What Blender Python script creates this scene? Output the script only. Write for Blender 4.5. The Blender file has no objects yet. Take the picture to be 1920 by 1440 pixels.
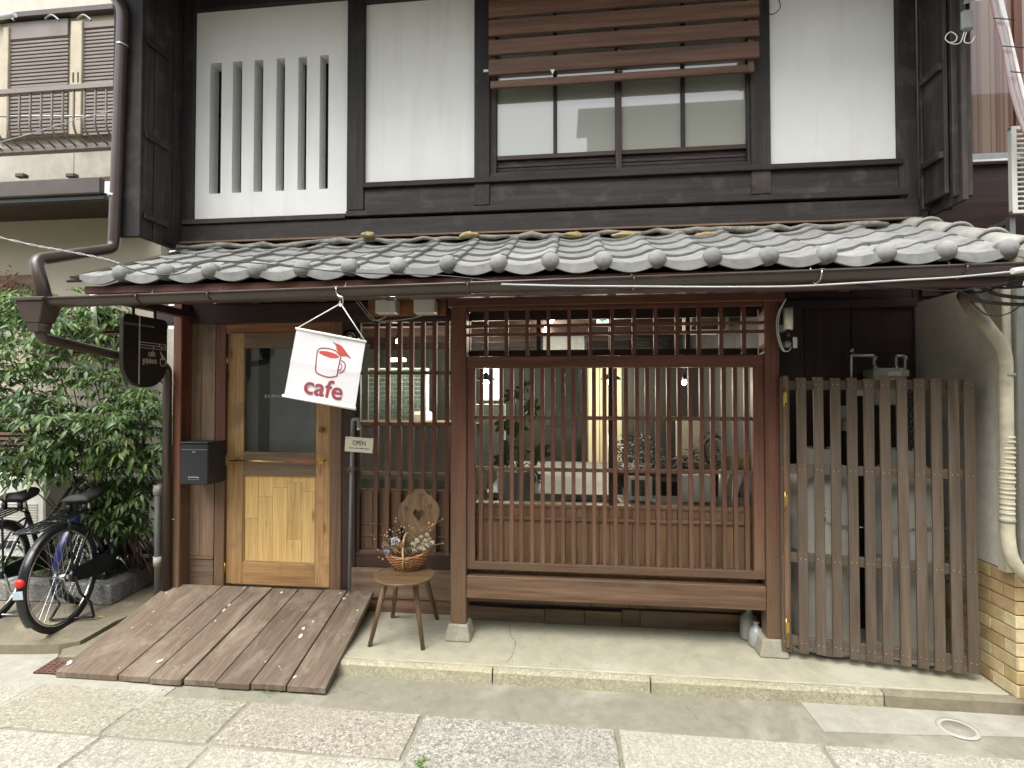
import bpy, bmesh, math, random
from mathutils import Vector, Matrix, noise
rnd = random.Random(7)
sc = bpy.context.scene
R = math.radians
# ------------------------------------------------------------------ camera, sky, sun, exposure
CAM = Vector((0, -3.45, 1.55)); YAW = R(6.3); PIT = R(1.17)
cam_d = bpy.data.cameras.new('camera'); cam = bpy.data.objects.new('camera', cam_d)
sc.collection.objects.link(cam); sc.camera = cam
cam.location = CAM; cam.rotation_euler = (R(90) + PIT, 0, YAW)
cam_d.sensor_width = 36; cam_d.lens = 18.75; cam_d.clip_start = .02; cam_d.clip_end = 300
SUN_EL, SUN_ROT = R(62), R(205)
wd = bpy.data.worlds.new('World'); sc.world = wd; wd.use_nodes = True
wn = wd.node_tree; wn.nodes.clear()
sky = wn.nodes.new('ShaderNodeTexSky'); sky.sky_type = 'NISHITA'; sky.sun_disc = False
sky.sun_elevation = SUN_EL; sky.sun_rotation = SUN_ROT; sky.dust_density = 4; sky.air_density = 1.2; sky.ozone_density = 1
hs = wn.nodes.new('ShaderNodeHueSaturation'); hs.inputs['Saturation'].default_value = .22
bg = wn.nodes.new('ShaderNodeBackground'); bg.inputs[1].default_value = .15
wo = wn.nodes.new('ShaderNodeOutputWorld')
wn.links.new(sky.outputs[0], hs.inputs['Color']); wn.links.new(hs.outputs[0], bg.inputs[0]); wn.links.new(bg.outputs[0], wo.inputs[0])
sd = bpy.data.lights.new('sun', 'SUN'); sd.energy = 1.5; sd.angle = R(50); sd.color = (1, .96, .89)
sun = bpy.data.objects.new('sun', sd); sc.collection.objects.link(sun)
# sun direction: sky rotation is clockwise from +Y
sv = Vector((math.sin(SUN_ROT) * math.cos(SUN_EL), math.cos(SUN_ROT) * math.cos(SUN_EL), math.sin(SUN_EL)))
sun.rotation_euler = sv.to_track_quat('Z', 'Y').to_euler()
sc.view_settings.view_transform = 'Standard'; sc.view_settings.look = 'None'
sc.view_settings.exposure = 1.35; sc.view_settings.gamma = 1; sc.view_settings.use_curve_mapping = False
sc.render.engine = 'CYCLES'; sc.cycles.max_bounces = 8; sc.cycles.transparent_max_bounces = 24
sc.cycles.use_denoising = True; sc.cycles.caustics_reflective = False; sc.cycles.caustics_refractive = False

# ------------------------------------------------------------------ helpers: rays through the photograph's pixels onto real planes
_f = Vector((-math.sin(YAW) * math.cos(PIT), math.cos(YAW) * math.cos(PIT), math.sin(PIT)))
_r = Vector((math.cos(YAW), math.sin(YAW), 0)); _u = _r.cross(_f)
def ray(px, py): return _f + _r * ((px - 960) / 1000) - _u * ((py - 720) / 1000)
def at(px, py, Y): d = ray(px, py); return CAM + d * ((Y - CAM.y) / d.y)
def gd(px, py, Z=0): d = ray(px, py); return CAM + d * ((Z - CAM.z) / d.z)
def atx(px, py, X): d = ray(px, py); return CAM + d * ((X - CAM.x) / d.x)
def xs(px, Y, py=740): return at(px, py, Y).x
def zs(py, Y, px=1070): return at(px, py, Y).z

COL = sc.collection
W = {}                                   # world position of every parent that is not rotated
def tag(o, label=None, cat=None, group=None, kind=None):
    if label: o['label'] = label
    if cat: o['category'] = cat
    if group: o['group'] = group
    if kind: o['kind'] = kind
    return o
def place(o, pos, parent=None):
    pos = Vector(pos); COL.objects.link(o)
    o.location = pos - W.get(parent.name, Vector()) if parent else pos
    if parent: o.parent = parent
    W[o.name] = pos
    return o
def thing(name, label, cat, loc=(0, 0, 0), group=None, kind=None):
    o = bpy.data.objects.new(name, None); o.empty_display_size = .1
    place(o, loc); return tag(o, label, cat, group, kind)
def copy_tree(o, parent=None):
    c = o.copy(); COL.objects.link(c); c.parent = parent
    for ch in [k for k in o.children]: copy_tree(ch, c)
    return c

class MB:
    def __init__(s): s.v = []; s.f = []; s.sm = []
    def add(s, vs, fs, smooth=False):
        n = len(s.v); s.v += [Vector(p) for p in vs]
        for f in fs: s.f.append([i + n for i in f]); s.sm.append(smooth)
        return s
    def box(s, x0, x1, y0, y1, z0, z1):
        return s.add([(x0, y0, z0), (x1, y0, z0), (x1, y1, z0), (x0, y1, z0), (x0, y0, z1), (x1, y0, z1), (x1, y1, z1), (x0, y1, z1)],
                     [(0, 3, 2, 1), (4, 5, 6, 7), (0, 1, 5, 4), (1, 2, 6, 5), (2, 3, 7, 6), (3, 0, 4, 7)])
    def tube(s, pts, r, n=8, closed=False, caps=True):
        pts = [Vector(p) for p in pts]; m = len(pts)
        rr = r if isinstance(r, (list, tuple)) else [r] * m
        vs = []; prev = None
        for i, p in enumerate(pts):
            if closed: t = pts[(i + 1) % m] - pts[i - 1]
            else: t = pts[min(i + 1, m - 1)] - pts[max(i - 1, 0)]
            if t.length < 1e-9: t = Vector((0, 0, 1))
            t.normalize()
            if prev is None:
                a = Vector((0, 0, 1)) if abs(t.z) < .9 else Vector((1, 0, 0))
                prev = t.cross(a).normalized()
            prev = (prev - t * prev.dot(t))
            if prev.length < 1e-6: prev = t.orthogonal()
            prev.normalize(); b = t.cross(prev)
            for k in range(n):
                a = 2 * math.pi * k / n
                vs.append(p + (prev * math.cos(a) + b * math.sin(a)) * rr[i])
        fs = []
        for i in range(m if closed else m - 1):
            j = (i + 1) % m
            for k in range(n):
                l = (k + 1) % n; fs.append((i * n + k, i * n + l, j * n + l, j * n + k))
        s.add(vs, fs, True)
        if not closed and caps:
            base = len(s.v) - len(vs)
            s.f.append([base + k for k in range(n)][::-1]); s.sm.append(False)
            s.f.append([base + (m - 1) * n + k for k in range(n)]); s.sm.append(False)
        return s
    def lathe(s, prof, n=24, c=(0, 0, 0), axis='z', smooth=True):
        vs = []; c = Vector(c)
        for (r, h) in prof:
            for k in range(n):
                a = 2 * math.pi * k / n; p = (r * math.cos(a), r * math.sin(a), h)
                if axis == 'y': p = (p[0], p[2], p[1])
                if axis == 'x': p = (p[2], p[0], p[1])
                vs.append(c + Vector(p))
        fs = [(i * n + k, i * n + (k + 1) % n, (i + 1) * n + (k + 1) % n, (i + 1) * n + k) for i in range(len(prof) - 1) for k in range(n)]
        if axis == 'y': fs = [f[::-1] for f in fs]
        return s.add(vs, fs, smooth)
    def prism(s, poly, d, o=(0, 0, 0), u=(1, 0, 0), v=(0, 0, 1)):
        """poly in (u,v) extruded by vector d"""
        o = Vector(o); u = Vector(u); v = Vector(v); d = Vector(d); n = len(poly)
        a = [o + u * p[0] + v * p[1] for p in poly]; b = [p + d for p in a]
        fs = [tuple(range(n)), tuple(range(2 * n - 1, n - 1, -1))] + [(i, i + n, (i + 1) % n + n, (i + 1) % n) for i in range(n)]
        return s.add(a + b, fs)
    def ell(s, c, rx, ry, rz, n=12, m=7):
        c = Vector(c); vs = []
        for i in range(m + 1):
            ph = math.pi * i / m
            for k in range(n):
                a = 2 * math.pi * k / n
                vs.append(c + Vector((rx * math.sin(ph) * math.cos(a), ry * math.sin(ph) * math.sin(a), rz * math.cos(ph))))
        return s.add(vs, [(i * n + k, (i + 1) * n + k, (i + 1) * n + (k + 1) % n, i * n + (k + 1) % n) for i in range(m) for k in range(n)], True)
    def obj(s, name, mat, parent=None, origin=None, bev=0, label=None, cat=None, group=None, kind=None):
        if origin is None:
            lo = [min(p[i] for p in s.v) for i in range(3)]; hi = [max(p[i] for p in s.v) for i in range(3)]
            origin = Vector([(a + b) / 2 for a, b in zip(lo, hi)])
            if cat: origin.z = lo[2]
        origin = Vector(origin)
        me = bpy.data.meshes.new(name); me.from_pydata([p - origin for p in s.v], [], s.f)
        me.polygons.foreach_set('use_smooth', s.sm)
        if bev:
            bm = bmesh.new(); bm.from_mesh(me)
            bmesh.ops.remove_doubles(bm, verts=bm.verts, dist=1e-5)
            bmesh.ops.bevel(bm, geom=[e for e in bm.edges if len(e.link_faces) == 2 and e.calc_face_angle(0) > .5], offset=bev, segments=1, affect='EDGES')
            bmesh.ops.recalc_face_normals(bm, faces=bm.faces)
            bm.to_mesh(me); bm.free()
        else:
            bm = bmesh.new(); bm.from_mesh(me); bmesh.ops.recalc_face_normals(bm, faces=bm.faces); bm.to_mesh(me); bm.free()
        me.materials.append(mat)
        o = bpy.data.objects.new(name, me)
        place(o, origin, parent)
        return tag(o, label, cat, group, kind)

_bc = {}
def box(name, x0, x1, y0, y1, z0, z1, mat, parent=None, bev=.0025, rot=None, **kw):
    """one box-shaped piece, mesh data shared between alike pieces"""
    if x1 < x0: x0, x1 = x1, x0
    if y1 < y0: y0, y1 = y1, y0
    if z1 < z0: z0, z1 = z1, z0
    d = (round(x1 - x0, 4), round(y1 - y0, 4), round(z1 - z0, 4)); key = (d, mat.name, bev)
    c = Vector(((x0 + x1) / 2, (y0 + y1) / 2, (z0 + z1) / 2))
    if key not in _bc:
        bm = bmesh.new(); bmesh.ops.create_cube(bm, size=1)
        for v in bm.verts: v.co = Vector((v.co.x * d[0], v.co.y * d[1], v.co.z * d[2]))
        if bev: bmesh.ops.bevel(bm, geom=list(bm.edges), offset=min(bev, min(d) * .3), segments=1, affect='EDGES')
        me = bpy.data.meshes.new(name); bm.to_mesh(me); bm.free(); me.materials.append(mat); _bc[key] = me
    o = bpy.data.objects.new(name, _bc[key]); place(o, c, parent)
    if rot: o.rotation_euler = rot
    return tag(o, **{k: v for k, v in kw.items()})
def pbox(name, px0, py0, px1, py1, Yf, Yb, mat, parent=None, bev=.0025, **kw):
    """box whose front face, at Y=Yf, fills the given rectangle of the photograph"""
    mx, my = (px0 + px1) / 2, (py0 + py1) / 2
    return box(name, at(px0, my, Yf).x, at(px1, my, Yf).x, Yf, Yb, at(mx, py1, Yf).z, at(mx, py0, Yf).z, mat, parent, bev, **kw)
def text(name, s, pos, size, mat, parent, rot=(R(90), 0, 0), ext=.0006, off=0, align='CENTER', sx=1):
    cu = bpy.data.curves.new(name, 'FONT'); cu.body = s; cu.size = size; cu.extrude = ext; cu.offset = off
    cu.align_x = align; cu.align_y = 'CENTER'; cu.materials.append(mat)
    tmp = bpy.data.objects.new(name, cu); COL.objects.link(tmp)
    me = bpy.data.meshes.new_from_object(tmp.evaluated_get(bpy.context.evaluated_depsgraph_get()))
    bpy.data.objects.remove(tmp); bpy.data.curves.remove(cu)
    if not me.materials: me.materials.append(mat)
    o = bpy.data.objects.new(name, me); place(o, pos, parent); o.rotation_euler = rot; o.scale = (sx, 1, 1)
    return o
def arc(p0, p1, sag, n=12, jit=0):
    p0, p1 = Vector(p0), Vector(p1); out = []
    for i in range(n + 1):
        t = i / n; p = p0.lerp(p1, t); p.z -= sag * 4 * t * (1 - t)
        if jit and 0 < i < n: p += Vector([rnd.uniform(-jit, jit) for _ in range(3)])
        out.append(p)
    return out
def smooth_path(pts, n=6):
    pts = [Vector(p) for p in pts]; out = []
    for i in range(len(pts) - 1):
        p0, p1, p2, p3 = pts[max(i - 1, 0)], pts[i], pts[i + 1], pts[min(i + 2, len(pts) - 1)]
        for k in range(n):
            t = k / n
            out.append(.5 * ((2 * p1) + (p2 - p0) * t + (2 * p0 - 5 * p1 + 4 * p2 - p3) * t * t + (3 * p1 - p0 - 3 * p2 + p3) * t ** 3))
    return out + [pts[-1]]
def bend_path(pts, r=.03, n=4):
    """polyline with rounded elbows"""
    pts = [Vector(p) for p in pts]; out = [pts[0]]
    for i in range(1, len(pts) - 1):
        a = (pts[i - 1] - pts[i]); b = (pts[i + 1] - pts[i]); rr = min(r, a.length * .45, b.length * .45)
        a = pts[i] + a.normalized() * rr; b = pts[i] + b.normalized() * rr
        for k in range(n + 1):
            t = k / n; out.append(a * (1 - t) ** 2 + pts[i] * 2 * t * (1 - t) + b * t * t)
    return out + [pts[-1]]

# ------------------------------------------------------------------ materials
def nodes(name):
    m = bpy.data.materials.new(name); m.use_nodes = True; nt = m.node_tree
    return m, nt, nt.nodes['Principled BSDF']
def N(nt, t, **kw):
    n = nt.nodes.new(t)
    for k, v in kw.items():
        if k.startswith('i_'):
            n.inputs[k[2:].replace('_', ' ')].default_value = v
        else: setattr(n, k, v)
    return n
def ramp(nt, fac, stops, interp='LINEAR'):
    r = nt.nodes.new('ShaderNodeValToRGB'); r.color_ramp.interpolation = interp
    e = r.color_ramp.elements
    while len(e) < len(stops): e.new(.5)
    for k, (p, c) in enumerate(stops): e[k].position = p; e[k].color = (*c, 1) if len(c) == 3 else c
    nt.links.new(fac, r.inputs[0]); return r
def mixc(nt, a, b, fac, mode='MIX'):
    m = nt.nodes.new('ShaderNodeMix'); m.data_type = 'RGBA'; m.blend_type = mode
    for s, val in ((0, fac), (6, a), (7, b)):
        if hasattr(val, 'is_linked') or hasattr(val, 'links'): nt.links.new(val, m.inputs[s])
        else: m.inputs[s].default_value = val if s == 0 else (*val, 1)
    return m.outputs[2]
def objco(nt, scale=(1, 1, 1), spread=7.0, world=False):
    """object coordinates shifted by the object's random number, so that alike pieces differ"""
    tc = nt.nodes.new('ShaderNodeTexCoord'); oi = nt.nodes.new('ShaderNodeObjectInfo')
    if world:
        g = nt.nodes.new('ShaderNodeNewGeometry'); src = g.outputs['Position']
    else: src = tc.outputs['Object']
    ml = N(nt, 'ShaderNodeMath', operation='MULTIPLY'); ml.inputs[1].default_value = spread * (0 if world else 1)
    nt.links.new(oi.outputs['Random'], ml.inputs[0])
    va = N(nt, 'ShaderNodeVectorMath', operation='ADD'); nt.links.new(src, va.inputs[0]); nt.links.new(ml.outputs[0], va.inputs[1])
    vm = N(nt, 'ShaderNodeVectorMath', operation='MULTIPLY'); nt.links.new(va.outputs[0], vm.inputs[0]); vm.inputs[1].default_value = scale
    return vm.outputs[0], oi.outputs['Random']
def noi(nt, co, scale, detail=5, rough=.55, dist=0):
    n = N(nt, 'ShaderNodeTexNoise'); n.inputs['Scale'].default_value = scale; n.inputs['Detail'].default_value = detail
    n.inputs['Roughness'].default_value = rough; n.inputs['Distortion'].default_value = dist; nt.links.new(co, n.inputs['Vector'])
    return n.outputs['Fac']
def bump(nt, bs, h, strength, dist=.003):
    b = nt.nodes.new('ShaderNodeBump'); b.inputs['Strength'].default_value = strength; b.inputs['Distance'].default_value = dist
    nt.links.new(h, b.inputs['Height']); nt.links.new(b.outputs[0], bs.inputs['Normal'])
def valvar(nt, col, rndout, amt):
    """brightness differs a little from piece to piece"""
    mr = N(nt, 'ShaderNodeMapRange'); mr.inputs['To Min'].default_value = 1 - amt; mr.inputs['To Max'].default_value = 1 + amt
    nt.links.new(rndout, mr.inputs['Value'])
    h = nt.nodes.new('ShaderNodeHueSaturation'); nt.links.new(mr.outputs[0], h.inputs['Value']); nt.links.new(col, h.inputs['Color'])
    return h.outputs[0]
_wc = {}
def wood(name, dark, mid, light, axis='x', rough=.6, var=.15, grain=1.0, knots=False, dirt=None, bumps=.35, fade=None):
    key = name + '_' + axis
    if key in _wc: return _wc[key]
    m, nt, bs = nodes(key); ax = 'xyz'.index(axis)
    s = [22.0] * 3; s[ax] = 1.1
    co, rd = objco(nt, tuple(s))
    n1 = noi(nt, co, 1.0 * grain, 4, .6, .6)
    s2 = [160.0] * 3; s2[ax] = 4
    co2, _ = objco(nt, tuple(s2)); n2 = noi(nt, co2, 1.0, 3, .6)
    c1 = ramp(nt, n1, [(.3, dark), (.5, mid), (.72, light)]).outputs[0]
    c2 = ramp(nt, n2, [(.3, (.62, .62, .62)), (.6, (1.06, 1.06, 1.06))]).outputs[0]
    c = mixc(nt, c1, c2, .8, 'MULTIPLY')
    if knots:
        sk = [9.0] * 3; sk[ax] = 2.6
        co3, _ = objco(nt, tuple(sk)); vo = N(nt, 'ShaderNodeTexVoronoi'); vo.inputs['Scale'].default_value = 1; nt.links.new(co3, vo.inputs['Vector'])
        kr = ramp(nt, vo.outputs['Distance'], [(.05, (.35, .22, .14)), (.16, (1, 1, 1))]).outputs[0]
        c = mixc(nt, c, kr, .75, 'MULTIPLY')
    cod, _ = objco(nt, (1, 1, 1)); nd = noi(nt, cod, 5, 5, .6)
    if dirt:
        dr = ramp(nt, nd, [(.52, (0, 0, 0)), (.72, (1, 1, 1))]).outputs[0]
        c = mixc(nt, c, dirt, dr)
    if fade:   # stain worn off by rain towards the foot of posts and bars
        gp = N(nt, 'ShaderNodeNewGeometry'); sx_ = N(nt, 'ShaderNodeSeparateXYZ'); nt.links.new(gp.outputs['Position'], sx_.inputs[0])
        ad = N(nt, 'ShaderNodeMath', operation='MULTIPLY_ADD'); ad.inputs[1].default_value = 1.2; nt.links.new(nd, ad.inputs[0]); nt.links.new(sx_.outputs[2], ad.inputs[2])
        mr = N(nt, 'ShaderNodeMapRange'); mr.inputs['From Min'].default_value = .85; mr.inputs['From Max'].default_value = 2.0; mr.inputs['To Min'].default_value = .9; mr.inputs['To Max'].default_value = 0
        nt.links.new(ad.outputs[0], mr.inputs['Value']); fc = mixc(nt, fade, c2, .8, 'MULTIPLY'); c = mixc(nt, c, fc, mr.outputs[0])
    c = valvar(nt, c, rd, var)
    nt.links.new(c, bs.inputs['Base Color'])
    rr = N(nt, 'ShaderNodeMapRange'); rr.inputs['To Min'].default_value = rough - .12; rr.inputs['To Max'].default_value = rough + .15
    nt.links.new(nd, rr.inputs['Value']); nt.links.new(rr.outputs[0], bs.inputs['Roughness'])
    bump(nt, bs, n2, bumps, .002)
    _wc[key] = m; return m
def plain(name, col, rough=.5, metal=0, var=.0, mott=.12, scale=12, bumps=0, bscale=60, world=False, spec=None):
    m, nt, bs = nodes(name); co, rd = objco(nt, (1, 1, 1), world=world)
    n = noi(nt, co, scale, 5, .6)
    lo = tuple(x * (1 - mott) for x in col); hi = tuple(min(1, x * (1 + mott)) for x in col)
    c = ramp(nt, n, [(.3, lo), (.7, hi)]).outputs[0]
    if var: c = valvar(nt, c, rd, var)
    nt.links.new(c, bs.inputs['Base Color']); bs.inputs['Roughness'].default_value = rough; bs.inputs['Metallic'].default_value = metal
    if spec is not None: bs.inputs['Specular IOR Level'].default_value = spec
    if bumps: bump(nt, bs, noi(nt, co, bscale, 4, .6), bumps, .003)
    return m
def emis(name, col, st):
    m, nt, bs = nodes(name); bs.inputs['Base Color'].default_value = (*col, 1)
    bs.inputs['Emission Color'].default_value = (*col, 1); bs.inputs['Emission Strength'].default_value = st; return m
def glass(name, tint=(.9, .93, .92), refl=1.0):
    m, nt, bs = nodes(name); nt.nodes.remove(bs); out = nt.nodes['Material Output']
    tr = N(nt, 'ShaderNodeBsdfTransparent'); tr.inputs[0].default_value = (*tint, 1)
    gl = N(nt, 'ShaderNodeBsdfGlossy'); gl.inputs['Roughness'].default_value = .005; gl.inputs[0].default_value = (1, 1, 1, 1)
    fr = N(nt, 'ShaderNodeFresnel'); fr.inputs[0].default_value = 1.5
    ml = N(nt, 'ShaderNodeMath', operation='MULTIPLY'); ml.inputs[1].default_value = refl; nt.links.new(fr.outputs[0], ml.inputs[0])
    mx = N(nt, 'ShaderNodeMixShader'); nt.links.new(ml.outputs[0], mx.inputs[0]); nt.links.new(tr.outputs[0], mx.inputs[1]); nt.links.new(gl.outputs[0], mx.inputs[2])
    nt.links.new(mx.outputs[0], out.inputs[0]); return m

# dark stained timber of the upper storey, red-brown timber below, weathered boards
BLK = lambda a: wood('charred_timber', (.009, .007, .0065), (.018, .0145, .0135), (.045, .035, .029), a, .68, .28, dirt=(.062, .050, .042))
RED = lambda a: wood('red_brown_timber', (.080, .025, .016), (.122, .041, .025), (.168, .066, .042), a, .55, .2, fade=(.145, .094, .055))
BRN = lambda a: wood('brown_timber', (.095, .050, .028), (.155, .087, .050), (.235, .146, .088), a, .6, .18, dirt=(.14, .10, .073))
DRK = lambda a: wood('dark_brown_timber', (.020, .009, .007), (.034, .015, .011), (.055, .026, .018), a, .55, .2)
OLD = lambda a: wood('weathered_boards', (.11, .068, .042), (.175, .115, .074), (.26, .18, .12), a, .7, .16, dirt=(.16, .125, .09))
OAK = lambda a: wood('honey_oak', (.27, .15, .062), (.40, .235, .098), (.50, .32, .145), a, .5, .16, knots=True, dirt=(.23, .145, .075))
PIN = lambda a: wood('light_pine', (.54, .34, .125), (.66, .44, .17), (.75, .53, .23), a, .5, .09, knots=True)
ORG = lambda a: wood('orange_brown_frame', (.16, .062, .028), (.24, .098, .042), (.32, .14, .06), a, .55, .1)
GRY = lambda a: wood('grey_brown_slats', (.080, .057, .039), (.108, .079, .055), (.145, .108, .078), a, .65, .12, dirt=(.10, .083, .072))
RMP = lambda a: wood('ramp_boards', (.115, .072, .052), (.17, .115, .085), (.245, .18, .14), a, .7, .14, dirt=(.20, .16, .13), bumps=.6)
BLD = lambda a: wood('awning_slats', (.085, .042, .025), (.14, .070, .042), (.195, .105, .065), a, .6, .12)
DADO = lambda a: wood('dado_wood', (.20, .112, .058), (.30, .175, .095), (.40, .25, .148), a, .55, .14)
M = {}
m, nt, bs = nodes('white_plaster'); co, rd = objco(nt, (1, 1, 1), world=True)
sv_ = N(nt, 'ShaderNodeVectorMath', operation='MULTIPLY'); sv_.inputs[1].default_value = (9, 9, .7); nt.links.new(co, sv_.inputs[0])
c = ramp(nt, noi(nt, co, 2.5, 6, .6), [(.3, (.74, .745, .73)), (.7, (.80, .81, .79))]).outputs[0]
c = mixc(nt, c, ramp(nt, noi(nt, sv_.outputs[0], 1, 5, .6), [(.50, (1, 1, 1)), (.78, (.90, .895, .87))]).outputs[0], 1.0, 'MULTIPLY')
nt.links.new(c, bs.inputs['Base Color']); bs.inputs['Roughness'].default_value = .88; bump(nt, bs, noi(nt, co, 90, 5, .65), .35, .003); M['plaster'] = m
M['tile'] = plain('grey_clay_tile', (.225, .228, .218), rough=.75, var=.15, mott=.22, scale=14, bumps=.3, bscale=60, spec=.3)
M['tile_old'] = plain('weathered_ridge_tile', (.25, .245, .22), .55, var=.1, mott=.3, scale=7, bumps=.2, bscale=30)
M['mortar'] = plain('pale_mortar', (.42, .40, .34), .9, mott=.2, scale=20, bumps=.5)
M['old_mortar'] = plain('old_mortar', (.22, .21, .18), .95, mott=.45, scale=25, bumps=.9)
M['yellow_clay'] = plain('ochre_clay', (.36, .29, .14), .95, mott=.3, scale=30, bumps=.8)
M['gutter'] = plain('brown_gutter', (.060, .045, .038), .28, mott=.2, scale=5)
M['steel'] = plain('galvanised_steel', (.45, .46, .46), .35, 1, mott=.1)
M['brass'] = plain('brass', (.62, .42, .13), .28, 1, mott=.1)
M['copper'] = plain('copper_red', (.45, .14, .07), .35, .6, mott=.1)
M['black'] = plain('black_paint', (.012, .012, .013), .4)
M['rubber'] = plain('black_rubber', (.018, .018, .018), .7)
M['white'] = plain('white_paint', (.78, .78, .76), .45, mott=.03)
M['offwhite'] = plain('off_white_plastic', (.60, .60, .55), .4, mott=.05)
M['pvc'] = plain('grey_pvc', (.22, .23, .23), .4, mott=.1)
M['pipe_g'] = plain('grey_painted_pipe', (.23, .24, .25), .45, mott=.15)
M['letterbox'] = plain('charcoal_powder_coat', (.018, .021, .025), .45, mott=.08)
M['glass'] = glass('window_glass', (.96, .98, .97), refl=.45)
M['glass2'] = glass('door_glass', (.86, .88, .9), 1.0)
M['bulb'] = emis('lit_bulb', (1, .86, .62), 60)
M['tank'] = plain('gas_cylinder_grey', (.46, .45, .40), .6, mott=.14, scale=6)
M['cable'] = plain('black_cable', (.015, .015, .016), .5)
M['cable_g'] = plain('grey_cable', (.40, .41, .42), .5)
M['red_refl'] = plain('red_reflector', (.75, .02, .02), .25)
M['blue'] = plain('blue_paint', (.010, .016, .085), .25)
M['bikeblack'] = plain('gloss_black_frame', (.010, .013, .015), .22)
M['chrome'] = plain('chrome', (.62, .63, .64), .18, 1, mott=.05)
M['wicker'] = wood('wicker', (.20, .085, .035), (.34, .16, .065), (.48, .27, .13), 'x', .55, .1)
M['rattan'] = plain('pale_rattan', (.52, .40, .22), .5, mott=.2, scale=40)
M['banner'] = None
# ------------------------------------------------------------------ ground materials
def concrete(name, c, pale, dark, scale=1.2, crack=0.0, rough=.85, patch=(.56, .66)):
    m, nt, bs = nodes(name); co, rd = objco(nt, (1, 1, 1), world=True)
    a = noi(nt, co, scale, 6, .62, .4); b = noi(nt, co, scale * 9, 6, .65); f = noi(nt, co, 220, 3, .6)
    col = ramp(nt, b, [(.3, tuple(x * .86 for x in c)), (.7, tuple(x * 1.1 for x in c))]).outputs[0]
    col = mixc(nt, col, pale, ramp(nt, a, [(patch[0], (0, 0, 0)), (patch[1], (.75, .75, .75))]).outputs[0])
    a2 = noi(nt, co, scale * 2.3, 6, .7, 1.0)
    col = mixc(nt, col, dark, ramp(nt, a2, [(.56, (0, 0, 0)), (.72, (.55, .55, .55))]).outputs[0])
    col = mixc(nt, col, ramp(nt, f, [(.3, (.86, .86, .86)), (.7, (1.08, 1.08, 1.08))]).outputs[0], .8, 'MULTIPLY')
    if crack:
        vo = N(nt, 'ShaderNodeTexVoronoi', feature='DISTANCE_TO_EDGE'); vo.inputs['Scale'].default_value = crack
        va = N(nt, 'ShaderNodeVectorMath', operation='ADD'); nn = N(nt, 'ShaderNodeTexNoise'); nn.inputs['Scale'].default_value = 3
        nt.links.new(co, nn.inputs['Vector']); nt.links.new(nn.outputs['Color'], va.inputs[1]); nt.links.new(co, va.inputs[0]); nt.links.new(va.outputs[0], vo.inputs['Vector'])
        col = mixc(nt, col, dark, ramp(nt, vo.outputs['Distance'], [(.002, (.6, .6, .6)), (.006, (0, 0, 0))]).outputs[0])
    nt.links.new(col, bs.inputs['Base Color']); bs.inputs['Roughness'].default_value = rough
    bump(nt, bs, f, .35, .002); return m
def granite(name, light, dark, tint):
    m, nt, bs = nodes(name); co, rd = objco(nt, (1, 1, 1), spread=3)
    n = noi(nt, co, 62, 5, .6, 1.2); b = noi(nt, co, 1.6, 5, .6)
    col = ramp(nt, n, [(.36, dark), (.50, tuple((a + b_) / 2.1 for a, b_ in zip(light, dark))), (.60, light)]).outputs[0]
    col = mixc(nt, col, tint, ramp(nt, b, [(.38, (0, 0, 0)), (.62, (.5, .5, .5))]).outputs[0])
    f = noi(nt, co, 300, 2, .5)
    col = mixc(nt, col, ramp(nt, f, [(.35, (.8, .8, .8)), (.65, (1.1, 1.1, 1.1))]).outputs[0], .7, 'MULTIPLY')
    col = valvar(nt, col, rd, .08)
    nt.links.new(col, bs.inputs['Base Color']); bs.inputs['Roughness'].default_value = .8; bump(nt, bs, n, .4, .003); return m
M['apron'] = concrete('apron_concrete', (.37, .355, .265), (.46, .445, .36), (.26, .25, .19), .9)
M['strip'] = concrete('strip_concrete', (.225, .215, .165), (.40, .39, .33), (.13, .13, .10), 1.5, 0, patch=(.50, .66))
M['pale_conc'] = concrete('pale_concrete', (.33, .32, .27), (.43, .42, .36), (.24, .235, .20), 1.5)
M['dirt_conc'] = concrete('mossy_concrete', (.21, .185, .13), (.33, .29, .20), (.09, .08, .055), 3.2)
M['base'] = concrete('joint_fill', (.15, .14, .115), (.2, .19, .16), (.08, .08, .06), 3)
M['granite'] = granite('speckled_granite', (.46, .445, .375), (.19, .18, .15), (.33, .315, .25))
M['granite_d'] = granite('grey_speckled_granite', (.42, .41, .36), (.13, .125, .105), (.25, .24, .20))
M['granite_w'] = granite('warm_speckled_granite', (.48, .45, .38), (.15, .13, .105), (.30, .27, .21))
M['granite_y'] = granite('yellowish_granite', (.43, .41, .325), (.17, .16, .125), (.30, .28, .21))
M['kerb'] = granite('yellow_kerb_stone', (.44, .41, .29), (.24, .225, .155), (.34, .315, .21))
M['planter'] = granite('grey_granite_block', (.36, .36, .35), (.13, .13, .125), (.2, .2, .18))
M['soil'] = plain('dark_soil', (.035, .026, .018), .95, mott=.4, scale=30, bumps=1)

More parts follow.
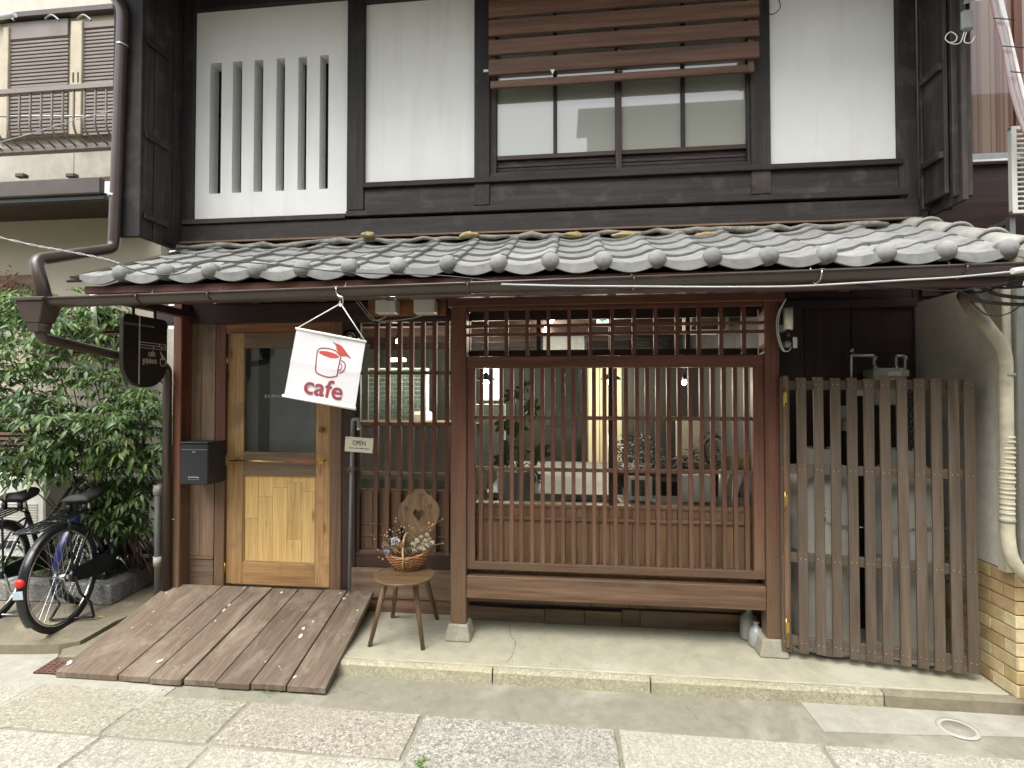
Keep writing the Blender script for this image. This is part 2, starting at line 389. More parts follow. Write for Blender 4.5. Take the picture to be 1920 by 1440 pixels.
# ------------------------------------------------------------------ ground
gm = MB(); gm.box(-40, 40, -40, 40, -.5, -.092); gm.obj('ground', M['base'], kind='structure')
road = MB().box(-14, 14, -7.0, -.40, -.0915, -.083).obj('road', M['strip'], kind='structure')
YR = gd(794, 1338, -.078).y; YR2 = gd(382, 1400, -.078).y
road_y = lambda x: YR - .012 * (x + .9)
jx = [gd(px, py, -.078).x for px, py in ((244, 1335), (476, 1310), (794, 1338), (1154.6, 1354), (1524, 1376))]
jx = [jx[0] - 1.5, jx[0] - .72] + jx + [jx[4] + .9, jx[4] + 1.9]
def slab(x0, x1, ya, yb, mat, top=-.076):
    g = .010; n = 5
    def edge(p, q):
        return [(p[0] + (q[0] - p[0]) * t / n + rnd.uniform(-.004, .004), p[1] + (q[1] - p[1]) * t / n + rnd.uniform(-.004, .004)) for t in range(n)]
    c = [(x0 + g, ya(x0) + g), (x1 - g, ya(x1) + g), (x1 - g, yb(x1) - g), (x0 + g, yb(x0) - g)]
    poly = sum([edge(c[i], c[(i + 1) % 4]) for i in range(4)], [])
    m = MB().prism(poly, (0, 0, .03), (0, 0, top - .03), (1, 0, 0), (0, 1, 0))
    return m.obj('paving_slab', mat, road, bev=.005)
for i in range(len(jx) - 1):
    a = road_y if jx[i + 1] > jx[3] - .01 or i >= 2 else (lambda x: road_y(x) + .03)
    mt = {1: M['granite_y'], 2: M['granite_y'], 3: M['granite_w'], 4: M['granite_d']}.get(i, M['granite'])
    lo = (lambda x: YR2 - .01 * x) if i <= 3 else (lambda x: YR - .62 - .01 * x)
    slab(jx[i], jx[i + 1], lo, a, mt, -.076 + rnd.uniform(-.002, .002))
    slab(jx[i] + (.0 if i > 3 else .03), jx[i + 1] + (.0 if i > 3 else .03), lambda x: lo(x) - .75, lo, M['granite'], -.077)
for r_ in range(3):
    x = -6.5
    while x < 6:
        w = rnd.uniform(.6, .95); y0 = YR - 1.35 - .62 * r_
        slab(x, x + w, lambda q: y0 - .62, lambda q: y0 - .01, M['granite'], -.077); x += w
# pale cement patch left of the ramp and right corner
def sheet(name, pix, z, mat, t=.006, jit=0, parent=None, **kw):
    pts = [gd(px, py, z) for px, py in pix]; poly = []
    for i, p in enumerate(pts):
        q = pts[(i + 1) % len(pts)]; n = max(1, int((q - p).length / .12))
        for k in range(n):
            c = p.lerp(q, k / n); poly.append((c.x + rnd.uniform(-jit, jit) * (k > 0), c.y + rnd.uniform(-jit, jit) * (k > 0)))
    return MB().prism(poly, (0, 0, -t), (0, 0, z), (1, 0, 0), (0, 1, 0)).obj(name, mat, parent, **kw)
sheet('cement_patch', [(-60, 1210), (115, 1215), (95, 1265), (330, 1288), (280, 1325), (-90, 1378)], -.0785, M['pale_conc'], .006, .006, road)
sheet('cement_patch', [(1490, 1303), (1990, 1345), (1990, 1385), (1545, 1372), (1520, 1340)], -.0785, M['pale_conc'], .006, .006, road)
# concrete apron before the shop, dirt-stained concrete strip at the left
Yk = -.40
ap = MB().box(-1.62, 2.26, Yk + .012, 1.2, -.09, 0).obj('pavement', M['apron'], kind='structure', bev=.006)
side = sheet('yard_concrete', [(-400, 1215), (110, 1208), (150, 1202), (215, 1165), (330, 1118), (330, 1010), (-400, 1010)], -.02, M['dirt_conc'], .075, .004, kind='structure')
sheet('sloping_concrete', [(118, 1217), (160, 1205), (225, 1168), (335, 1120), (420, 1120), (420, 1235), (110, 1232)], -.045, M['dirt_conc'], .04, .003, side)
kerb = MB().box(-1.62, 2.34, Yk + .004, Yk + .01, -.09, -.02).obj('kerb', M['base'], kind='structure')
kx = [-1.75, gd(925, 1252, -.01).x, gd(1218, 1268, -.01).x, gd(1655, 1298, -.01).x, 2.33]
for i in range(4):
    n = 14; vs = []; x0, x1 = kx[i] + .004, kx[i + 1] - .004
    for k in range(n + 1):
        x = x0 + (x1 - x0) * k / n; j = [rnd.uniform(-.003, .003) for _ in range(4)]
        yb = Yk + .002; yf = Yk - .036
        vs += [(x, yb, -.09), (x, yb, -.004 + j[0]), (x, yf + .010 + j[1], -.008 + j[2]), (x, yf + j[1], -.020), (x, yf - .004 + j[3], -.09)]
    fs = [(5 * k + a, 5 * k + (a + 1) % 5, 5 * k + 5 + (a + 1) % 5, 5 * k + 5 + a) for k in range(n) for a in range(5)] + [tuple(range(5)), tuple(5 * n + a for a in range(5))[::-1]]
    MB().add(vs, fs).obj('kerb_stone', M['kerb'] if i < 3 else M['dirt_conc'], kerb)

# ------------------------------------------------------------------ the old town house
YP, YW, YU, YB = -.10, .27, .12, .36
H = thing('town_house', 'two-storey old wooden town house with white plaster panels and red-brown lattice cafe front', 'house', (0, YW, 0))
M['post_stone'] = concrete('worn_footing_stone', (.30, .28, .22), (.38, .36, .30), (.16, .15, .12), 7)
# posts of the ground floor
pL0, pL1 = xs(845, YP, 900), xs(874, YP, 900); pR0, pR1 = xs(1436, YP, 900), xs(1464, YP, 900)
ZT = 2.22
def post_stone(cx, w, name='post_stone'):
    z = .10; a, b = w * .5 + .035, w * .5 + .012
    yc = YP + .05
    m = MB().add([(cx - a, yc - a, 0), (cx + a, yc - a, 0), (cx + a, yc + a, 0), (cx - a, yc + a, 0), (cx - b, yc - b, z), (cx + b, yc - b, z), (cx + b, yc + b, z), (cx - b, yc + b, z)],
                 [(0, 3, 2, 1), (4, 5, 6, 7), (0, 1, 5, 4), (1, 2, 6, 5), (2, 3, 7, 6), (3, 0, 4, 7)])
    return m.obj(name, M['post_stone'], H, bev=.008)
pw = .10
post_stone((pL0 + pL1) / 2, pw); post_stone((pR0 + pR1) / 2 - .01, pw)
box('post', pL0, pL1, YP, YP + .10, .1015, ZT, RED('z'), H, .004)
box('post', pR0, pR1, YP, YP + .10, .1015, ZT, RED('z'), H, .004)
# lower weathered part of the posts is browner: a sleeve board as the photo shows on the right post
# bay between the posts
bx0, bx1 = pL1 + .001, pR0 - .001
zt = lambda py, Y=YP, px=1150: at(px, py, Y).z
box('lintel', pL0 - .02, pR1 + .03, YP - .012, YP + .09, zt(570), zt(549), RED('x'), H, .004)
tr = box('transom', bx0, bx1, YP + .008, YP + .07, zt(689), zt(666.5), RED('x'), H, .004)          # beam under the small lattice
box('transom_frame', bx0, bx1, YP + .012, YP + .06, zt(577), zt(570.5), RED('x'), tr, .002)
ZA, ZBt = zt(666), zt(577.5)
n = 14
for k in range(1, n):
    px = 886 + (1420 - 886) * 0
cb = [911, 949.5, 988.5, 1028, 1067, 1107, 1148, 1189, 1229.5, 1270, 1311, 1352.5, 1395]
for px in cb:
    x = xs(px, YP + .015, 620)
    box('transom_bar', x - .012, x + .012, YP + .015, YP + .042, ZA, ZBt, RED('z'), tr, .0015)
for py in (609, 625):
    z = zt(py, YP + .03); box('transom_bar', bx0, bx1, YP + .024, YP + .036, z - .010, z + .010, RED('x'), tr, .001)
YG = YP + .115                                                      # glass line of the bay
tg = box('transom_window', bx0, bx1, YG, YG + .03, zt(664), zt(652), DRK('x'), H, .002)
box('window_frame', bx0, bx1, YG, YG + .03, ZBt - .05, ZBt + .02, DRK('x'), tg, .002)
for i, px in enumerate((878, 1010, 1146, 1290, 1432)):
    x = xs(px, YG, 620); box('window_frame', x - .014, x + .014, YG + .002, YG + .028, ZA - .02, ZBt, DRK('z'), tg, .001)
box('pane', bx0, bx1, YG + .012, YG + .016, ZA - .02, ZBt, M['glass'], tg, 0)
# the big lattice
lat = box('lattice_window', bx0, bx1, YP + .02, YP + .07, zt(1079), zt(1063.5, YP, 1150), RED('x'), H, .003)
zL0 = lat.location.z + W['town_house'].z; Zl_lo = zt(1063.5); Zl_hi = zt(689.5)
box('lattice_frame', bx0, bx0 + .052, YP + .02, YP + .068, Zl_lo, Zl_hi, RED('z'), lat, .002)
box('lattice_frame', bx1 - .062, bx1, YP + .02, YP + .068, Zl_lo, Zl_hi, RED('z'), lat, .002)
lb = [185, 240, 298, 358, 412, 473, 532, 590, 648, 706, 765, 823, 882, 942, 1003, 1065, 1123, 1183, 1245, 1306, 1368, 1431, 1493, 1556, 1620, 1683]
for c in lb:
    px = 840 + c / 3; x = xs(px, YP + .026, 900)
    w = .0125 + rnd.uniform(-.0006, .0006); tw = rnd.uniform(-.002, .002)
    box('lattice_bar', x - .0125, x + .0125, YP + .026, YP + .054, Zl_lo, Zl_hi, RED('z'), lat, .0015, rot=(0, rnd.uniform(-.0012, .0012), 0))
for py in (784, 882):
    z = zt(py, YP + .06); box('lattice_rail', bx0 + .052, bx1 - .062, YP + .045, YP + .062, z - .012, z + .012, BRN('x'), lat, .001)
# boarded dado and glazing behind the lattice
dz1 = zt(948, YG)
dd = box('sliding_window', bx0, bx1, YG - .004, YG + .03, dz1 - .022, dz1, DADO('x'), H, .002)
z2 = zt(973, YG)
box('dado_rail', bx0, bx1, YG - .010, YG + .02, z2 - .018, z2 + .004, DADO('x'), dd, .002)
x = bx0
while x < bx1 - .01:
    w = min(.0695 + rnd.uniform(-.004, .004), bx1 - x)
    box('dado_board', x + .001, x + w - .001, YG + .004 + rnd.uniform(0, .002), YG + .02, zt(1075, YG) - .03, z2 - .018, DADO('z'), dd, .002)
    box('dado_board', x + .001, x + w - .001, YG + .004, YG + .02, z2 + .004, dz1 - .022, DADO('z'), dd, .002); x += w
for px in (878, 1146, 1428):
    x = xs(px, YG, 820); box('window_stile', x - .016, x + .016, YG - .002, YG + .026, dz1, Zl_hi + .02, DRK('z'), dd, .001)
box('pane', bx0, bx1, YG + .010, YG + .014, dz1, Zl_hi + .02, M['glass'], dd, 0)
# bottom beam and what is behind it
box('bottom_beam', bx0, bx1, YP + .006, YP + .085, zt(1134), zt(1090.5), BRN('x'), H, .004)
box('joist', xs(1132, .02, 1140), xs(1158, .02, 1140), -.02, .3, .255, .30, OLD('y'), H)
xx = bx0 - .1; pbx = [xs(p, .20, 1165) for p in (848, 1022, 1096, 1167, 1201, 1420)]
for i in range(5):
    box('foundation_board', pbx[i], pbx[i + 1] - .003, .20 + rnd.uniform(0, .012), .23, .002, .10 + rnd.uniform(-.01, .015), OLD('x'), H, .003)
    box('foundation_board', pbx[i] + .05, pbx[i + 1] + .047, .216 + rnd.uniform(0, .006), .24, .12, .155, OLD('x'), H, .003)
box('foundation_wall', pL0, pR1 + .1, .245, .28, 0, .42, DRK('x'), H, 0)
# second lattice window left of the bay, set back
wx0, wx1 = xs(668, YW, 900), pL0 + .02
lw = pbox('lattice_window', 672, 1034, 845, 1052, YW + .004, YW + .05, BRN('x'), H)
lz0, lz1 = at(760, 1040, YW).z, at(760, 604, YW).z
for a in (671, 704.5, 726, 748, 770.5, 792, 814, 838):
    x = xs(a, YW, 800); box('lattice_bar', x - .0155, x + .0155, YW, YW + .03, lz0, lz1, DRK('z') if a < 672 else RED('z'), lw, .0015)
for py in (699, 795, 889):
    z = at(760, py, YW).z; box('lattice_rail', wx0, wx1, YW + .012, YW + .03, z - .012, z + .012, BRN('x'), lw, .001)
zd = at(760, 918, YW + .06).z
box('dado_board', wx0, wx1, YW + .055, YW + .075, lz0, zd, OLD('z'), lw, 0)
for k in range(7):
    x = wx0 + (wx1 - wx0) * (k + .5) / 7; box('dado_board', x - .05, x + .05, YW + .045, YW + .056, lz0, zd - .006, BRN('z'), lw, .002)
for py in (986, 1008): z = at(760, py, YW).z; box('dado_rail', wx0, wx1, YW + .036, YW + .045, z - .008, z + .008, BRN('x'), lw, .001)
box('pane', wx0, wx1, YW + .060, YW + .064, zd, lz1, M['glass'], lw, 0)
box('wall_board', wx0 - .04, wx1, YW - .004, YW + .03, at(760, 1065, YW).z, lz0 - .001, DRK('x'), H, .002)
box('wall_board', wx0 - .04, wx1, YW - .014, YW + .03, .10, at(760, 1066, YW).z, OLD('x'), H, .003)
box('wall_board', wx0 - .04, wx1, YW - .004, YW + .03, 0, .098, BRN('x'), H, .003)
box('wall_board', wx0 - .04, wx1, YW - .02, YW + .05, lz1, 2.2, DRK('x'), H, .003)
box('jamb', xs(638, YW, 900), wx0 - .0005, YW - .012, YW + .06, .05, 2.1, DRK('z'), H, .003)

# door, its frame and the boards left of it
fz = at(520, 605, YW - .02).z; sill = .14
dx0, dx1 = xs(425, YW, 850), xs(620, YW, 850)
box('door_frame', xs(403, YW - .02, 850), dx0 - .002, YW - .02, YW + .08, .08, fz, RED('z'), H, .003)
box('door_frame', dx1 + .002, xs(640, YW - .02, 850), YW - .02, YW + .08, .08, fz, BRN('z'), H, .003)
box('door_frame', dx0 - .002, dx1 + .002, YW - .018, YW + .08, at(520, 622, YW).z + .002, fz, ORG('x'), H, .003)
dtop = at(520, 622, YW).z
dY0, dY1 = YW + .002, YW + .038
zdl = at(520, 1098, YW).z
sx0, sx1 = xs(456, YW, 850), xs(592, YW, 850)
dr = box('door', dx0, sx0, dY0, dY1, zdl, dtop - .004, OAK('z'), H, .003)
box('door_stile', sx1, dx1, dY0, dY1, zdl, dtop - .004, OAK('z'), dr, .003)
zg1, zg0 = at(520, 652, YW).z, at(520, 848, YW).z; zp1, zp0 = at(520, 892, YW).z, at(520, 1056, YW).z
box('door_rail', sx0, sx1, dY0 + .001, dY1, zg1, dtop - .004, OLD('x'), dr, .002)
box('door_rail', sx0, sx1, dY0 + .001, dY1, zp1, (zg0 + zp1) / 2 + .015, OLD('x'), dr, .003)
box('door_rail', sx0, sx1, dY0 + .001, dY1, (zg0 + zp1) / 2 + .0165, zg0, OLD('x'), dr, .003)
box('door_rail', sx0, sx1, dY0 + .001, dY1, zdl, zp0, OAK('x'), dr, .002)
box('pane', sx0, sx1, YW + .02, YW + .024, zg0, zg1, M['glass2'], dr, 0)
nb = 5; cuts = [[.38, .42], [.26], [.14], [.09, .72], [.20]]
cuts = [[.50], [.25], [.14], [.08, .73], [.18]]
for k in range(nb):
    a, b = sx0 + (sx1 - sx0) * k / nb, sx0 + (sx1 - sx0) * (k + 1) / nb; zz = [zp1] + [zp1 + (zp0 - zp1) * c for c in cuts[k]] + [zp0]
    for j in range(len(zz) - 1):
        box('panel_board', a + .0006, b - .0006, YW + .017, YW + .032, zz[j + 1] + .0006, zz[j] - .0006, PIN('z'), dr, .001)
for (a0, a1, b0, b1) in ((sx0, sx0 + .008, zp0, zp1), (sx1 - .008, sx1, zp0, zp1)): box('bead', a0, a1, YW + .008, YW + .017, b0, b1, OAK('z'), dr, .001)
for b0 in (zp0, zp1 - .008): box('bead', sx0 + .008, sx1 - .008, YW + .008, YW + .017, b0, b0 + .008, OAK('x'), dr, .001)
# brass bar handle with a red stretch, round knob, hinges
hz = at(520, 865.5, YW - .03)
MB().tube([at(431, 863.5, YW - .035), at(533, 865.5, YW - .035)], .0055).obj('door_handle', M['brass'], dr)
MB().tube([at(533, 865.5, YW - .035), at(596, 867, YW - .035)], .0056).obj('door_handle', M['copper'], dr, label='red length of the bar handle')
MB().tube([at(596, 867, YW - .035), at(608, 867, YW - .035)], .0055).obj('door_handle', M['brass'], dr)
for px in (441, 604):
    p = at(px, 864, YW - .035); m = MB(); m.tube([p, (p.x, dY0, p.z)], .006); m.box(p.x - .018, p.x + .018, dY0 - .004, dY0, p.z - .005, p.z + .014); m.obj('handle_bracket', M['brass'], dr)
p = at(602, 806, YW - .02); MB().lathe([(.001, -.028), (.017, -.026), (.021, -.018), (.018, -.008), (.010, 0), (.010, .03)], 18, (p.x, YW - .0, p.z), 'y').obj('door_knob', ORG('y'), dr)
for py in (672, 862, 1065):
    z = at(427, py, YW).z; MB().tube([(dx0 - .002, YW - .004, z - .04), (dx0 - .002, YW - .004, z + .04)], .006).obj('hinge', M['brass'], dr)
text('door_lettering', 'さとゴジュウカラ', at(520, 743, YW + .018), .026, M['white'], dr, off=.0004, sx=1.0)
# boards left of the door, red corner post
lx0, lx1 = xs(352, YW, 850), xs(402, YW, 850); lm = (lx0 + lx1) / 2 - .005
for a, b in ((lx0, lm - .001), (lm + .001, lx1)):
    box('wall_board', a, b, YW, YW + .03, at(370, 1042, YW).z, at(370, 600, YW).z, OLD('z'), H, .002)
box('wall_board', lx0, lx1, YW - .006, YW + .03, at(370, 1048, YW).z + .002, at(370, 1042, YW).z - .002, BRN('x'), H, .002)
box('wall_board', lx0, lx1, YW, YW + .03, .06, at(370, 1049, YW).z, OLD('x'), H, .002)
YC = YW - .11
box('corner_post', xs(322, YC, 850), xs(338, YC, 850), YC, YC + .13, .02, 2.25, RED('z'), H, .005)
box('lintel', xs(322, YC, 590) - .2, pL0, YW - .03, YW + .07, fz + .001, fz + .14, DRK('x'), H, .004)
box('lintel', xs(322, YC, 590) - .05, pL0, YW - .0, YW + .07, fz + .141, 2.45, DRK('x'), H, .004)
# threshold
box('threshold', xs(345, YW, 1095), wx0, YW - .06, YW + .09, 0, sill - .022, BRN('x'), H, .003)

# ------------------------------------------------------------------ upper storey
def ub(name, px0, py0, px1, py1, mat, Yf=YU, Yb=None, bev=.004, parent=H, **kw): return pbox(name, px0, py0, px1, py1, Yf, Yb if Yb else Yf + .12, mat, parent, bev, **kw)
U = lambda px, py=300: at(px, py, YU).x
ZP1, ZP2 = at(503, 410, YU + .03).z, at(1150, 325, YU + .03).z
ztop = 4.59
for a, b in ((328, 360), (650, 682), (889, 918), (1409, 1446), (1686, 1722)):
    box('upper_post', U(a), U(b), YU, YU + .12, 2.72 if a in (328, 1686) else 2.845, ztop, BLK('z'), H, .004)
# plaster panel with slots (mushiko window)
Yp = YU + .035
X0, X1 = U(360), U(650)
zp_t = at(500, 14, Yp).z
sl = [(393, 414.5), (435.5, 453), (476, 492.5), (517.5, 533.5), (558.5, 574.5), (599, 615.5)]
sz0, sz1 = at(505, 358.5, Yp).z, at(505, 111, Yp).z
sxx = [(at(a, 250, Yp).x, at(b, 250, Yp).x) for a, b in sl]
D2 = .098
xb = [X0] + [q for s in sxx for q in s] + [X1]; zb = [ZP1, sz0, sz1, zp_t]
mp = MB(); hole = lambda i, j: j == 1 and i % 2 == 1
nx = len(xb) - 1
for i in range(nx):
    for j in range(3):
        if hole(i, j): continue
        x0, x1, z0, z1 = xb[i], xb[i + 1], zb[j], zb[j + 1]
        if j == 1 and 0 < i < nx - 1: continue
        mp.add([(x0, Yp, z0), (x1, Yp, z0), (x1, Yp, z1), (x0, Yp, z1)], [(0, 1, 2, 3)])
for a, b in sxx:   # reveals above and below
    mp.add([(a, Yp, sz1), (b, Yp, sz1), (b, Yp + D2, sz1), (a, Yp + D2, sz1)], [(0, 1, 2, 3)]); mp.add([(a, Yp, sz0), (b, Yp, sz0), (b, Yp + D2, sz0), (a, Yp + D2, sz0)], [(0, 3, 2, 1)])
mp.add([(sxx[0][0], Yp, sz0), (sxx[0][0], Yp + D2, sz0), (sxx[0][0], Yp + D2, sz1), (sxx[0][0], Yp, sz1)], [(0, 1, 2, 3)])
mp.add([(sxx[-1][1], Yp, sz0), (sxx[-1][1], Yp + D2, sz0), (sxx[-1][1], Yp + D2, sz1), (sxx[-1][1], Yp, sz1)], [(0, 3, 2, 1)])
pw_ = mp.obj('slotted_wall_panel', M['plaster'], H)
for i in range(5): box('slot_bar', sxx[i][1], sxx[i + 1][0], Yp, Yp + D2, sz0, sz1, M['plaster'], pw_, 0)
sb = box('slot_shutter', sxx[0][0] - .05, sxx[-1][1] + .05, Yp + D2 + .03, Yp + D2 + .05, sz0 - .05, sz1 + .05, DRK('x'), pw_, 0)
for t in (.33, .68): z = sz0 + (sz1 - sz0) * t; box('shutter_rail', sxx[0][0] - .05, sxx[-1][1] + .05, Yp + D2 + .005, Yp + D2 + .029, z - .015, z + .015, BLK('x'), pw_, 0)
def panel(px0, px1, z0, z1): return box('wall_panel', U(px0), U(px1), Yp, Yp + .05, z0, z1, M['plaster'], H, 0)
zt2 = at(780, 2, Yp).z
panel(682, 889, ZP2, zt2); panel(1446, 1686, ZP2 - .002, 4.59)
box('upper_beam', U(360), U(650), YU + .004, YU + .12, zp_t, zp_t + .3, BLK('x'), H, .004)
box('upper_beam', U(682), U(889), YU + .004, YU + .12, zt2, zt2 + .3, BLK('x'), H, .004)
# sills and weather boards below the panels
box('sill', U(345), U(650), YU - .02, YU + .1, ZP1 - .035, ZP1, BLK('x'), H, .003)
box('weather_board', U(330), U(1724), YU - .005, YU + .05, at(520, 452, YU).z, ZP1 - .038, BLK('x'), H, .003)
box('weather_board', U(682), U(1692), YU + .012, YU + .06, ZP1 + .02, ZP2 - .04, BLK('x'), H, .003)
box('sill', U(680), U(1692), YU - .015, YU + .1, ZP2 - .038, ZP2 - .003, BLK('x'), H, .003)
box('sill', U(651), U(1700), YU - .022, YU + .1, ZP1 - .022, ZP1 + .016, BLK('x'), H, .003)
# window of the upper storey
Wz = lambda py: at(1165, py, YU + .05).z
WX = lambda px: at(px, 220, YU + .05).x
uw = box('upper_window', WX(916), WX(1412), YU + .01, YU + .11, ZP2 - .002, ZP2 + .03, BLK('x'), H, .003)
for a, b, t in ((916, 932, BLK), (1398, 1412, BLK), (1153, 1165, DRK)):
    box('window_frame', WX(a), WX(b), YU + .022, YU + .1, ZP2 + .03, 4.3, t('z'), uw, .002)
gz = Wz(283)
box('window_rail', WX(932), WX(1153), YU + .035, YU + .08, gz - .03, gz, DRK('x'), uw, .002)
box('window_rail', WX(1165), WX(1398), YU + .035, YU + .08, gz - .03, gz, DRK('x'), uw, .002)
for px in (1041, 1280): box('glazing_bar', WX(px) - .013, WX(px) + .013, YU + .035, YU + .08, gz, 4.3, BLK('z'), uw, .001)
for a, b in ((932, 1153), (1165, 1398)):
    n = 4
    for k in range(n):
        z0 = ZP2 + .03 + (gz - .03 - ZP2 - .03) * k / n; z1 = ZP2 + .03 + (gz - .03 - ZP2 - .03) * (k + 1) / n
        box('slat', WX(a), WX(b), YU + .05 + (.004 if k % 2 else 0), YU + .08, z0 + .001, z1 - .001, BLK('x'), uw, .002)
m, nt, bs = nodes('frosted_pane'); bs.inputs['Base Color'].default_value = (.28, .29, .25, 1); bs.inputs['Roughness'].default_value = .6
bs.inputs['Coat Weight'].default_value = 1; bs.inputs['Coat Roughness'].default_value = .01; bs.inputs['Coat IOR'].default_value = 2.0; M['frost'] = m
for a, b in ((932, 1041), (1041, 1153), (1165, 1280), (1280, 1398)):
    o = box('pane', WX(a), WX(b), YU + .055, YU + .06, gz, 4.3, M['frost'], uw, 0)
# slatted wooden awning hanging before the window
YA = YU - .08
aw = thing('slatted_awning', 'brown wooden slat awning hanging in front of the upstairs window', 'awning', at(1165, 155, YA))
for (yl, yr, hl, hr) in ((-42, -72, 33, 32), (-5, -35, 33, 32), (32, 3, 33, 30), (69, 42, 32, 28), (107, 80, 32, 30)):
    a, b = at(916, yl + hl, YA), at(1424, yr + hr, YA); h0 = at(916, yl, YA).z - a.z; h1 = at(1424, yr, YA).z - b.z
    z0 = (a.z + b.z) / 2; h = (h0 + h1) / 2
    box('slat', a.x, b.x, YA, YA + .02, z0, z0 + h, BLD('x'), aw, .003, rot=(R(-5), rnd.uniform(-.002, .002), 0))
a, b = at(918, 143, YA), at(1418, 115, YA)
box('slat', a.x, b.x, YA + .03, YA + .05, (a.z + b.z) / 2 - .055, (a.z + b.z) / 2 - .005, BLD('x'), aw, .003)
for px in (922, 1163, 1410):
    x = xs(px, YA, 80); box('batten', x - .018, x + .018, YA + .022, YA + .04, at(px, 130, YA).z, 4.6, BLD('z'), aw, .002)
p = at(910, 133, YA); MB().tube([p - Vector((.012, 0, 0)), p + Vector((.02, 0, 0))], .008).obj('peg', M['white'], aw)
p = at(1036, 133, YA - .012); MB().prism([(-.014, .01), (.014, .01), (0, -.022)], (0, .004, 0), p).obj('tag', M['white'], aw)

# wing walls at both ends of the upper storey: upright boards, seen from inside
def wing(sign, Xw, Y0, Y1, z0, z1, npx):
    wg = box('wing_wall', Xw, Xw + sign * .03, Y0 + .02, Y1, z0, z1, BLK('z'), H, 0)
    n = 4; xa = Xw - sign * .022
    for k in range(n):
        ya = Y0 + .02 + (Y1 - Y0 - .02) * k / n; yb = Y0 + .02 + (Y1 - Y0 - .02) * (k + 1) / n
        box('wing_board', Xw - sign * (.012 + .008 * (k % 2)), Xw - sign * .001, ya, yb - .002, z0 + rnd.uniform(-.01, .02), z1, BLK('z'), wg, .003)
    box('wing_board', Xw - sign * .02, Xw + sign * .19, Y0 - .012, Y0 + .018, z0 - .01, z1, BLK('z'), wg, .004)
    for z in (z0 + .12, z0 + .66, z0 + 1.3): box('wing_batten', xa - sign * .012, xa, Y0 + .02, Y0 + .02 + (Y1 - Y0) * .55, z, z + .045, BLK('y'), wg, .002)
XWL = at(338, 300, YU).x
wing(-1, XWL, YU - .37, YU, 2.60, ztop, 0)
XWR = at(1722, 300, YU).x
wr = box('wing_wall', XWR + .05, XWR + .08, YU - .30, YU, 2.66, ztop, BLK('z'), H, 0)
box('wing_board', XWR - .01, XWR + .17, YU - .05, YU - .02, 2.69, ztop, BLK('z'), wr, .004)
b0 = at(1775, 300, YU - .24).x
box('wing_board', b0 + .015, b0 + .12, YU - .27, YU - .24, 2.69, ztop, BLK('z'), wr, .004)
box('wing_board', b0 - .01, b0 + .014, YU - .24, YU - .05, 2.72, ztop, BLK('z'), wr, .004)
for z in (2.93, 3.45, 4.0): box('wing_batten', b0 - .035, b0 - .011, YU - .235, YU - .06, z, z + .04, BLK('y'), wr, .002)
# upper eave above the picture: shades the plaster
ue = box('upper_eave', -3.3, 2.6, YU - 1.05, YU + .3, 4.60, 4.64, DRK('x'), H, 0)
for k in range(12): x = -3.1 + k * .5; box('rafter', x - .03, x + .03, YU - 1.0, YU, 4.53, 4.599, DRK('y'), ue, 0)
box('house_body', -3.0, 2.2, 5.2, 5.3, 0, 5, DRK('x'), H, 0)
# inside wall/ceiling slab of upper storey
box('upper_floor', -3.0, 2.2, YU + .13, 5.2, 2.42, 2.5, DRK('x'), H, 0)
box('upper_backing', -2.95, 2.15, YU + .22, YU + .25, 2.5, 4.59, DRK('x'), H, 0)

# hairline cracks in the apron and the strip before it
M['crack'] = plain('crack_shadow', (.10, .095, .07), .95)
for nm, z, pts in (('apron_crack', .0, [(955, 1170), (958, 1192), (966, 1203), (962, 1225), (950, 1243)]), ('strip_crack', -.083, [(1285, 1322), (1310, 1350)]), ('strip_crack', -.083, [(690, 1270), (687, 1262), (697, 1256)]), ('strip_crack', -.083, [(640, 1290), (685, 1300), (720, 1318)])):
    P_ = smooth_path([gd(x, y, z + .0012) for x, y in pts], 5); vs = []
    for i, p in enumerate(P_):
        w = .0016 * rnd.uniform(.5, 1.4); vs += [p + Vector((w, rnd.uniform(-.002, .002), 0)), p - Vector((w, rnd.uniform(-.002, .002), 0))]
    MB().add(vs, [(2 * i, 2 * i + 1, 2 * i + 3, 2 * i + 2) for i in range(len(P_) - 1)]).obj(nm, M['crack'], ap if z == 0 else road)

# grit and crumbs of dirt along the kerb, the ramp foot and the joints
m = MB(); rg_ = random.Random(11)
for (px, py, z, n, sx_, sy_) in ((1000, 1242, 0, 90, 300, 4), (1000, 1262, -.083, 160, 330, 5), (640, 1262, -.083, 60, 22, 12), (300, 1285, -.078, 120, 160, 8), (1100, 1190, 0, 90, 260, 14), (760, 1180, 0, 50, 60, 20), (1500, 1290, -.083, 60, 160, 6), (180, 1180, -.02, 120, 90, 22), (780, 1385, -.078, 60, 14, 30), (1158, 1395, -.078, 40, 4, 24), (430, 1350, -.078, 40, 40, 30)):
    for i in range(n):
        p = gd(px + rg_.gauss(0, sx_ * .6), py + rg_.gauss(0, sy_), z); r_ = rg_.uniform(.0012, .0036)
        if -2.9 < p.x < -1.33 and -.7 < p.y < .3: continue
        if p.y > .18: continue
        if z == 0 and p.y < Yk + .01: continue
        c = p + Vector((0, 0, r_ * .5)); m.add([c + Vector((r_, 0, 0)), c + Vector((0, r_ * .8, 0)), c - Vector((r_, 0, 0)), c - Vector((0, r_ * .8, 0)), c + Vector((0, 0, r_ * .7)), c - Vector((0, 0, r_ * .7))], [(0, 1, 4), (1, 2, 4), (2, 3, 4), (3, 0, 4), (1, 0, 5), (2, 1, 5), (3, 2, 5), (0, 3, 5)])
m.obj('grit', plain('grit', (.15, .13, .10), .95, mott=.5, scale=60), None, kind='stuff')
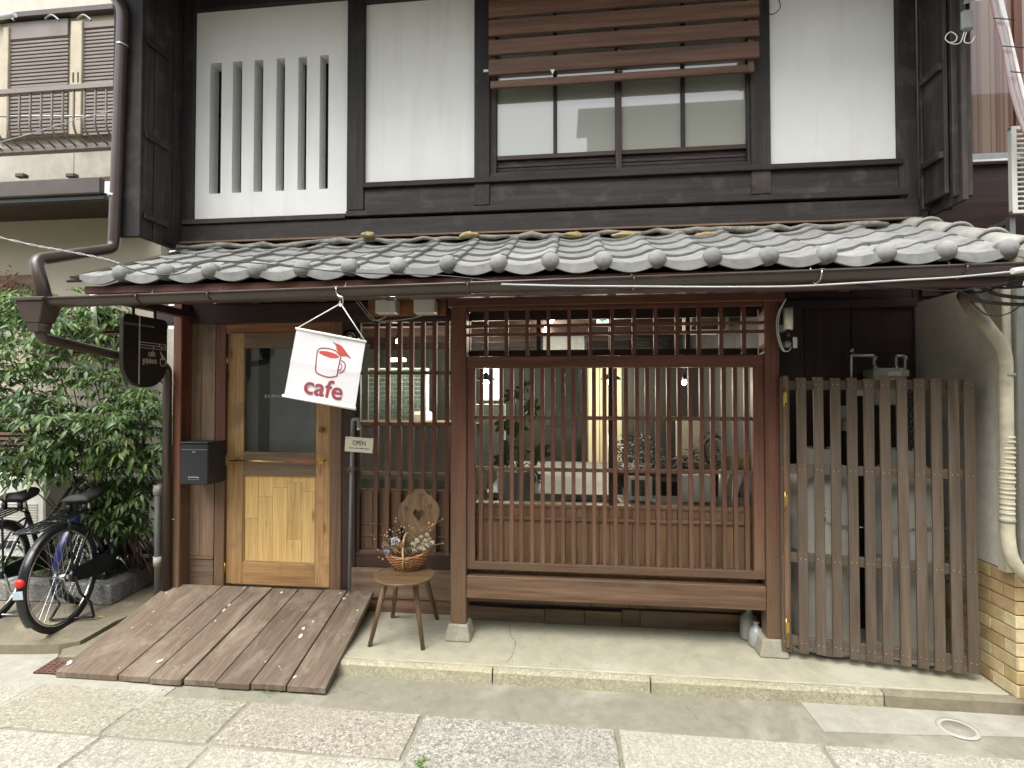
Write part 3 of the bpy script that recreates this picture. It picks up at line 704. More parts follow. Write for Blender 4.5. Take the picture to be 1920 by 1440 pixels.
# ------------------------------------------------------------------ pent roof of clay tiles
YE = -.74
CX = xs(935, YE, 500); PIT_X = .2655
zE = at(935, 498, YE).z + .012; zWl = at(960, 446, YU).z
SL = math.atan2(zWl - zE, YU - YE); dirS = Vector((0, math.cos(SL), math.sin(SL))); nrm = Vector((0, -math.sin(SL), math.cos(SL)))
XR0, XR1 = CX - 8 * PIT_X - .30, 2.19
rf = MB()
o0 = Vector((0, YE + .05, zE - .092))
rf.prism([(XR0 + .06, 0), (XR1, 0), (XR1, .90), (XR0 + .06, .90)], nrm * .016, o0, (1, 0, 0), dirS)
roof = rf.obj('pent_roof', DRK('x'), H)
EXP = .205
def prof(t):
    if t < .72: return -.015 * math.sin(math.pi * t / .72)
    return .019 * math.sin(math.pi * (t - .72) / .36)
def tile_mesh(eave):
    m = MB(); nu = 14; L = EXP + .05; tilt = .015 / L; T = .017
    def P_(t, v, lo): 
        z = prof(t) + (0.017 - v * tilt * 1.0) - (T if lo else 0)
        return Vector((t * .272, 0, 0)) + dirS * v + nrm * z
    vs = []
    for lo in (0, 1):
        for v in (0, L):
            for k in range(nu + 1): vs.append(P_(k / nu, v, lo))
    w = nu + 1; fs = []
    for k in range(nu):
        fs.append((k, k + 1, w + k + 1, w + k)); fs.append((2 * w + k + 1, 2 * w + k, 3 * w + k, 3 * w + k + 1))
    m.add(vs, fs, True)
    e = []
    for k in range(nu): e.append((k + 1, k, 2 * w + k, 2 * w + k + 1))
    e.append((0, w, 3 * w, 2 * w)); e.append((w - 1, 3 * w - 1, 4 * w - 1, 2 * w - 1))
    m.f += e; m.sm += [False] * len(e)
    if eave:
        vs = []
        for yy in (-.012, .004):
            for k in range(nu + 1):
                t = k / nu; top = P_(t, 0, 0); vs.append(Vector((top.x, yy, top.z + .001)))
            for k in range(nu + 1):
                t = k / nu; top = P_(t, 0, 0); d = 0
                vs.append(Vector((top.x, yy, min(top.z - .012, -.014 - .030 * math.sin(math.pi * min(1, t / .86))))))
        q = 2 * w; fs = []
        for k in range(nu):
            fs += [(k, k + 1, w + k + 1, w + k), (q + k + 1, q + k, q + w + k, q + w + k + 1), (w + k, w + k + 1, q + w + k + 1, q + w + k), (k + 1, k, q + k, q + k + 1)]
        fs += [(0, w, q + w, q), (w - 1, 2 * w - 1, q + 2 * w - 1, q + w - 1)]
        m.add(vs, fs)
    bm_ = m.obj('roof_tile', M['tile'], None, (0, 0, 0)); me = bm_.data
    W.pop(bm_.name); bpy.data.objects.remove(bm_); return me
tm, te = tile_mesh(False), tile_mesh(True)
mc = MB(); mc.lathe([(.001, -.034), (.018, -.032), (.034, -.024), (.044, -.012), (.047, 0), (.046, .010), (.043, .012), (.042, .05)], 22, (0, 0, 0), 'y')
co_ = mc.obj('eave_end_cap', M['tile'], None, (0, 0, 0)); cm = co_.data; W.pop(co_.name); bpy.data.objects.remove(co_)
for r_ in range(5):
    for c in range(-9, 12):
        x = CX + c * PIT_X - .245 + PIT_X * (0)
        if x + .2 < XR0 or (r_ > 2 and c == -9 and False): continue
        base = Vector((x, YE, zE - .03)) + dirS * (EXP * r_) + nrm * .012
        base += Vector((rnd.uniform(-.003, .003), 0, rnd.uniform(-.003, .003)))
        if x > 2.02: continue
        o = bpy.data.objects.new('eave_tile' if r_ == 0 else 'roof_tile', te if r_ == 0 else tm); place(o, base, roof)
        o.rotation_euler = (rnd.uniform(-.012, .012), rnd.uniform(-.008, .008), rnd.uniform(-.006, .006))
        if r_ == 0 and c > -9:
            o = bpy.data.objects.new('eave_end_cap', cm); place(o, (x + .245, YE - .006, zE + rnd.uniform(-.003, .003)), roof)
for c in range(-8, 1):   # cut pieces and mortar along the wall
    pass
m = MB(); x = XR0 + .3; nn = 60
pts = []
for k in range(nn):
    xx = -2.9 + 4.95 * k / nn;     pts.append((xx, YU - .03 + rnd.uniform(-.01, .01), zWl + .0 + rnd.uniform(-.012, .012)))
m.tube(pts, [.016 + rnd.uniform(-.006, .008) for _ in pts], 7)
m.obj('mortar_bed', M['old_mortar'], roof)
for px, w in ((1075, .07), (1175, .10), (690, .05), (1330, .10), (1560, .12), (880, .07)):
    p = at(px, 441, YU - .06); m = MB()
    m.ell(p, w, .028, .020, 14, 7)
    for i, v in enumerate(m.v): m.v[i] = v + Vector((rnd.uniform(-.006, .006), rnd.uniform(-.006, .006), rnd.uniform(-.006, .006)))
    m.obj('clay_lump', M['yellow_clay'], roof)
# flashing under the weather board
box('flashing', -2.86, XWR, YU - .03, YU - .004, zWl + .03, zWl + .042, BRN('x'), roof, .001)
# ridge of half-round tiles along the right verge
for k in range(5):
    a = Vector((2.10, YU + .10, zWl + .02)) + Vector((.02, 0, 0)) - dirS * (.26 * k) * 1.0; b = a - dirS * .27
    m = MB(); n = 12; r0, r1 = .075, .085; vs = []
    for (p, r) in ((a, r0), (b, r1)):
        for q in range(n + 1):
            t = math.pi * q / n; vs.append(p + Vector((math.cos(t) * r, 0, 0)) + nrm * (math.sin(t) * r * .9))
    for (p, r) in ((a, r0 - .014), (b, r1 - .014)):
        for q in range(n + 1):
            t = math.pi * q / n; vs.append(p + Vector((math.cos(t) * r, 0, 0)) + nrm * (math.sin(t) * r * .9))
    w = n + 1
    m.add(vs, [(q, q + 1, w + q + 1, w + q) for q in range(n)] + [(2 * w + q + 1, 2 * w + q, 3 * w + q, 3 * w + q + 1) for q in range(n)] + [(w + q, w + q + 1, 3 * w + q + 1, 3 * w + q) for q in range(n)], True)
    rt = m.obj('ridge_tile', M['tile_old'], roof)
    m = MB(); m.tube([b + Vector((math.cos(math.pi * q / n) * (r1 + .004), 0, 0)) + nrm * (math.sin(math.pi * q / n) * (r1 + .004) * .9) for q in range(n + 1)], .011, 8)
    m.obj('tile_collar', M['tile'], rt)
m = MB().prism([(-.075, -.05), (.075, -.05), (.075, .03), (-.075, .03)], -dirS * 1.1, Vector((2.12, YU + .05, zWl)), (1, 0, 0), nrm).obj('ridge_bed', M['mortar'], roof)
# left verge flashing, rafters, soffit, fascia
for k, (dx, dz) in enumerate(((0, .012), (-.02, -.01))):
    a = Vector((XR0 + .04 + dx, YE - .01, zE - .035 + dz)); MB().prism([(-.05, 0), (.03, 0), (.03, .012), (-.05, .012)], dirS * .96, a, (1, 0, 0), nrm).obj('verge_board', M['gutter'], roof)
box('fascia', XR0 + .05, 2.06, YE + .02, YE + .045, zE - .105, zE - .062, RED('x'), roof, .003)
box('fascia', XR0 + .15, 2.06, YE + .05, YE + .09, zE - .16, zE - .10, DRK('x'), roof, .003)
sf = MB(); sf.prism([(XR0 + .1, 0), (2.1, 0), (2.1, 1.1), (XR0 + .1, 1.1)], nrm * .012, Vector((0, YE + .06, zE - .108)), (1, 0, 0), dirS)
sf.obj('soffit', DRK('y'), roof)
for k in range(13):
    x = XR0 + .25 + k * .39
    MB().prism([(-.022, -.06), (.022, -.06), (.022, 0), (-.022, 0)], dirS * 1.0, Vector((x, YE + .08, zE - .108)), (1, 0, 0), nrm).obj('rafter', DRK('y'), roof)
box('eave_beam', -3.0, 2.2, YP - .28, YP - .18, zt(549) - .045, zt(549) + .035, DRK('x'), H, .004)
box('eave_beam', -2.95, 2.24, YP - .01, YP + .10, zt(549) + .002, 2.40, DRK('x'), H, .004)
for x in (): box('bracket_arm', x - .03, x + .03, YP - .3, YP, zt(549) + .03, zt(549) + .128, RED('y'), H, .004)
p = at(1470, 560, YP + .0); 
# ------------------------------------------------------------------ gutter and its pipes
YGt = -.82; ga, gb = at(80, 562, YGt), at(2010, 494, YGt)
gu = MB(); n = 12; vs = []; r = .046
gdv = gb - ga
for (p) in (ga, gb):
    for q in range(n + 1):
        t = math.pi * q / n; vs.append(p + Vector((0, -math.cos(t) * r, -math.sin(t) * r)))
    for q in range(n + 1):
        t = math.pi * q / n; vs.append(p + Vector((0, -math.cos(t) * (r - .003), -math.sin(t) * (r - .003) )))
w = n + 1
fs = [(q, q + 1, 2 * w + q + 1, 2 * w + q) for q in range(n)] + [(w + q + 1, w + q, 3 * w + q, 3 * w + q + 1) for q in range(n)]
gu.add(vs, fs, True); gu.add([vs[0], vs[w], vs[3 * w], vs[2 * w]], [(0, 1, 2, 3)]); gu.add([vs[n], vs[n + w], vs[n + 3 * w], vs[n + 2 * w]], [(0, 1, 2, 3)])
gu.tube([ga + Vector((0, -r, 0)), gb + Vector((0, -r, 0))], .006, 8)
gut = gu.obj('gutter', M['gutter'], H)
def on_g(px): 
    t = (at(px, 530, YGt).x - ga.x) / gdv.x; return ga + gdv * t
for px in (268, 400, 638, 880, 1187, 1532, 1800):
    p = on_g(px); m = MB()
    m.tube([p + Vector((0, -math.cos(math.pi * q / 8) * (r + .004), -math.sin(math.pi * q / 8) * (r + .004))) for q in range(9)], .0045, 6)
    m.tube([p + Vector((0, r + .004, 0)), p + Vector((0, r + .03, .05))], .0045, 6)
    m.box(p.x - .012, p.x + .012, p.y - r - .008, p.y - r + .010, p.z + .002, p.z + .007)
    m.obj('gutter_bracket', M['steel'] if px in (638, 1532) else M['gutter'], gut)
# hopper at the left end, pipes in and out
hp = at(96, 582, YGt)
m = MB(); a0, a1 = .085, .055
def frust(m, c, a, b, z1, z0, ay=None, by=None):
    ay = ay or a; by = by or b
    m.add([(c.x - b, c.y - by, z0), (c.x + b, c.y - by, z0), (c.x + b, c.y + by, z0), (c.x - b, c.y + by, z0), (c.x - a, c.y - ay, z1), (c.x + a, c.y - ay, z1), (c.x + a, c.y + ay, z1), (c.x - a, c.y + ay, z1)],
          [(0, 3, 2, 1), (4, 5, 6, 7), (0, 1, 5, 4), (1, 2, 6, 5), (2, 3, 7, 6), (3, 0, 4, 7)])
hz1, hz0 = at(80, 560, YGt).z, at(80, 606, YGt).z
hc = at(74, 580, YGt)
frust(m, hc, .105, .085, hz1, hz1 - .02, .07, .07); frust(m, hc, .085, .05, hz1 - .02, hz0, .06, .045); frust(m, hc, .042, .034, hz0, hz0 - .05)
m.obj('rain_hopper', M['gutter'], gut, bev=.004)
pa = [at(192, -30, -.30), at(218, 2, -.30), at(234, 26, -.30), at(233, 90, -.30), at(212, 462, -.30), at(196, 477, -.36), at(66, 488, -.80), at(68, 520, -.815), at(92, 575, -.82)]
for k in (0,): pa[k] = at(180, -60, -.30)
dp = MB().tube(bend_path([at(180, -60, -.30), at(231, 18, -.30), at(213, 466, -.30), at(66, 487, -.79), at(88, 572, -.82)], .05, 6), .034, 14).obj('downpipe', M['gutter'], H)
for px, py in ((230, 86), (214, 368)):
    p = at(px, py, -.30); MB().tube([p + Vector((0, 0, -.008)), p + Vector((0, 0, .008))], .037, 14).obj('pipe_clip', M['steel'], dp)
cc = hc + Vector((0, 0, 0)); cc.z = hz0 - .03
MB().tube(bend_path([cc, at(80, 634, -.80), at(314, 688, .135), at(312, 1110, .135)], .045, 6), .030, 14).obj('downpipe', M['gutter'], H)
for py in (720, 975): p = at(314, py, .135); MB().tube([p, p + Vector((.06, .05, 0))], .005, 6).obj('pipe_clip', M['steel'], H)
# electricity boxes on their board above the left window
mb_ = pbox('meter_board', 690, 548, 836, 592, YW - .10, YW - .07, ORG('x'), H)
for a, b in ((703, 741), (775, 815)):
    q = pbox('electric_meter', a, 560, b, 587, YW - .20, YW - .10, M['offwhite'], mb_, .006)
    pbox('meter_glass', a + 2, 540, b + 1, 560, YW - .19, YW - .10, M['black'], mb_, .004)
MB().tube(smooth_path([at(655, 548, YW - .1), at(680, 580, YW - .12), at(698, 600, YW - .12), at(720, 596, YW - .13), at(724, 590, YW - .14)]), .0035, 6).obj('meter_cable', M['cable_g'], mb_)
MB().tube(smooth_path([at(662, 548, YW - .1), at(690, 585, YW - .12), at(712, 602, YW - .12), at(770, 597, YW - .13), at(795, 590, YW - .14)]), .0035, 6).obj('meter_cable', M['cable_g'], mb_)
# water pipe left of the lattice with its clamp and tap bend
wp = thing('standpipe', 'grey water pipe rising from the ramp boards with a bent outlet at its top', 'pipe', at(656, 1105, YW - .09))
MB().tube(bend_path([at(655, 1106, YW - .09), at(661, 786, YW - .09), at(673, 786, YW - .12), at(672, 802, YW - .12)], .02), .0125, 12).obj('riser', M['pipe_g'], wp)
p = at(657, 880, YW - .09); MB().tube([p + Vector((0, 0, -.02)), p + Vector((0, 0, .02))], .017, 10).box(p.x - .035, p.x + .035, p.y - .005, p.y + .05, p.z - .008, p.z + .008).obj('pipe_clamp', M['gutter'], wp)
p = at(672, 801, YW - .12); MB().tube([p, p - Vector((0, 0, .02))], .010, 10).obj('outlet', M['white'], wp)
# clear globe lamp beside the door lintel
gl = thing('globe_lamp', 'clear glass globe lamp beside the door head, behind the white banner', 'lamp', at(655, 628, YW - .12))
MB().ell(at(657, 632, YW - .12), .055, .055, .055, 18, 10).obj('globe', glass('globe_glass', (.85, .85, .82)), gl)
q = at(657, 632, YW - .12); MB().tube([q + Vector((0, .055, 0)), q + Vector((0, .10, 0))], .025, 12).obj('lamp_base', M['black'], gl)
MB().ell(q, .012, .012, .02, 8, 5).obj('bulb', M['offwhite'], gl)

# ------------------------------------------------------------------ hanging board sign, perpendicular to the front
XS = -2.80
def sp(px, py): return atx(px, py, XS)
a, b = sp(228, 583), sp(314, 601)
Y0, Y1 = atx(231, 650, XS).y, atx(314, 650, XS).y
zt_ = (sp(231, 585).z + sp(314, 602).z) / 2
hgt = .47
hs_ = thing('hanging_sign', 'dark shield-shaped board sign of the cafe with pale lettering, hung under the left eave', 'sign', (XS, (Y0 + Y1) / 2, zt_ - hgt))
wS = Y1 - Y0; poly = []
for t in (0, 30, 60, 90): poly.append((Y0 + .03 - .03 * math.cos(R(t)), zt_ - .03 + .03 * math.sin(R(t))))
for t in (0, 30, 60, 90): poly.append((Y1 - .03 + .03 * math.sin(R(t)), zt_ - .03 + .03 * math.cos(R(t))))
zc = zt_ - hgt + wS * .42
for t in range(0, 181, 9): poly.append(((Y0 + Y1) / 2 + wS / 2 * math.cos(R(t)), zc - wS * .42 * math.sin(R(t))))
sgn = wood('sign_board', (.010, .008, .007), (.016, .012, .010), (.026, .02, .016), 'y', .5, 0)
sbd = MB().prism(poly, (-.03, 0, 0), (XS, 0, 0), (0, 1, 0), (0, 0, 1)).obj('sign_board', sgn, hs_, bev=.003)
M['sgnw'] = plain('sign_paint', (.55, .52, .46), .6)
def sline(y0, y1, z0, z1, name='sign_line'): box(name, XS + .0006, XS + .002, y0, y1, z0, z1, M['sgnw'], sbd, 0)
yl = Y0 + .125; sline(yl - .005, yl + .005, zt_ - hgt + .02, zt_)
zl = sp(280, 643).z; 
for z in (zl, zl - .018, zl - .036): sline(yl + .006, Y1 - .02, z - .0022, z + .0022)
sline(Y1 - .023, Y1 - .019, zl - .036, zl)
for y, z in ((yl + .17, zl - .009), (yl + .12, zl - .027), (yl + .19, zl - .027)): sline(y - .004, y + .004, z - .009, z + .009)
rt_ = (R(90), 0, R(90))
text('sign_lettering', 'cafe', (XS + .0012, yl + .105, zl - .070), .058, M['sgnw'], sbd, rt_, off=.0009, sx=.66)
text('sign_lettering', 'gojukara', (XS + .0012, yl + .088, zl - .118), .058, M['sgnw'], sbd, rt_, off=.0009, sx=.60)
cy, cz = Y1 - .040, zl - .125
cup = [(-.024, .026), (-.024, -.012), (-.018, -.022), (.014, -.022), (.020, -.012), (.022, .026)]
MB().tube([(XS + .001, cy + u, cz + v) for u, v in cup], .0024, 6).tube([(XS + .001, cy + .021 + .014 * math.sin(R(t)), cz + .003 + .016 * math.cos(R(t))) for t in range(0, 181, 20)], .0022, 6).obj('cup_emblem', M['sgnw'], sbd)
MB().prism([(-.024 + .023 * (1 - math.cos(R(t))), .026 + .008 * math.sin(R(t))) for t in range(0, 360, 30)], (.0012, 0, 0), (XS + .0006, cy, cz), (0, 1, 0), (0, 0, 1)).obj('cup_emblem', M['sgnw'], sbd)
MB().prism([(-.030, .078), (-.016, .068), (-.004, .052), (.010, .040), (.016, .030), (-.010, .034), (-.020, .05), (-.024, .064)], (.0012, 0, 0), (XS + .0006, cy, cz), (0, 1, 0), (0, 0, 1)).obj('bird_emblem', M['sgnw'], sbd)
for y in (Y0 + .09, Y1 - .10): box('hanger', XS - .02, XS - .008, y - .008, y + .008, zt_ + .0005, zt_ + .05, M['black'], hs_, .001)
box('hanger_arm', XS - .05, XS + .02, Y0 + .02, YW, zt_ + .05, zt_ + .10, DRK('y'), hs_, .004)

# ------------------------------------------------------------------ white cafe banner hung from the gutter bracket
YN = -.86
B = lambda cx, cy: at(520 + cx / 6, 540 + cy / 6, YN)
bn = thing('cafe_banner', 'white cafe banner with red cup and bird hanging askew from the gutter', 'banner', B(470, 1300))
TL, TR, BL_, BR = B(218, 455), B(993, 605), B(70, 1212), B(872, 1358)
m, nt, bs = nodes('banner_cloth'); bs.inputs['Base Color'].default_value = (.82, .83, .88, 1); bs.inputs['Roughness'].default_value = .8
out = nt.nodes['Material Output']; tl = N(nt, 'ShaderNodeBsdfTranslucent'); tl.inputs[0].default_value = (.85, .85, .9, 1)
mx = N(nt, 'ShaderNodeMixShader'); mx.inputs[0].default_value = .35; nt.links.new(bs.outputs[0], mx.inputs[1]); nt.links.new(tl.outputs[0], mx.inputs[2]); nt.links.new(mx.outputs[0], out.inputs[0])
M['banner'] = m
nu, nv = 24, 24; vs = []
def rip(u, v): return .006 * math.sin(u * 5 + v * 2) * v + .004 * math.sin(v * 9 + u) * (1 - abs(2 * u - 1)) - .003 * math.exp(-((v - .47) * 30) ** 2)
def bpos(u, v, off=0):
    p = (TL * (1 - u) + TR * u) * (1 - v) + (BL_ * (1 - u) + BR * u) * v
    return p + Vector((0, rip(u, v) - off, 0))
for j in range(nv + 1):
    for i in range(nu + 1): vs.append(bpos(i / nu, j / nv))
cl = MB().add(vs, [(j * (nu + 1) + i, (j + 1) * (nu + 1) + i, (j + 1) * (nu + 1) + i + 1, j * (nu + 1) + i + 1) for j in range(nv) for i in range(nu)], True).obj('cloth', m, bn)
for a, b, r0 in ((TL, TR, .0065), (BL_, BR, .008)):
    d = (b - a) * .012; MB().tube([a - d, b + d], r0, 10).obj('rod', M['white'], bn)
hk = B(712, 175)
for c in (TL, TR): MB().tube([c, hk], .0028, 6).obj('cord', M['white'], bn)
MB().tube(smooth_path([B(655, 30) + Vector((0, .01, 0)), B(690, 90), B(735, 110), B(730, 200), B(690, 190), B(712, 150)]), .004, 8).obj('hook', M['chrome'], bn)
M['bred'] = plain('banner_red', (.36, .045, .03), .7, mott=.08); M['bmar'] = plain('banner_maroon', (.22, .035, .04), .7, mott=.08)
TLc, Uc, Vc = Vector((218, 455)), Vector((775, 150)), Vector((-148, 757))
det = Uc.x * Vc.y - Uc.y * Vc.x
def buv(cx, cy):
    d = Vector((cx, cy)) - TLc; return (d.x * Vc.y - d.y * Vc.x) / det, (Uc.x * d.y - Uc.y * d.x) / det
def bp(cx, cy, off=.0016): return bpos(*buv(cx, cy), off)
def stroke(pts, wd, mat, name):
    P2 = [Vector((x, y, 0)) for x, y in pts]; P2 = smooth_path(P2, 5) if len(P2) > 2 else P2
    vs = []
    for i, p in enumerate(P2):
        t = (P2[min(i + 1, len(P2) - 1)] - P2[max(i - 1, 0)]).normalized(); n_ = Vector((-t.y, t.x, 0)) * wd / 2
        vs += [bp(*(p + n_)[:2]), bp(*(p - n_)[:2])]
    return MB().add(vs, [(2 * i, 2 * i + 1, 2 * i + 3, 2 * i + 2) for i in range(len(P2) - 1)]).obj(name, mat, cl)
def fill(pts, mat, name, off=.0018):
    c = Vector((sum(p[0] for p in pts) / len(pts), sum(p[1] for p in pts) / len(pts)))
    vs = [bp(c.x, c.y, off)] + [bp(x, y, off) for x, y in pts]; n = len(pts)
    return MB().add(vs, [(0, 1 + i, 1 + (i + 1) % n) for i in range(n)]).obj(name, mat, cl)
stroke([(452, 700), (440, 790), (437, 870), (435, 945), (500, 985), (570, 1005), (630, 1002), (668, 985), (690, 890), (714, 770)], 13, M['bmar'], 'cup_print')
stroke([(714, 770), (650, 705), (560, 680), (480, 680), (450, 705)], 12, M['bmar'], 'cup_print')
stroke([(716, 815), (755, 845), (762, 890), (735, 945), (690, 960)], 12, M['bmar'], 'cup_print')
stroke([(710, 850), (728, 880), (715, 920), (692, 930)], 10, M['bmar'], 'cup_print')
fill([(462, 715), (500, 708), (560, 712), (620, 728), (670, 750), (700, 778), (650, 790), (590, 785), (520, 760), (475, 735)], M['bred'], 'coffee_print')
fill([(660, 640), (680, 628), (720, 650), (760, 700), (790, 745), (835, 800), (780, 770), (735, 768), (712, 765), (690, 735), (665, 690)], M['bred'], 'bird_print')
fill([(618, 603), (650, 620), (672, 630), (662, 648), (645, 630)], M['bmar'], 'bird_print')
bt = text('banner_lettering', 'cafe', bp(514, 1138, .004), .126, M['bmar'], cl, (R(90), R(10.8), 0), ext=.0006, off=.0017, sx=1.06)

# ------------------------------------------------------------------ OPEN sign, letter box
YO = YW - .13
os_ = thing('open_sign', 'cream OPEN sign hung on the grey pipe left of the narrow lattice', 'sign', at(673, 848, YO))
O = lambda cx, cy: at(640 + cx / 8.727, 740 + cy / 8.727, YO)
pl_ = [O(66, 683), O(528, 716), O(508, 960), O(52, 925)]
m = MB(); m.add([p for p in pl_] + [p + Vector((0, .006, 0)) for p in pl_], [(0, 1, 2, 3), (7, 6, 5, 4), (0, 4, 5, 1), (1, 5, 6, 2), (2, 6, 7, 3), (3, 7, 4, 0)])
osb = m.obj('sign_plate', plain('cream_plate', (.66, .64, .52), .5, mott=.03), os_, bev=.0015)
M['ink'] = plain('black_ink', (.02, .02, .02), .6)
tilt = math.atan2((O(528, 716) - O(66, 683)).z, (O(528, 716) - O(66, 683)).x)
text('sign_lettering', 'OPEN', O(292, 795) - Vector((0, .001, 0)), .046, M['ink'], osb, (R(90), -tilt, 0), off=0, sx=.82)
text('sign_lettering', 'Have a nice coffee time', O(288, 878) - Vector((0, .001, 0)), .0155, M['ink'], osb, (R(90), -tilt, 0), sx=.98)
for a in (120, 480): MB().tube([O(a, 715), O(400 if a > 200 else 190, 560) + Vector((0, .02, 0))], .0016, 5).obj('cord', M['black'], os_)
YL = YC - .10
lbx = thing('letter_box', 'charcoal metal letter box mounted between the red corner post and the door frame', 'letter box', at(370, 910, YL))
lx, rx = at(338, 870, YL).x, at(389, 870, YL).x; lz1_, lz0_ = at(364, 829, YL).z, at(364, 909, YL).z
box('box_body', lx, rx, YL + .006, YW - .001, lz0_, lz1_ - .01, M['letterbox'], lbx, .003)
box('flap', lx + .002, rx - .002, YL, YL + .005, lz1_ - .052, lz1_ - .018, M['letterbox'], lbx, .002)
box('door_panel', lx + .002, rx - .002, YL, YL + .005, lz0_ + .004, lz1_ - .055, M['letterbox'], lbx, .002)
box('lid', lx - .004, rx + .004, YL - .006, YW - .001, lz1_ - .0095, lz1_, M['letterbox'], lbx, .003)
box('trim_strip', lx + .004, rx - .004, YL - .002, YL - .0005, lz1_ - .0545, lz1_ - .051, M['steel'], lbx, 0)
box('name_holder', (lx + rx) / 2 - .04, (lx + rx) / 2 + .04, YL - .003, YL - .0005, lz0_ + .035, lz0_ + .055, M['steel'], lbx, .001)
box('name_card', (lx + rx) / 2 - .034, (lx + rx) / 2 + .034, YL - .0036, YL - .0031, lz0_ + .039, lz0_ + .051, M['letterbox'], lbx, 0)
box('lock', (lx + rx) / 2 - .012, (lx + rx) / 2 + .012, YL - .003, YL - .0005, lz1_ - .074, lz1_ - .066, M['steel'], lbx, .001)

# ------------------------------------------------------------------ wooden ramp
rpA, rpB = gd(318, 1095, .16), gd(706, 1106, .16); rpA.y = rpB.y = min(YW - .065, (rpA.y + rpB.y) / 2)
rpC, rpD = gd(103, 1258, -.04), gd(612, 1290, -.04)
ramp_ = thing('ramp', 'wide sloping entrance ramp of seven weathered reddish-brown planks with paint spots', 'ramp', ((rpC + rpD) / 2).to_tuple()[:2] + (-.076,))
TLr, TRr, BLr, BRr = Vector((rpA.x, rpA.y, .165)), Vector((rpB.x, rpB.y, .165)), Vector((rpC.x, rpC.y, -.040)), Vector((rpD.x, rpD.y, -.040))
cutsT = [(p - 318) / (706 - 318) for p in (318, 422, 472, 518, 567, 614, 657, 706)]
cutsB = [(p - 103) / (612 - 103) for p in (103, 226, 288, 350, 412, 476, 541, 612)]
rndp = random.Random(3)
m, nt, bs = nodes('ramp_planks')
co, rd = objco(nt, (26, 1.3, 8)); n1 = noi(nt, co, 1, 5, .65, 1.2)
co2, _ = objco(nt, (170, 5, 40)); n2 = noi(nt, co2, 1, 3, .6)
c = ramp(nt, n1, [(.3, (.098, .069, .047)), (.5, (.135, .099, .070)), (.7, (.18, .140, .101))]).outputs[0]
c = mixc(nt, c, ramp(nt, n2, [(.3, (.7, .7, .7)), (.62, (1.05, 1.05, 1.05))]).outputs[0], .8, 'MULTIPLY')
co3, _ = objco(nt, (1, .45, 1)); n3 = noi(nt, co3, 6, 6, .7, .8); c = mixc(nt, c, (.27, .225, .165), ramp(nt, n3, [(.48, (0, 0, 0)), (.7, (.8, .8, .8))]).outputs[0])
co4, _ = objco(nt, (1, 1, 1)); n4 = noi(nt, co4, 36, 3, .5); c = mixc(nt, c, (.45, .42, .36), ramp(nt, n4, [(.74, (0, 0, 0)), (.76, (.8, .8, .8))]).outputs[0])
c = valvar(nt, c, rd, .13); nt.links.new(c, bs.inputs['Base Color']); bs.inputs['Roughness'].default_value = .72; bump(nt, bs, n2, .5, .003)
for i in range(7):
    t0, t1, b0, b1 = cutsT[i], cutsT[i + 1], cutsB[i], cutsB[i + 1]; g = .004
    A_, B_, C_, D_ = TLr.lerp(TRr, t0), TLr.lerp(TRr, t1), BLr.lerp(BRr, b1), BLr.lerp(BRr, b0)
    A_.x += g; D_.x += g; B_.x -= g; C_.x -= g; dz = rndp.uniform(-.003, .003); e = rndp.uniform(-.012, .008)
    D_.y += e; C_.y += e
    for q in (A_, B_, C_, D_): q.z += dz
    T = Vector((0, 0, -.034))
    MB().add([A_, B_, C_, D_, A_ + T, B_ + T, C_ + T, D_ + T], [(3, 2, 1, 0), (4, 5, 6, 7), (0, 1, 5, 4), (1, 2, 6, 5), (2, 3, 7, 6), (3, 0, 4, 7)]).obj('plank', m, ramp_, bev=.003)
for t in (.12, .5, .88):   # bearers under the planks
    a, b = TLr.lerp(TRr, t), BLr.lerp(BRr, t); T0 = Vector((0, 0, -.036)); b = b.lerp(a, .12)
    MB().add([a + T0 + Vector((-.02, 0, 0)), a + T0 + Vector((.02, 0, 0)), b + T0 + Vector((.02, 0, 0)), b + T0 + Vector((-.02, 0, 0))] + [Vector((q.x + s, q.y, z)) for q, s, z in ((a, -.02, .002), (a, .02, .002), (b, .02, b.z - .04), (b, -.02, b.z - .04))],
             [(0, 1, 2, 3), (7, 6, 5, 4), (0, 4, 5, 1), (1, 5, 6, 2), (2, 6, 7, 3), (3, 7, 4, 0)]).obj('bearer', DRK('y'), ramp_)
M['splash'] = plain('dried_white_paint', (.55, .52, .45), .7, mott=.1)
def onramp(px, py):   # point of the plank surface under a pixel
    n_ = (TRr - TLr).cross(BLr - TLr).normalized(); d = ray(px, py); t = (TLr - CAM).dot(n_) / d.dot(n_); return CAM + d * t, n_ * (1 if n_.z > 0 else -1)
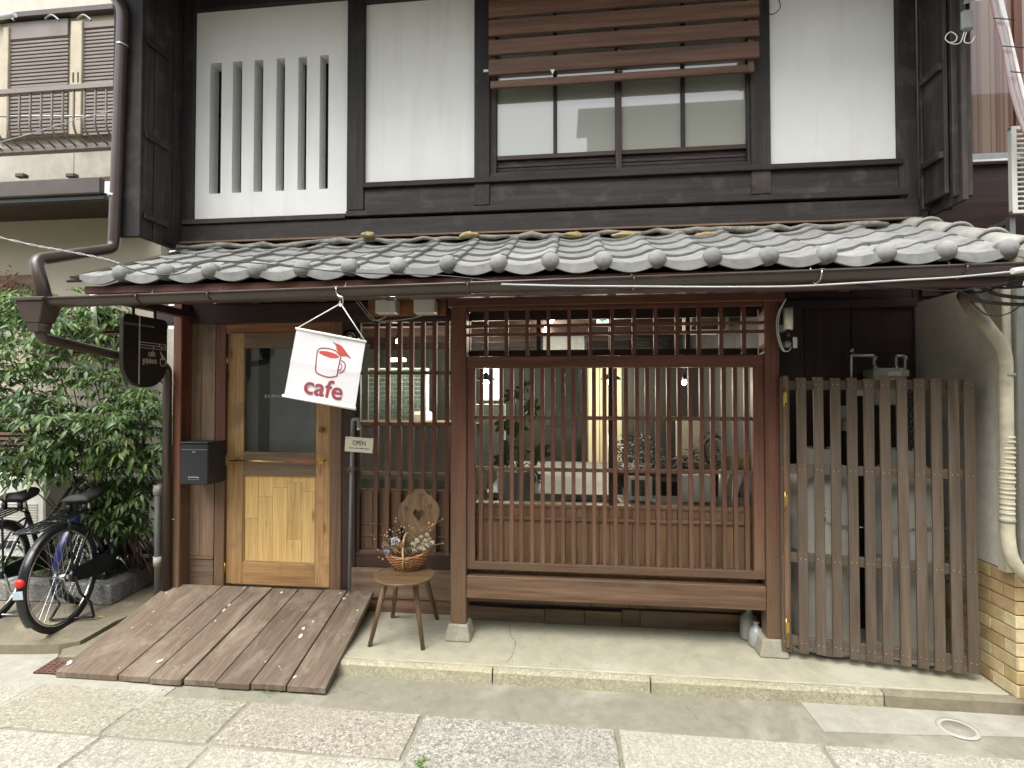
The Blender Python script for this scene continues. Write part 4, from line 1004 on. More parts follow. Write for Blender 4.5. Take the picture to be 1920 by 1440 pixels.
for px, py, s_, el in ((131, 1243, .030, 1.4), (299, 1241, .022, 1.6), (569, 1179, .016, 2.6), (564, 1193, .018, 3), (587, 1166, .010, 2), (553, 1270, .012, 2), (528, 1112, .018, 1.6), (645, 1123, .02, 1.3), (638, 1113, .012, 1.5), (651, 1116, .010, 1), (420, 1145, .012, 3.4), (430, 1135, .012, 3), (458, 1103, .010, 3), (404, 1165, .010, 1.5), (288, 1148, .010, 1.5), (312, 1113, .011, 1.5), (332, 1111, .006, 1), (296, 1121, .007, 1), (248, 1178, .009, 1), (278, 1171, .006, 1), (224, 1253, .006, 1), (345, 1247, .006, 1), (524, 1251, .007, 1), (527, 1256, .006, 1), (386, 1134, .006, 1), (566, 1145, .006, 1), (530, 1166, .005, 1), (670, 1145, .012, 2), (663, 1166, .006, 1), (645, 1190, .005, 1), (612, 1185, .006, 1)):
    p, n_ = onramp(px, py); pts = []
    al = Vector(((TLr - BLr)).normalized()); ac = n_.cross(al).normalized(); nn_ = 9; ph = rnd.uniform(0, 3)
    for k in range(nn_):
        a = 2 * math.pi * k / nn_; r0 = s_ * .5 * (1 + .35 * math.sin(2 * a + ph) + rnd.uniform(-.2, .2)); pts.append((math.cos(a) * r0, math.sin(a) * r0 * el))
    MB().prism(pts, n_ * .0012, p + n_ * .0034, ac, al).obj('paint_spot', M['splash'], ramp_)
# steel grating over the drain beside the ramp
gr = thing('drain_grating', 'rusty perforated drain cover half under the left edge of the ramp', 'drain cover', gd(110, 1245, -.076))
gpt = [gd(62, 1262, -.074), gd(118, 1227, -.074), gd(160, 1228, -.074), gd(140, 1266, -.074)]
g0 = gpt[0]; gu_ = (gd(200, 1268, -.074) - gd(62, 1262, -.074)); gv_ = gpt[1] - gpt[0]; W1, L1 = .26, gv_.length
gu_.z = 0; gu_.normalize(); gv_.normalize(); m = MB(); ng, nl = 7, 9
rust = plain('rusty_iron', (.12, .060, .045), .8, mott=.35, scale=30, bumps=.4)
for i in range(ng + 1): m.prism([(0, 0), (.012, 0), (.012, .006), (0, .006)], gv_ * L1, g0 + gu_ * (W1 - .012) * i / ng, gu_, (0, 0, 1))
for j in range(nl + 1): m.prism([(0, 0), (.012, 0), (.012, .0055), (0, .0055)], gu_ * W1, g0 + gv_ * (L1 - .012) * j / nl, gv_, (0, 0, 1))
m.obj('grate', rust, gr)
MB().prism([(0, 0), (W1, 0), (W1, L1), (0, L1)], (0, 0, -.004), g0 + Vector((0, 0, -.0005)), gu_, gv_).obj('pit', M['black'], gr)
# round inspection cover
mc_ = gd(1796, 1365, -.074); ih = thing('inspection_cover', 'small round iron inspection cover set in a white ring in the pavement', 'manhole cover', mc_)
rr_ = (gd(1835, 1365, -.074) - mc_).length * .86
MB().lathe([(rr_, 0), (rr_, .004), (rr_ - .018, .005), (rr_ - .022, .002)], 40, (mc_.x, mc_.y, -.0785)).obj('ring', plain('pale_ring', (.38, .37, .32), .6), ih)
MB().lathe([(rr_ - .023, .0), (rr_ - .024, .0035), (.001, .0035)], 32, (mc_.x, mc_.y, -.0785)).obj('lid', concrete('lid_iron', (.26, .25, .21), (.36, .35, .3), (.15, .15, .13), 8), ih)
# ------------------------------------------------------------------ recess right of the bay: dark boards, gas cylinders behind a slatted gate
YR_ = .35
XN = 2.27                                                   # side wall of the right-hand neighbour
bpx = [1466, 1508, 1596, 1712]
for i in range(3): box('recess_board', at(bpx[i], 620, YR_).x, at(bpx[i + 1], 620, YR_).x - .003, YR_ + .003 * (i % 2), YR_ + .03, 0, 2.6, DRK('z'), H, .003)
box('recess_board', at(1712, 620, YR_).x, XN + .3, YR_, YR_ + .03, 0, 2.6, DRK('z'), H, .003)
box('recess_rail', pR1, XN - .002, YR_ - .03, YR_ - .001, at(1600, 578, YR_).z, at(1600, 562, YR_).z, DRK('x'), H, .003)
ga_, gb_ = Vector((at(1466, 960, -.13).x, -.13, 0)), Vector((at(1829, 960, -.30).x, -.30, 0))
gz0, gz1 = .045, 1.655
gt = thing('slatted_gate', 'weathered grey-brown slatted wooden gate screening the gas cylinders', 'gate', (ga_.x, ga_.y, gz0))
gd_ = (gb_ - ga_); gl_ = gd_.length; ang = math.atan2(gd_.y, gd_.x)
def gl_box(name, u0, u1, w0, w1, z0, z1, mat, bev=.002, parent=None, lean=0):
    """box in the gate's own plane: u along it, w behind it"""
    c = Vector(((u0 + u1) / 2, (w0 + w1) / 2, 0)); c.rotate(Matrix.Rotation(ang, 3, 'Z')); c = ga_ + c; c.z = (z0 + z1) / 2
    h = (u1 - u0) / 2, (w1 - w0) / 2
    return box(name, c.x - h[0], c.x + h[0], c.y - h[1], c.y + h[1], z0, z1, mat, parent or gt, bev, rot=(0, lean, ang))
sx_ = [1464, 1496, 1528, 1559.5, 1591, 1622, 1653, 1685, 1717.5, 1749, 1781.5, 1811]
def gu_at(px):   # position along the gate for a picture column
    d = ray(px, 960); nn = Vector((-gd_.y, gd_.x, 0)); t = (ga_ - CAM).dot(nn) / d.dot(nn); return (CAM + d * t - ga_).dot(gd_) / gl_
for i, px in enumerate(sx_):
    w = 16; u0 = gu_at(px); u1 = gu_at(px + w)
    gl_box('slat', u0, u0 + .0515, 0, .018, gz0 + rnd.uniform(-.004, .004), gz1 + rnd.uniform(-.004, .004) - .02 * i / 11, GRY('z'), .0025, lean=rnd.uniform(-.0025, .0025))
for py in (720, 892, 1066, 1240):
    z = {720: gz1 - .075, 892: 1.085, 1066: .565, 1240: .075}[py]
    gl_box('cross_rail', .0, gl_, .019, .045, z, z + .055, GRY('x'))
    m = MB()
    for i, px in enumerate(sx_):
        for q in (.013, .038):
            c = Vector((gu_at(px) + q, -.001, 0)); c.rotate(Matrix.Rotation(ang, 3, 'Z')); c += ga_; c.z = z + .028 + rnd.uniform(-.004, .004)
            m.ell(c, .0032, .0025, .0032, 6, 4)
    m.obj('screw_heads', M['steel'], gt, kind='stuff')
hp_x = pR1
box('hinge_post', hp_x + .001, hp_x + .028, YP - .045, YP + .08, .07, gz1 + .01, BRN('z'), gt, .003)
for z in (at(1453, 745, YP).z, at(1453, 935, YP).z, at(1453, 1170, YP).z):
    MB().tube([(hp_x + .004, YP - .05, z - .055), (hp_x + .004, YP - .05, z + .055)], .0035, 8).box(hp_x + .005, hp_x + .022, YP - .0475, YP - .046, z - .03, z + .03).obj('hinge', M['brass'], gt)
def cylinder(px0, px1, yc, top, label, h=1.13):
    xa, xb = xs(px0, yc, 1000), xs(px1, yc, 1000); cx = (xa + xb) / 2; r = .185
    t = thing('gas_cylinder', label, 'gas cylinder', (cx, yc, .012), 'gas cylinders behind the gate')
    c = (cx, yc, 0)
    pr = [(r - .01, .075), (r, .10), (r, .60), (r + .0015, .603), (r, .606), (r, h - .13), (r * .93, h - .06), (r * .72, h - .015), (r * .4, h + .012), (.001, h + .02)]
    MB().lathe(pr, 40, c).obj('tank', M['tank'], t)
    MB().lathe([(r - .004, .078), (r - .002, .015), (r + .004, .012), (r - .014, .012), (r - .016, .078)], 36, c).obj('foot_ring', M['tank'], t)
    MB().lathe([(.10, h - .02), (.105, h + .09), (.098, h + .09), (.094, h - .02)], 28, c).obj('valve_guard', M['tank'], t)
    MB().tube([(cx, yc, h + .01), (cx, yc, h + .09)], .014, 10).tube([(cx - .04, yc, h + .085), (cx + .04, yc, h + .085)], .016, 10).obj('valve', M['brass'], t)
    return t
tA = cylinder(1480, 1598, .085, 0, 'left gas cylinder behind the gate, stencilled with dark letters')
tB = cylinder(1632, 1762, .035, 0, 'right gas cylinder behind the gate, with orange rusty marks')
M['rustpaint'] = plain('orange_marks', (.42, .17, .03), .7, mott=.4, scale=60)
for z, w, hh in ((.86, .05, .07), (.74, .035, .03)):
    x = W[tB.name].x + .10; y = W[tB.name].y - math.sqrt(.187 ** 2 - .10 ** 2)
    MB().prism([(-w / 2, -hh / 2), (w * .2, -hh / 2), (w / 2, hh * .2), (0, hh / 2), (-w * .4, hh * .3)], (.001, .003, 0), (x, y - .0015, z), Vector((.84, .54, 0)).normalized(), (0, 0, 1)).obj('rust_mark', M['rustpaint'], tB)
text('stencil', '22\n50', (W[tA.name].x - .075, W[tA.name].y - .1785, .84), .055, M['ink'], tA, (R(90), 0, R(-18)))
# chain round both, safety chain hanging on the wall, meter and pipework
ch = thing('safety_chain', 'thin steel chain strung across both gas cylinders', 'chain', (1.75, -.17, .78))
m = MB(); a, b = Vector((W[tA.name].x - .14, -.035, .80)), Vector((W[tB.name].x + .16, -.09, .78)); mid = [Vector((W[tA.name].x, -.107, .79)), Vector((W[tB.name].x, -.157, .79))]
path = smooth_path([a, mid[0], (mid[0] + mid[1]) / 2 + Vector((0, .03, -.02)), mid[1], b], 12)
for i in range(0, len(path) - 1):
    p, q = path[i], path[i + 1]; t = (q - p).normalized(); s = Vector((0, 0, 1)) if i % 2 else t.cross(Vector((0, 0, 1))); 
    m.tube([p + t * (.011 * math.cos(k * math.pi / 4)) * 1.3 + s * .006 * math.sin(k * math.pi / 4) for k in range(8)], .002, 5, closed=True)
m.obj('links', M['steel'], ch, kind='stuff')
ch2 = thing('wall_chain', 'dark iron chain hanging on the boards above the right cylinder', 'chain', at(1706, 850, YR_ - .03))
m = MB(); p = at(1706, 722, YR_ - .03)
for k in range(16):
    s = Vector((1, 0, 0)) if k % 2 else Vector((0, 1, 0)); c = p - Vector((0, 0, .032 * k))
    m.tube([c + Vector((0, 0, .021 * math.cos(q * math.pi / 5))) + s * .011 * math.sin(q * math.pi / 5) for q in range(10)], .0032, 5, closed=True)
m.obj('links', M['steel'], ch2)
YM = YR_ - .12
gm_ = thing('gas_meter', 'grey gas meter with galvanised pipes rising above the slatted gate', 'gas meter', at(1665, 760, YM))
A = lambda px, py: at(px, py, YM)
a, b = A(1636, 690), A(1696, 760)
box('meter_case', a.x, b.x, YM - .02, YM + .10, b.z, a.z, M['tank'], gm_, .012)
box('meter_top', A(1633, 700).x, A(1700, 700).x, YM - .03, YM + .10, A(1660, 706).z, A(1660, 694).z, M['tank'], gm_, .004)
box('dial', A(1660, 700).x, A(1684, 700).x, YM - .034, YM - .0305, A(1660, 705).z, A(1660, 697).z, M['white'], gm_, .001)
MB().tube(bend_path([A(1596, 900), A(1596, 667), A(1638, 667), A(1640, 694)], .012), .011, 10).obj('pipe', M['steel'], gm_)
MB().tube(bend_path([A(1680, 694), A(1680, 668), A(1697, 668), A(1698, 900)], .012), .011, 10).obj('pipe', M['steel'], gm_)
for px, py in ((1596, 667), (1640, 690), (1680, 690), (1596, 657), (1640, 672), (1697, 672)):
    p = A(px, py); MB().tube([p + Vector((0, 0, -.012)), p + Vector((0, 0, .012))], .016, 12).obj('fitting', M['steel'], gm_)
rg = thing('gas_regulator', 'pale grey gas regulator on the boards behind the fourth and fifth slats', 'regulator', at(1582, 810, YM))
q = at(1583, 790, YM); MB().box(q.x - .03, q.x + .03, YM - .01, YM + .06, q.z - .06, q.z + .10).obj('plate', M['tank'], rg, bev=.004)
MB().lathe([(.045, .0), (.045, -.03), (.02, -.04), (.001, -.042)], 20, (q.x + .01, YM - .011, q.z - .02), 'y').obj('diaphragm', M['tank'], rg)
MB().tube([(q.x, YM, q.z - .061), (q.x, YM, q.z - .2)], .012, 8).obj('hose', M['cable'], rg)
box('tag', at(1597, 723, YM).x, at(1617, 723, YM).x, YM - .03, YM - .025, at(1600, 742, YM).z, at(1600, 722, YM).z, M['offwhite'], gm_, .001)
# white sensor tube beside the post with its cable loop
ws = thing('wall_sensor_light', 'white cylindrical fitting with looped cable on the right post above the gate', 'light', at(1478, 650, YP - .03))
q0, q1 = at(1478, 578, YP - .02), at(1478, 618, YP - .02)
MB().tube([q0, q1], .026, 18).obj('housing', M['offwhite'], ws)
MB().tube([q1, at(1478, 632, YP - .02)], .014, 10).obj('neck', M['black'], ws)
MB().ell(at(1476, 645, YP - .02), .022, .022, .024, 12, 8).obj('sensor', M['pvc'], ws)
box('bracket', pR1 + .001, q0.x + .02, YP - .006, YP + .02, q1.z - .01, q1.z + .03, M['pvc'], ws, .002)
box('plate', at(1484, 640, YP).x, at(1491, 640, YP).x, YP - .03, YP - .02, at(1485, 653, YP).z, at(1485, 633, YP).z, M['offwhite'], ws, .001)
for o_ in (0, 3): MB().tube(smooth_path([at(1474, 560, YP - .03), at(1458 + o_, 590, YP - .03), at(1457 + o_, 625, YP - .04), at(1466 + o_, 655, YP - .04), at(1478, 658, YP - .04), at(1484, 650, YP - .03)]), .0032, 6).obj('cable', M['offwhite'], ws)

# ------------------------------------------------------------------ right-hand neighbour: plaster, brick-tile plinth, wrapped pipe
YN0 = -.42
NB = thing('rendered_building', 'pale rendered neighbouring building with yellow-brown brick tile base at the right edge', 'building', (3.5, YN0, -.08))
M['render'] = concrete('rough_render', (.58, .55, .48), (.66, .64, .57), (.44, .42, .36), 1.6)
M['render_y'] = concrete('cream_render', (.50, .46, .36), (.58, .54, .44), (.42, .38, .3), 1.6)
zb1 = at(1866, 1075, YN0).z
box('side_wall', XN, XN + .05, YN0 + .012, 2.2, zb1 + .005, 2.16, M['render'], NB, 0)
box('side_wall', XN + .012, XN + .05, YN0 + .02, 2.2, -.08, zb1 + .004, M['mortar'], NB, 0)
xt0, xt1 = at(1862, 860, YN0).x, at(1880, 860, YN0).x
box('corner_trim', XN + .001, xt1 + .01, YN0 - .004, YN0 + .06, zb1 + .004, 2.25, M['white'] if False else M['render_y'], NB, .006)
box('front_wall', xt1 + .011, 7.5, YN0 + .004, YN0 + .06, zb1 + .004, 2.25, M['render_y'], NB, 0)
box('front_wall', XN + .012, 7.5, YN0 + .014, YN0 + .06, -.08, zb1 + .002, M['mortar'], NB, 0)
box('upper_wall', XN + .12, 7.5, YU + .35, YU + .45, 2.25, 5.2, DRK('z'), NB, 0)
# brick tiles: front face and side face
BT = [plain('brick_tile_' + n_, c_, .5, var=.1, mott=.18, scale=18) for n_, c_ in (('ochre', (.50, .385, .19)), ('tan', (.56, .44, .25)), ('brown', (.43, .30, .16)), ('pale', (.60, .50, .31)))]
rows = 10; rh = (zb1 + .08) / rows
for r_ in range(rows):
    z0 = -.08 + r_ * rh; bw = rh * 2.35
    x = XN; off = (r_ % 2) * bw / 2; x1 = XN + (bw / 2 if r_ % 2 else bw)
    while x < 4.6:
        box('brick', x + .004, x1 - .004, YN0, YN0 + .0135, z0 + .004, z0 + rh - .003, rnd.choice(BT), NB, .002)
        x = x1; x1 = x + bw
    y = YN0 + .0; y1 = YN0 + (bw if r_ % 2 else bw / 2)
    while y < .36:
        if y < .33: box('brick', XN - .0015, XN + .0115, y + (.0 if y == YN0 else .004), min(y1 - .004, .35), z0 + .004, z0 + rh - .003, rnd.choice(BT), NB, .002)
        y = y1; y1 = y + bw
# window of the neighbour at the edge
gx = at(1908, 860, YN0 - .02).x
wn_ = box('window_frame', gx, gx + .03, YN0 - .03, YN0 + .003, at(1905, 1050, YN0).z, 2.1, M['steel'], NB, .002)
box('window_frame', gx + .031, gx + 1.2, YN0 - .03, YN0 + .003, at(1905, 1052, YN0).z - .03, at(1905, 1052, YN0).z, M['steel'], NB, .002)
for py in (745, 800): z = at(1910, py, YN0 - .02).z; box('window_bar', gx + .031, gx + 1.2, YN0 - .028, YN0 + .003, z - .02, z + .0, M['offwhite'], NB, .002)
m_, nt, bs = nodes('green_glass'); bs.inputs['Base Color'].default_value = (.16, .22, .16, 1); bs.inputs['Roughness'].default_value = .12
box('pane', gx + .031, gx + 1.2, YN0 - .012, YN0 - .006, at(1905, 1050, YN0).z, 2.1, m_, NB, 0)
# wrapped cream pipe
M['wrap'] = plain('cream_pipe_wrap', (.46, .425, .32), .65, mott=.28, scale=9, bumps=.3)
YPp = YN0 - .06
pth = bend_path([at(1818, 560, YPp + .22), at(1838, 595, YPp + .05), at(1885, 655, YPp), at(1889, 1010, YPp), at(1896, 1050, YPp), at(1950, 1110, YPp)], .07, 8)
pp = MB().tube(pth, .030, 16).obj('wrapped_pipe', M['wrap'], NB)
for k in range(17):
    py = 820 + k * 9.5 + rnd.uniform(-2, 2); p = at(1888.5, py, YPp); MB().tube([p + Vector((0, 0, -.006)), p + Vector((0, 0, .006))], .0312 + rnd.uniform(0, .002), 14).obj('tape_turn', M['wrap'], pp)
for py in (703, 976): p = at(1888.5, py, YPp); MB().tube([p + Vector((0, 0, -.007)), p + Vector((0, 0, .007))], .034, 16).obj('pipe_clip', M['pvc'], pp)
MB().tube([at(1812, 552, YPp + .24), at(1828, 578, YPp + .14)], .045, 14).obj('pipe_sleeve', plain('brown_sleeve', (.22, .16, .11), .7), pp)
# upstairs window of the neighbour, louvered air-conditioner guard, eave bits
YV = YU + .20
vw = thing('aluminium_window', 'aluminium window with striped brown curtain above the right end of the roof', 'window', at(1860, 300, YV))
m_, nt, bs = nodes('striped_curtain'); co, rd = objco(nt, (1, 1, 1), spread=0)
wv = N(nt, 'ShaderNodeTexNoise'); wv.noise_dimensions = '1D'; sp_ = N(nt, 'ShaderNodeSeparateXYZ'); nt.links.new(co, sp_.inputs[0]); nt.links.new(sp_.outputs[0], wv.inputs['W']); wv.inputs['Scale'].default_value = 16; wv.inputs['Detail'].default_value = 3
c = ramp(nt, wv.outputs['Fac'], [(.42, (.22, .15, .105)), (.5, (.15, .095, .07)), (.56, (.10, .03, .025)), (.62, (.20, .135, .095))]).outputs[0]
nt.links.new(c, bs.inputs['Base Color']); bs.inputs['Roughness'].default_value = .5; bs.inputs['Coat Weight'].default_value = 1; bs.inputs['Coat Roughness'].default_value = .02
vx0, vx1 = at(1816, 200, YV).x, at(1902, 200, YV).x; vz0 = at(1855, 290, YV).z
box('pane', vx0, vx1, YV + .01, YV + .02, vz0, 4.6, m_, vw, 0)
box('sill_frame', vx0 - .01, vx1 + .02, YV - .03, YV + .03, vz0 - .045, vz0 - .001, M['steel'], vw, .004)
box('sill_track', vx0 - .01, vx1 + .02, YV - .045, YV + .03, vz0 - .062, vz0 - .047, M['white'], vw, .002)
box('frame', vx1 + .001, vx1 + .05, YV - .01, YV + .03, vz0, 4.6, RED('z'), vw, .002)
box('pane', vx1 + .052, vx1 + .9, YV + .01, YV + .02, vz0, 4.6, m_, vw, 0)
box('wall_under', vx0 - .3, vx1 + .9, YV + .0, YV + .03, 2.2, vz0 - .062, OLD('x') if False else DRK('x'), vw, 0)
YA2 = YU - .25
ac = thing('air_conditioner_cage', 'white metal louvred cage of an air conditioner at the upper right edge', 'air conditioner', at(1910, 400, YA2))
ax0 = at(1898, 330, YA2).x; az0, az1 = at(1905, 400, YA2).z, at(1905, 236, YA2).z
box('frame', ax0, ax0 + .028, YA2, YA2 + .03, az0, az1, M['offwhite'], ac, .002)
box('frame', ax0, ax0 + .7, YA2 + .001, YA2 + .03, az0 - .0, az0 + .02, M['offwhite'], ac, .002)
box('frame', ax0, ax0 + .7, YA2 + .001, YA2 + .03, az1 - .02, az1, M['offwhite'], ac, .002)
for k in range(16): z = az0 + .04 + k * (az1 - az0 - .06) / 16; box('louvre', ax0 + .03, ax0 + .7, YA2 + .005, YA2 + .02, z, z + .008, M['offwhite'], ac, 0)
box('unit', ax0 + .16, ax0 + .8, YA2 + .04, YA2 + .16, az0 + .03, az1 - .04, M['tank'], ac, .01)
for fx in (ax0 + .02, ax0 + .64):
    box('foot', fx, fx + .03, YA2 + .05, YA2 + .08, 2.25, az0 - .001, M['steel'], ac, 0)
    box('foot_arm', fx, fx + .03, YA2 + .0805, YU + .345, az0 - .04, az0 - .012, M['steel'], ac, 0)
box('lean_to_roof', XN + .13, 7.5, YN0 - .12, YU + .349, 2.251, 2.28, M['gutter'], NB, .003)
# insulated pipe bundle
pb = thing('pipe_bundle', 'white insulated pipe tied with a bundle of thin cables, sloping down at upper right', 'pipe', at(1915, 300, YU - .4))
MB().tube(smooth_path([at(1858, -60, YU - .38), at(1880, 30, YU - .38), at(1908, 150, YU - .36), at(1945, 290, YU - .34)]), .018, 12).obj('insulated_pipe', M['white'], pb)
for k in range(7):
    o_ = k * 3.2; MB().tube(smooth_path([at(1846 + o_, -60, YU - .39), at(1862 + o_, 20, YU - .39), at(1880 + o_ * .9, 90 + 2 * k, YU - .39), at(1896 + o_, 180, YU - .38), at(1925 + o_, 265 + 3 * k, YU - .36)]), .0042, 6).obj('cable', M['cable_g'] if k % 3 else plain('pink_cable_%d' % k, (.42, .25, .25), .5), pb)
for py, px in ((40, 1876), (92, 1893), (140, 1908)): p = at(px, py, YU - .39); MB().tube([p + Vector((-.05, -.02, .008)), p + Vector((.06, -.02, -.01))], .003, 5).obj('cable_tie', M['black'], pb)
# bracket, insulator and curled wire
ib = thing('cable_insulator', 'grey insulator bracket with curly wires on the right wing wall', 'insulator', at(1812, 70, YU - .3))
MB().add([at(1806, 8, YU - .3), at(1842, 0, YU - .3), at(1850, -20, YU - .3), at(1812, -14, YU - .3), at(1806, 8, YU - .26), at(1842, 0, YU - .26), at(1850, -20, YU - .26), at(1812, -14, YU - .26)], [(0, 1, 2, 3), (7, 6, 5, 4), (0, 4, 5, 1), (1, 5, 6, 2), (2, 6, 7, 3), (3, 7, 4, 0)]).obj('bracket', M['steel'], ib)
q = at(1811, 40, YU - .3); MB().box(q.x - .030, q.x + .035, YU - .32, YU - .25, q.z - .06, q.z + .06).obj('body', M['pvc'], ib, bev=.012)
MB().tube(smooth_path([at(1808, 60, YU - .31), at(1800, 80, YU - .32), at(1785, 82, YU - .32), at(1772, 72, YU - .32), at(1782, 60, YU - .32), at(1794, 68, YU - .32), at(1790, 78, YU - .32), at(1778, 80, YU - .32)]), .0028, 6).obj('wire', M['offwhite'], ib)
MB().tube(smooth_path([at(1812, 60, YU - .31), at(1808, 78, YU - .32), at(1820, 80, YU - .33), at(1828, 68, YU - .32)]), .0028, 6).obj('wire', M['offwhite'], ib)
# hollow concrete block at the right edge
q = gd(1922, 1335, -.075); cb_ = thing('concrete_block', 'grey hollow concrete block at the lower right edge before the tiled base', 'concrete block', q)
xl = gd(1885, 1300, -.0).x + .03; z0, z1 = -.076, .09; y0 = YN0 - .20; hw = .39
m = MB(); n = 10; o_ = []
for (x0, x1) in ((xl, xl + .03), (xl + .17, xl + .20), (xl + .34, xl + .37)): pass
outer = [(xl, z0), (xl + hw, z0), (xl + hw, z1), (xl, z1)]
for (x0, x1) in ((xl, xl + .035), (xl + .175, xl + .215), (xl + hw - .035, xl + hw)): m.box(x0, x1, y0, YN0 - .05, z0, z1)
m.box(xl, xl + hw, y0 + .001, YN0 - .051, z1 - .028, z1 - .001); m.box(xl, xl + hw, y0 + .001, YN0 - .051, z0 + .001, z0 + .028)
m.obj('block', M['pale_conc'], cb_, bev=.008)

# sake bottles at the foot of the right post
def jar(px, py, r, hgt, lab):
    p = gd(px, py, 0); MB().lathe([(.001, 0), (r * .85, 0), (r, .02), (r, hgt * .62), (r * .8, hgt * .74), (r * .35, hgt * .84), (r * .32, hgt * .95), (r * .42, hgt * .97), (r * .42, hgt), (.001, hgt)], 24, (p.x, p.y, 0)).obj('ceramic_jar', plain('jar_glaze_%d' % px, (.30, .31, .30), .3, mott=.1), None, cat='jar', label=lab)
jar(1404, 1198, .052, .20, 'tall grey ceramic jar under the bottom beam, left of the right post')
jar(1418, 1212, .045, .15, 'short pale ceramic jar tucked against the foot of the right post')

# ------------------------------------------------------------------ left-hand neighbour
YLn = .95
LB = thing('left_building', 'cream neighbouring house with brown shutters and balcony railing at the upper left', 'house', (-5.5, YLn, 0))
M['cream'] = concrete('cream_wall', (.52, .49, .42), (.60, .57, .50), (.44, .42, .36), 1.2)
M['taupe'] = plain('taupe_wall', (.45, .41, .32), .85, mott=.06, scale=3, bumps=.15, bscale=150)
M['shut'] = plain('brown_shutter', (.20, .17, .15), .5, mott=.1, scale=4)
L_ = lambda px, py, Y=YLn: at(px, py, Y)
xe = L_(300, 600).x
box('upper_wall', -9, xe, YLn, YLn + .1, L_(100, 336).z, 6.2, M['cream'], LB, 0)
box('lower_wall', -9, xe, YLn, YLn + .1, L_(100, 620).z, L_(100, 372).z, M['taupe'], LB, 0)
box('lower_wall', L_(150, 700).x, xe + .6, YLn, YLn + .1, 0, L_(100, 620).z - .001, M['cream'], LB, 0)
box('lower_wall', -9, L_(150, 700).x - .001, YLn, YLn + .1, 0, L_(100, 620).z - .001, M['taupe'], LB, 0)
ev = box('eave_board', -9, L_(232, 350).x + .3, YLn - .55, YLn - .5, at(100, 366, YLn - .55).z, at(100, 335, YLn - .55).z, M['gutter'], LB, .01)
box('eave_soffit', -9, L_(232, 350).x + .3, YLn - .499, YLn - .001, at(100, 366, YLn - .55).z - .0, at(100, 366, YLn - .55).z + .02, DRK('x'), ev, 0)
box('eave_strip', -9, L_(232, 350).x + .3, YLn - .52, YLn - .46, at(100, 374, YLn - .55).z, at(100, 366, YLn - .55).z - .001, M['black'], ev, 0)
for px in (35, 130): p = at(px, 331, YLn - .53); box('snow_clip', p.x - .04, p.x + .04, p.y, p.y + .05, p.z, p.z + .03, M['gutter'], ev, .005)
box('wall_seam', L_(138, 300).x, L_(138, 300).x + .006, YLn - .002, YLn, L_(138, 330).z, L_(138, 268).z, M['pvc'], LB, 0)
# shutters
sh = box('window_surround', L_(2, 100).x, L_(232, 100).x, YLn - .05, YLn - .001, L_(110, 258).z, L_(110, 40).z, M['taupe'], LB, .003)
for a, b in ((15, 130), (153, 232)):
    z0, z1 = L_((a + b) / 2, 256, YLn - .05).z, L_((a + b) / 2, 50, YLn - .05).z; n = 30
    x0, x1 = L_(a, 150, YLn - .05).x, L_(b, 150, YLn - .05).x
    for k in range(n):
        z = z0 + (z1 - z0) * k / n; h = (z1 - z0) / n
        box('shutter_slat', x0, x1, YLn - .068, YLn - .051, z + h * .28, z + h, M['shut'], sh, .003)
    box('shutter_head', x0, x1, YLn - .075, YLn - .051, z1 - .12 if a < 100 else z1 - .02, z1 + .04, M['shut'], sh, .003)
for a, b in ((4, 14), (131, 152)):
    box('shutter_post', L_(a, 150, YLn - .09).x, L_(b, 150, YLn - .09).x, YLn - .09, YLn - .052, L_(70, 256, YLn - .09).z, L_(70, 45, YLn - .09).z, plain('cream_frame_%d' % a, (.42, .37, .27), .6), sh, .004)
for px in (137, 146): p = L_(px, 145, YLn - .092); box('pull_slot', p.x - .006, p.x + .006, YLn - .094, YLn - .0905, p.z - .045, p.z + .045, M['black'], sh, 0)
bx = box('window_lintel', L_(0, 40).x - .5, L_(232, 40).x, YLn - .12, YLn - .001, L_(110, 44).z, L_(110, 34).z, M['gutter'], LB, .003)
# balcony railing with curved balusters
YBr = YLn - .42
rl = box('balcony_rail', at(-300, 165, YBr).x, at(222, 165, YBr).x, YBr - .02, YBr + .02, at(110, 172, YBr).z, at(110, 162, YBr).z, M['shut'], LB, .004)
rl['label'] = 'balcony rail with curved balusters'
box('balcony_base', at(-300, 262, YBr).x, at(222, 262, YBr).x, YBr + .12, YBr + .18, at(110, 268, YBr).z, at(110, 258, YBr).z, M['shut'], rl, .004)
for k in range(-6, 15):
    px = 17 + 20.3 * k; p = at(px, 172, YBr)
    if px > 222: continue
    z0 = at(110, 262, YBr).z; z1 = at(110, 165, YBr).z
    MB().tube(smooth_path([(p.x, YBr, z1), (p.x, YBr, z1 * .5 + z0 * .5), (p.x, YBr, z0 + .12), (p.x, YBr + .04, z0 + .04), (p.x, YBr + .14, z0)], 4), .009, 7).obj('baluster', M['shut'], rl)
MB().tube([at(-200, 218, YBr + .1), at(222, 218, YBr + .1)], .008, 6).obj('wire_rail', M['steel'], rl)
for px in (105, 165, 20): MB().tube(smooth_path([at(px - 20, 35, YLn - .12), at(px - 8, 28, YLn - .3), at(px + 6, 38, YLn - .35)]), .008, 6).obj('drying_hook', M['pvc'], LB)
MB().tube([at(-60, 42, YLn - .45), at(28, 27, YLn - .45)], .022, 10).obj('drying_pole', M['white'], LB)
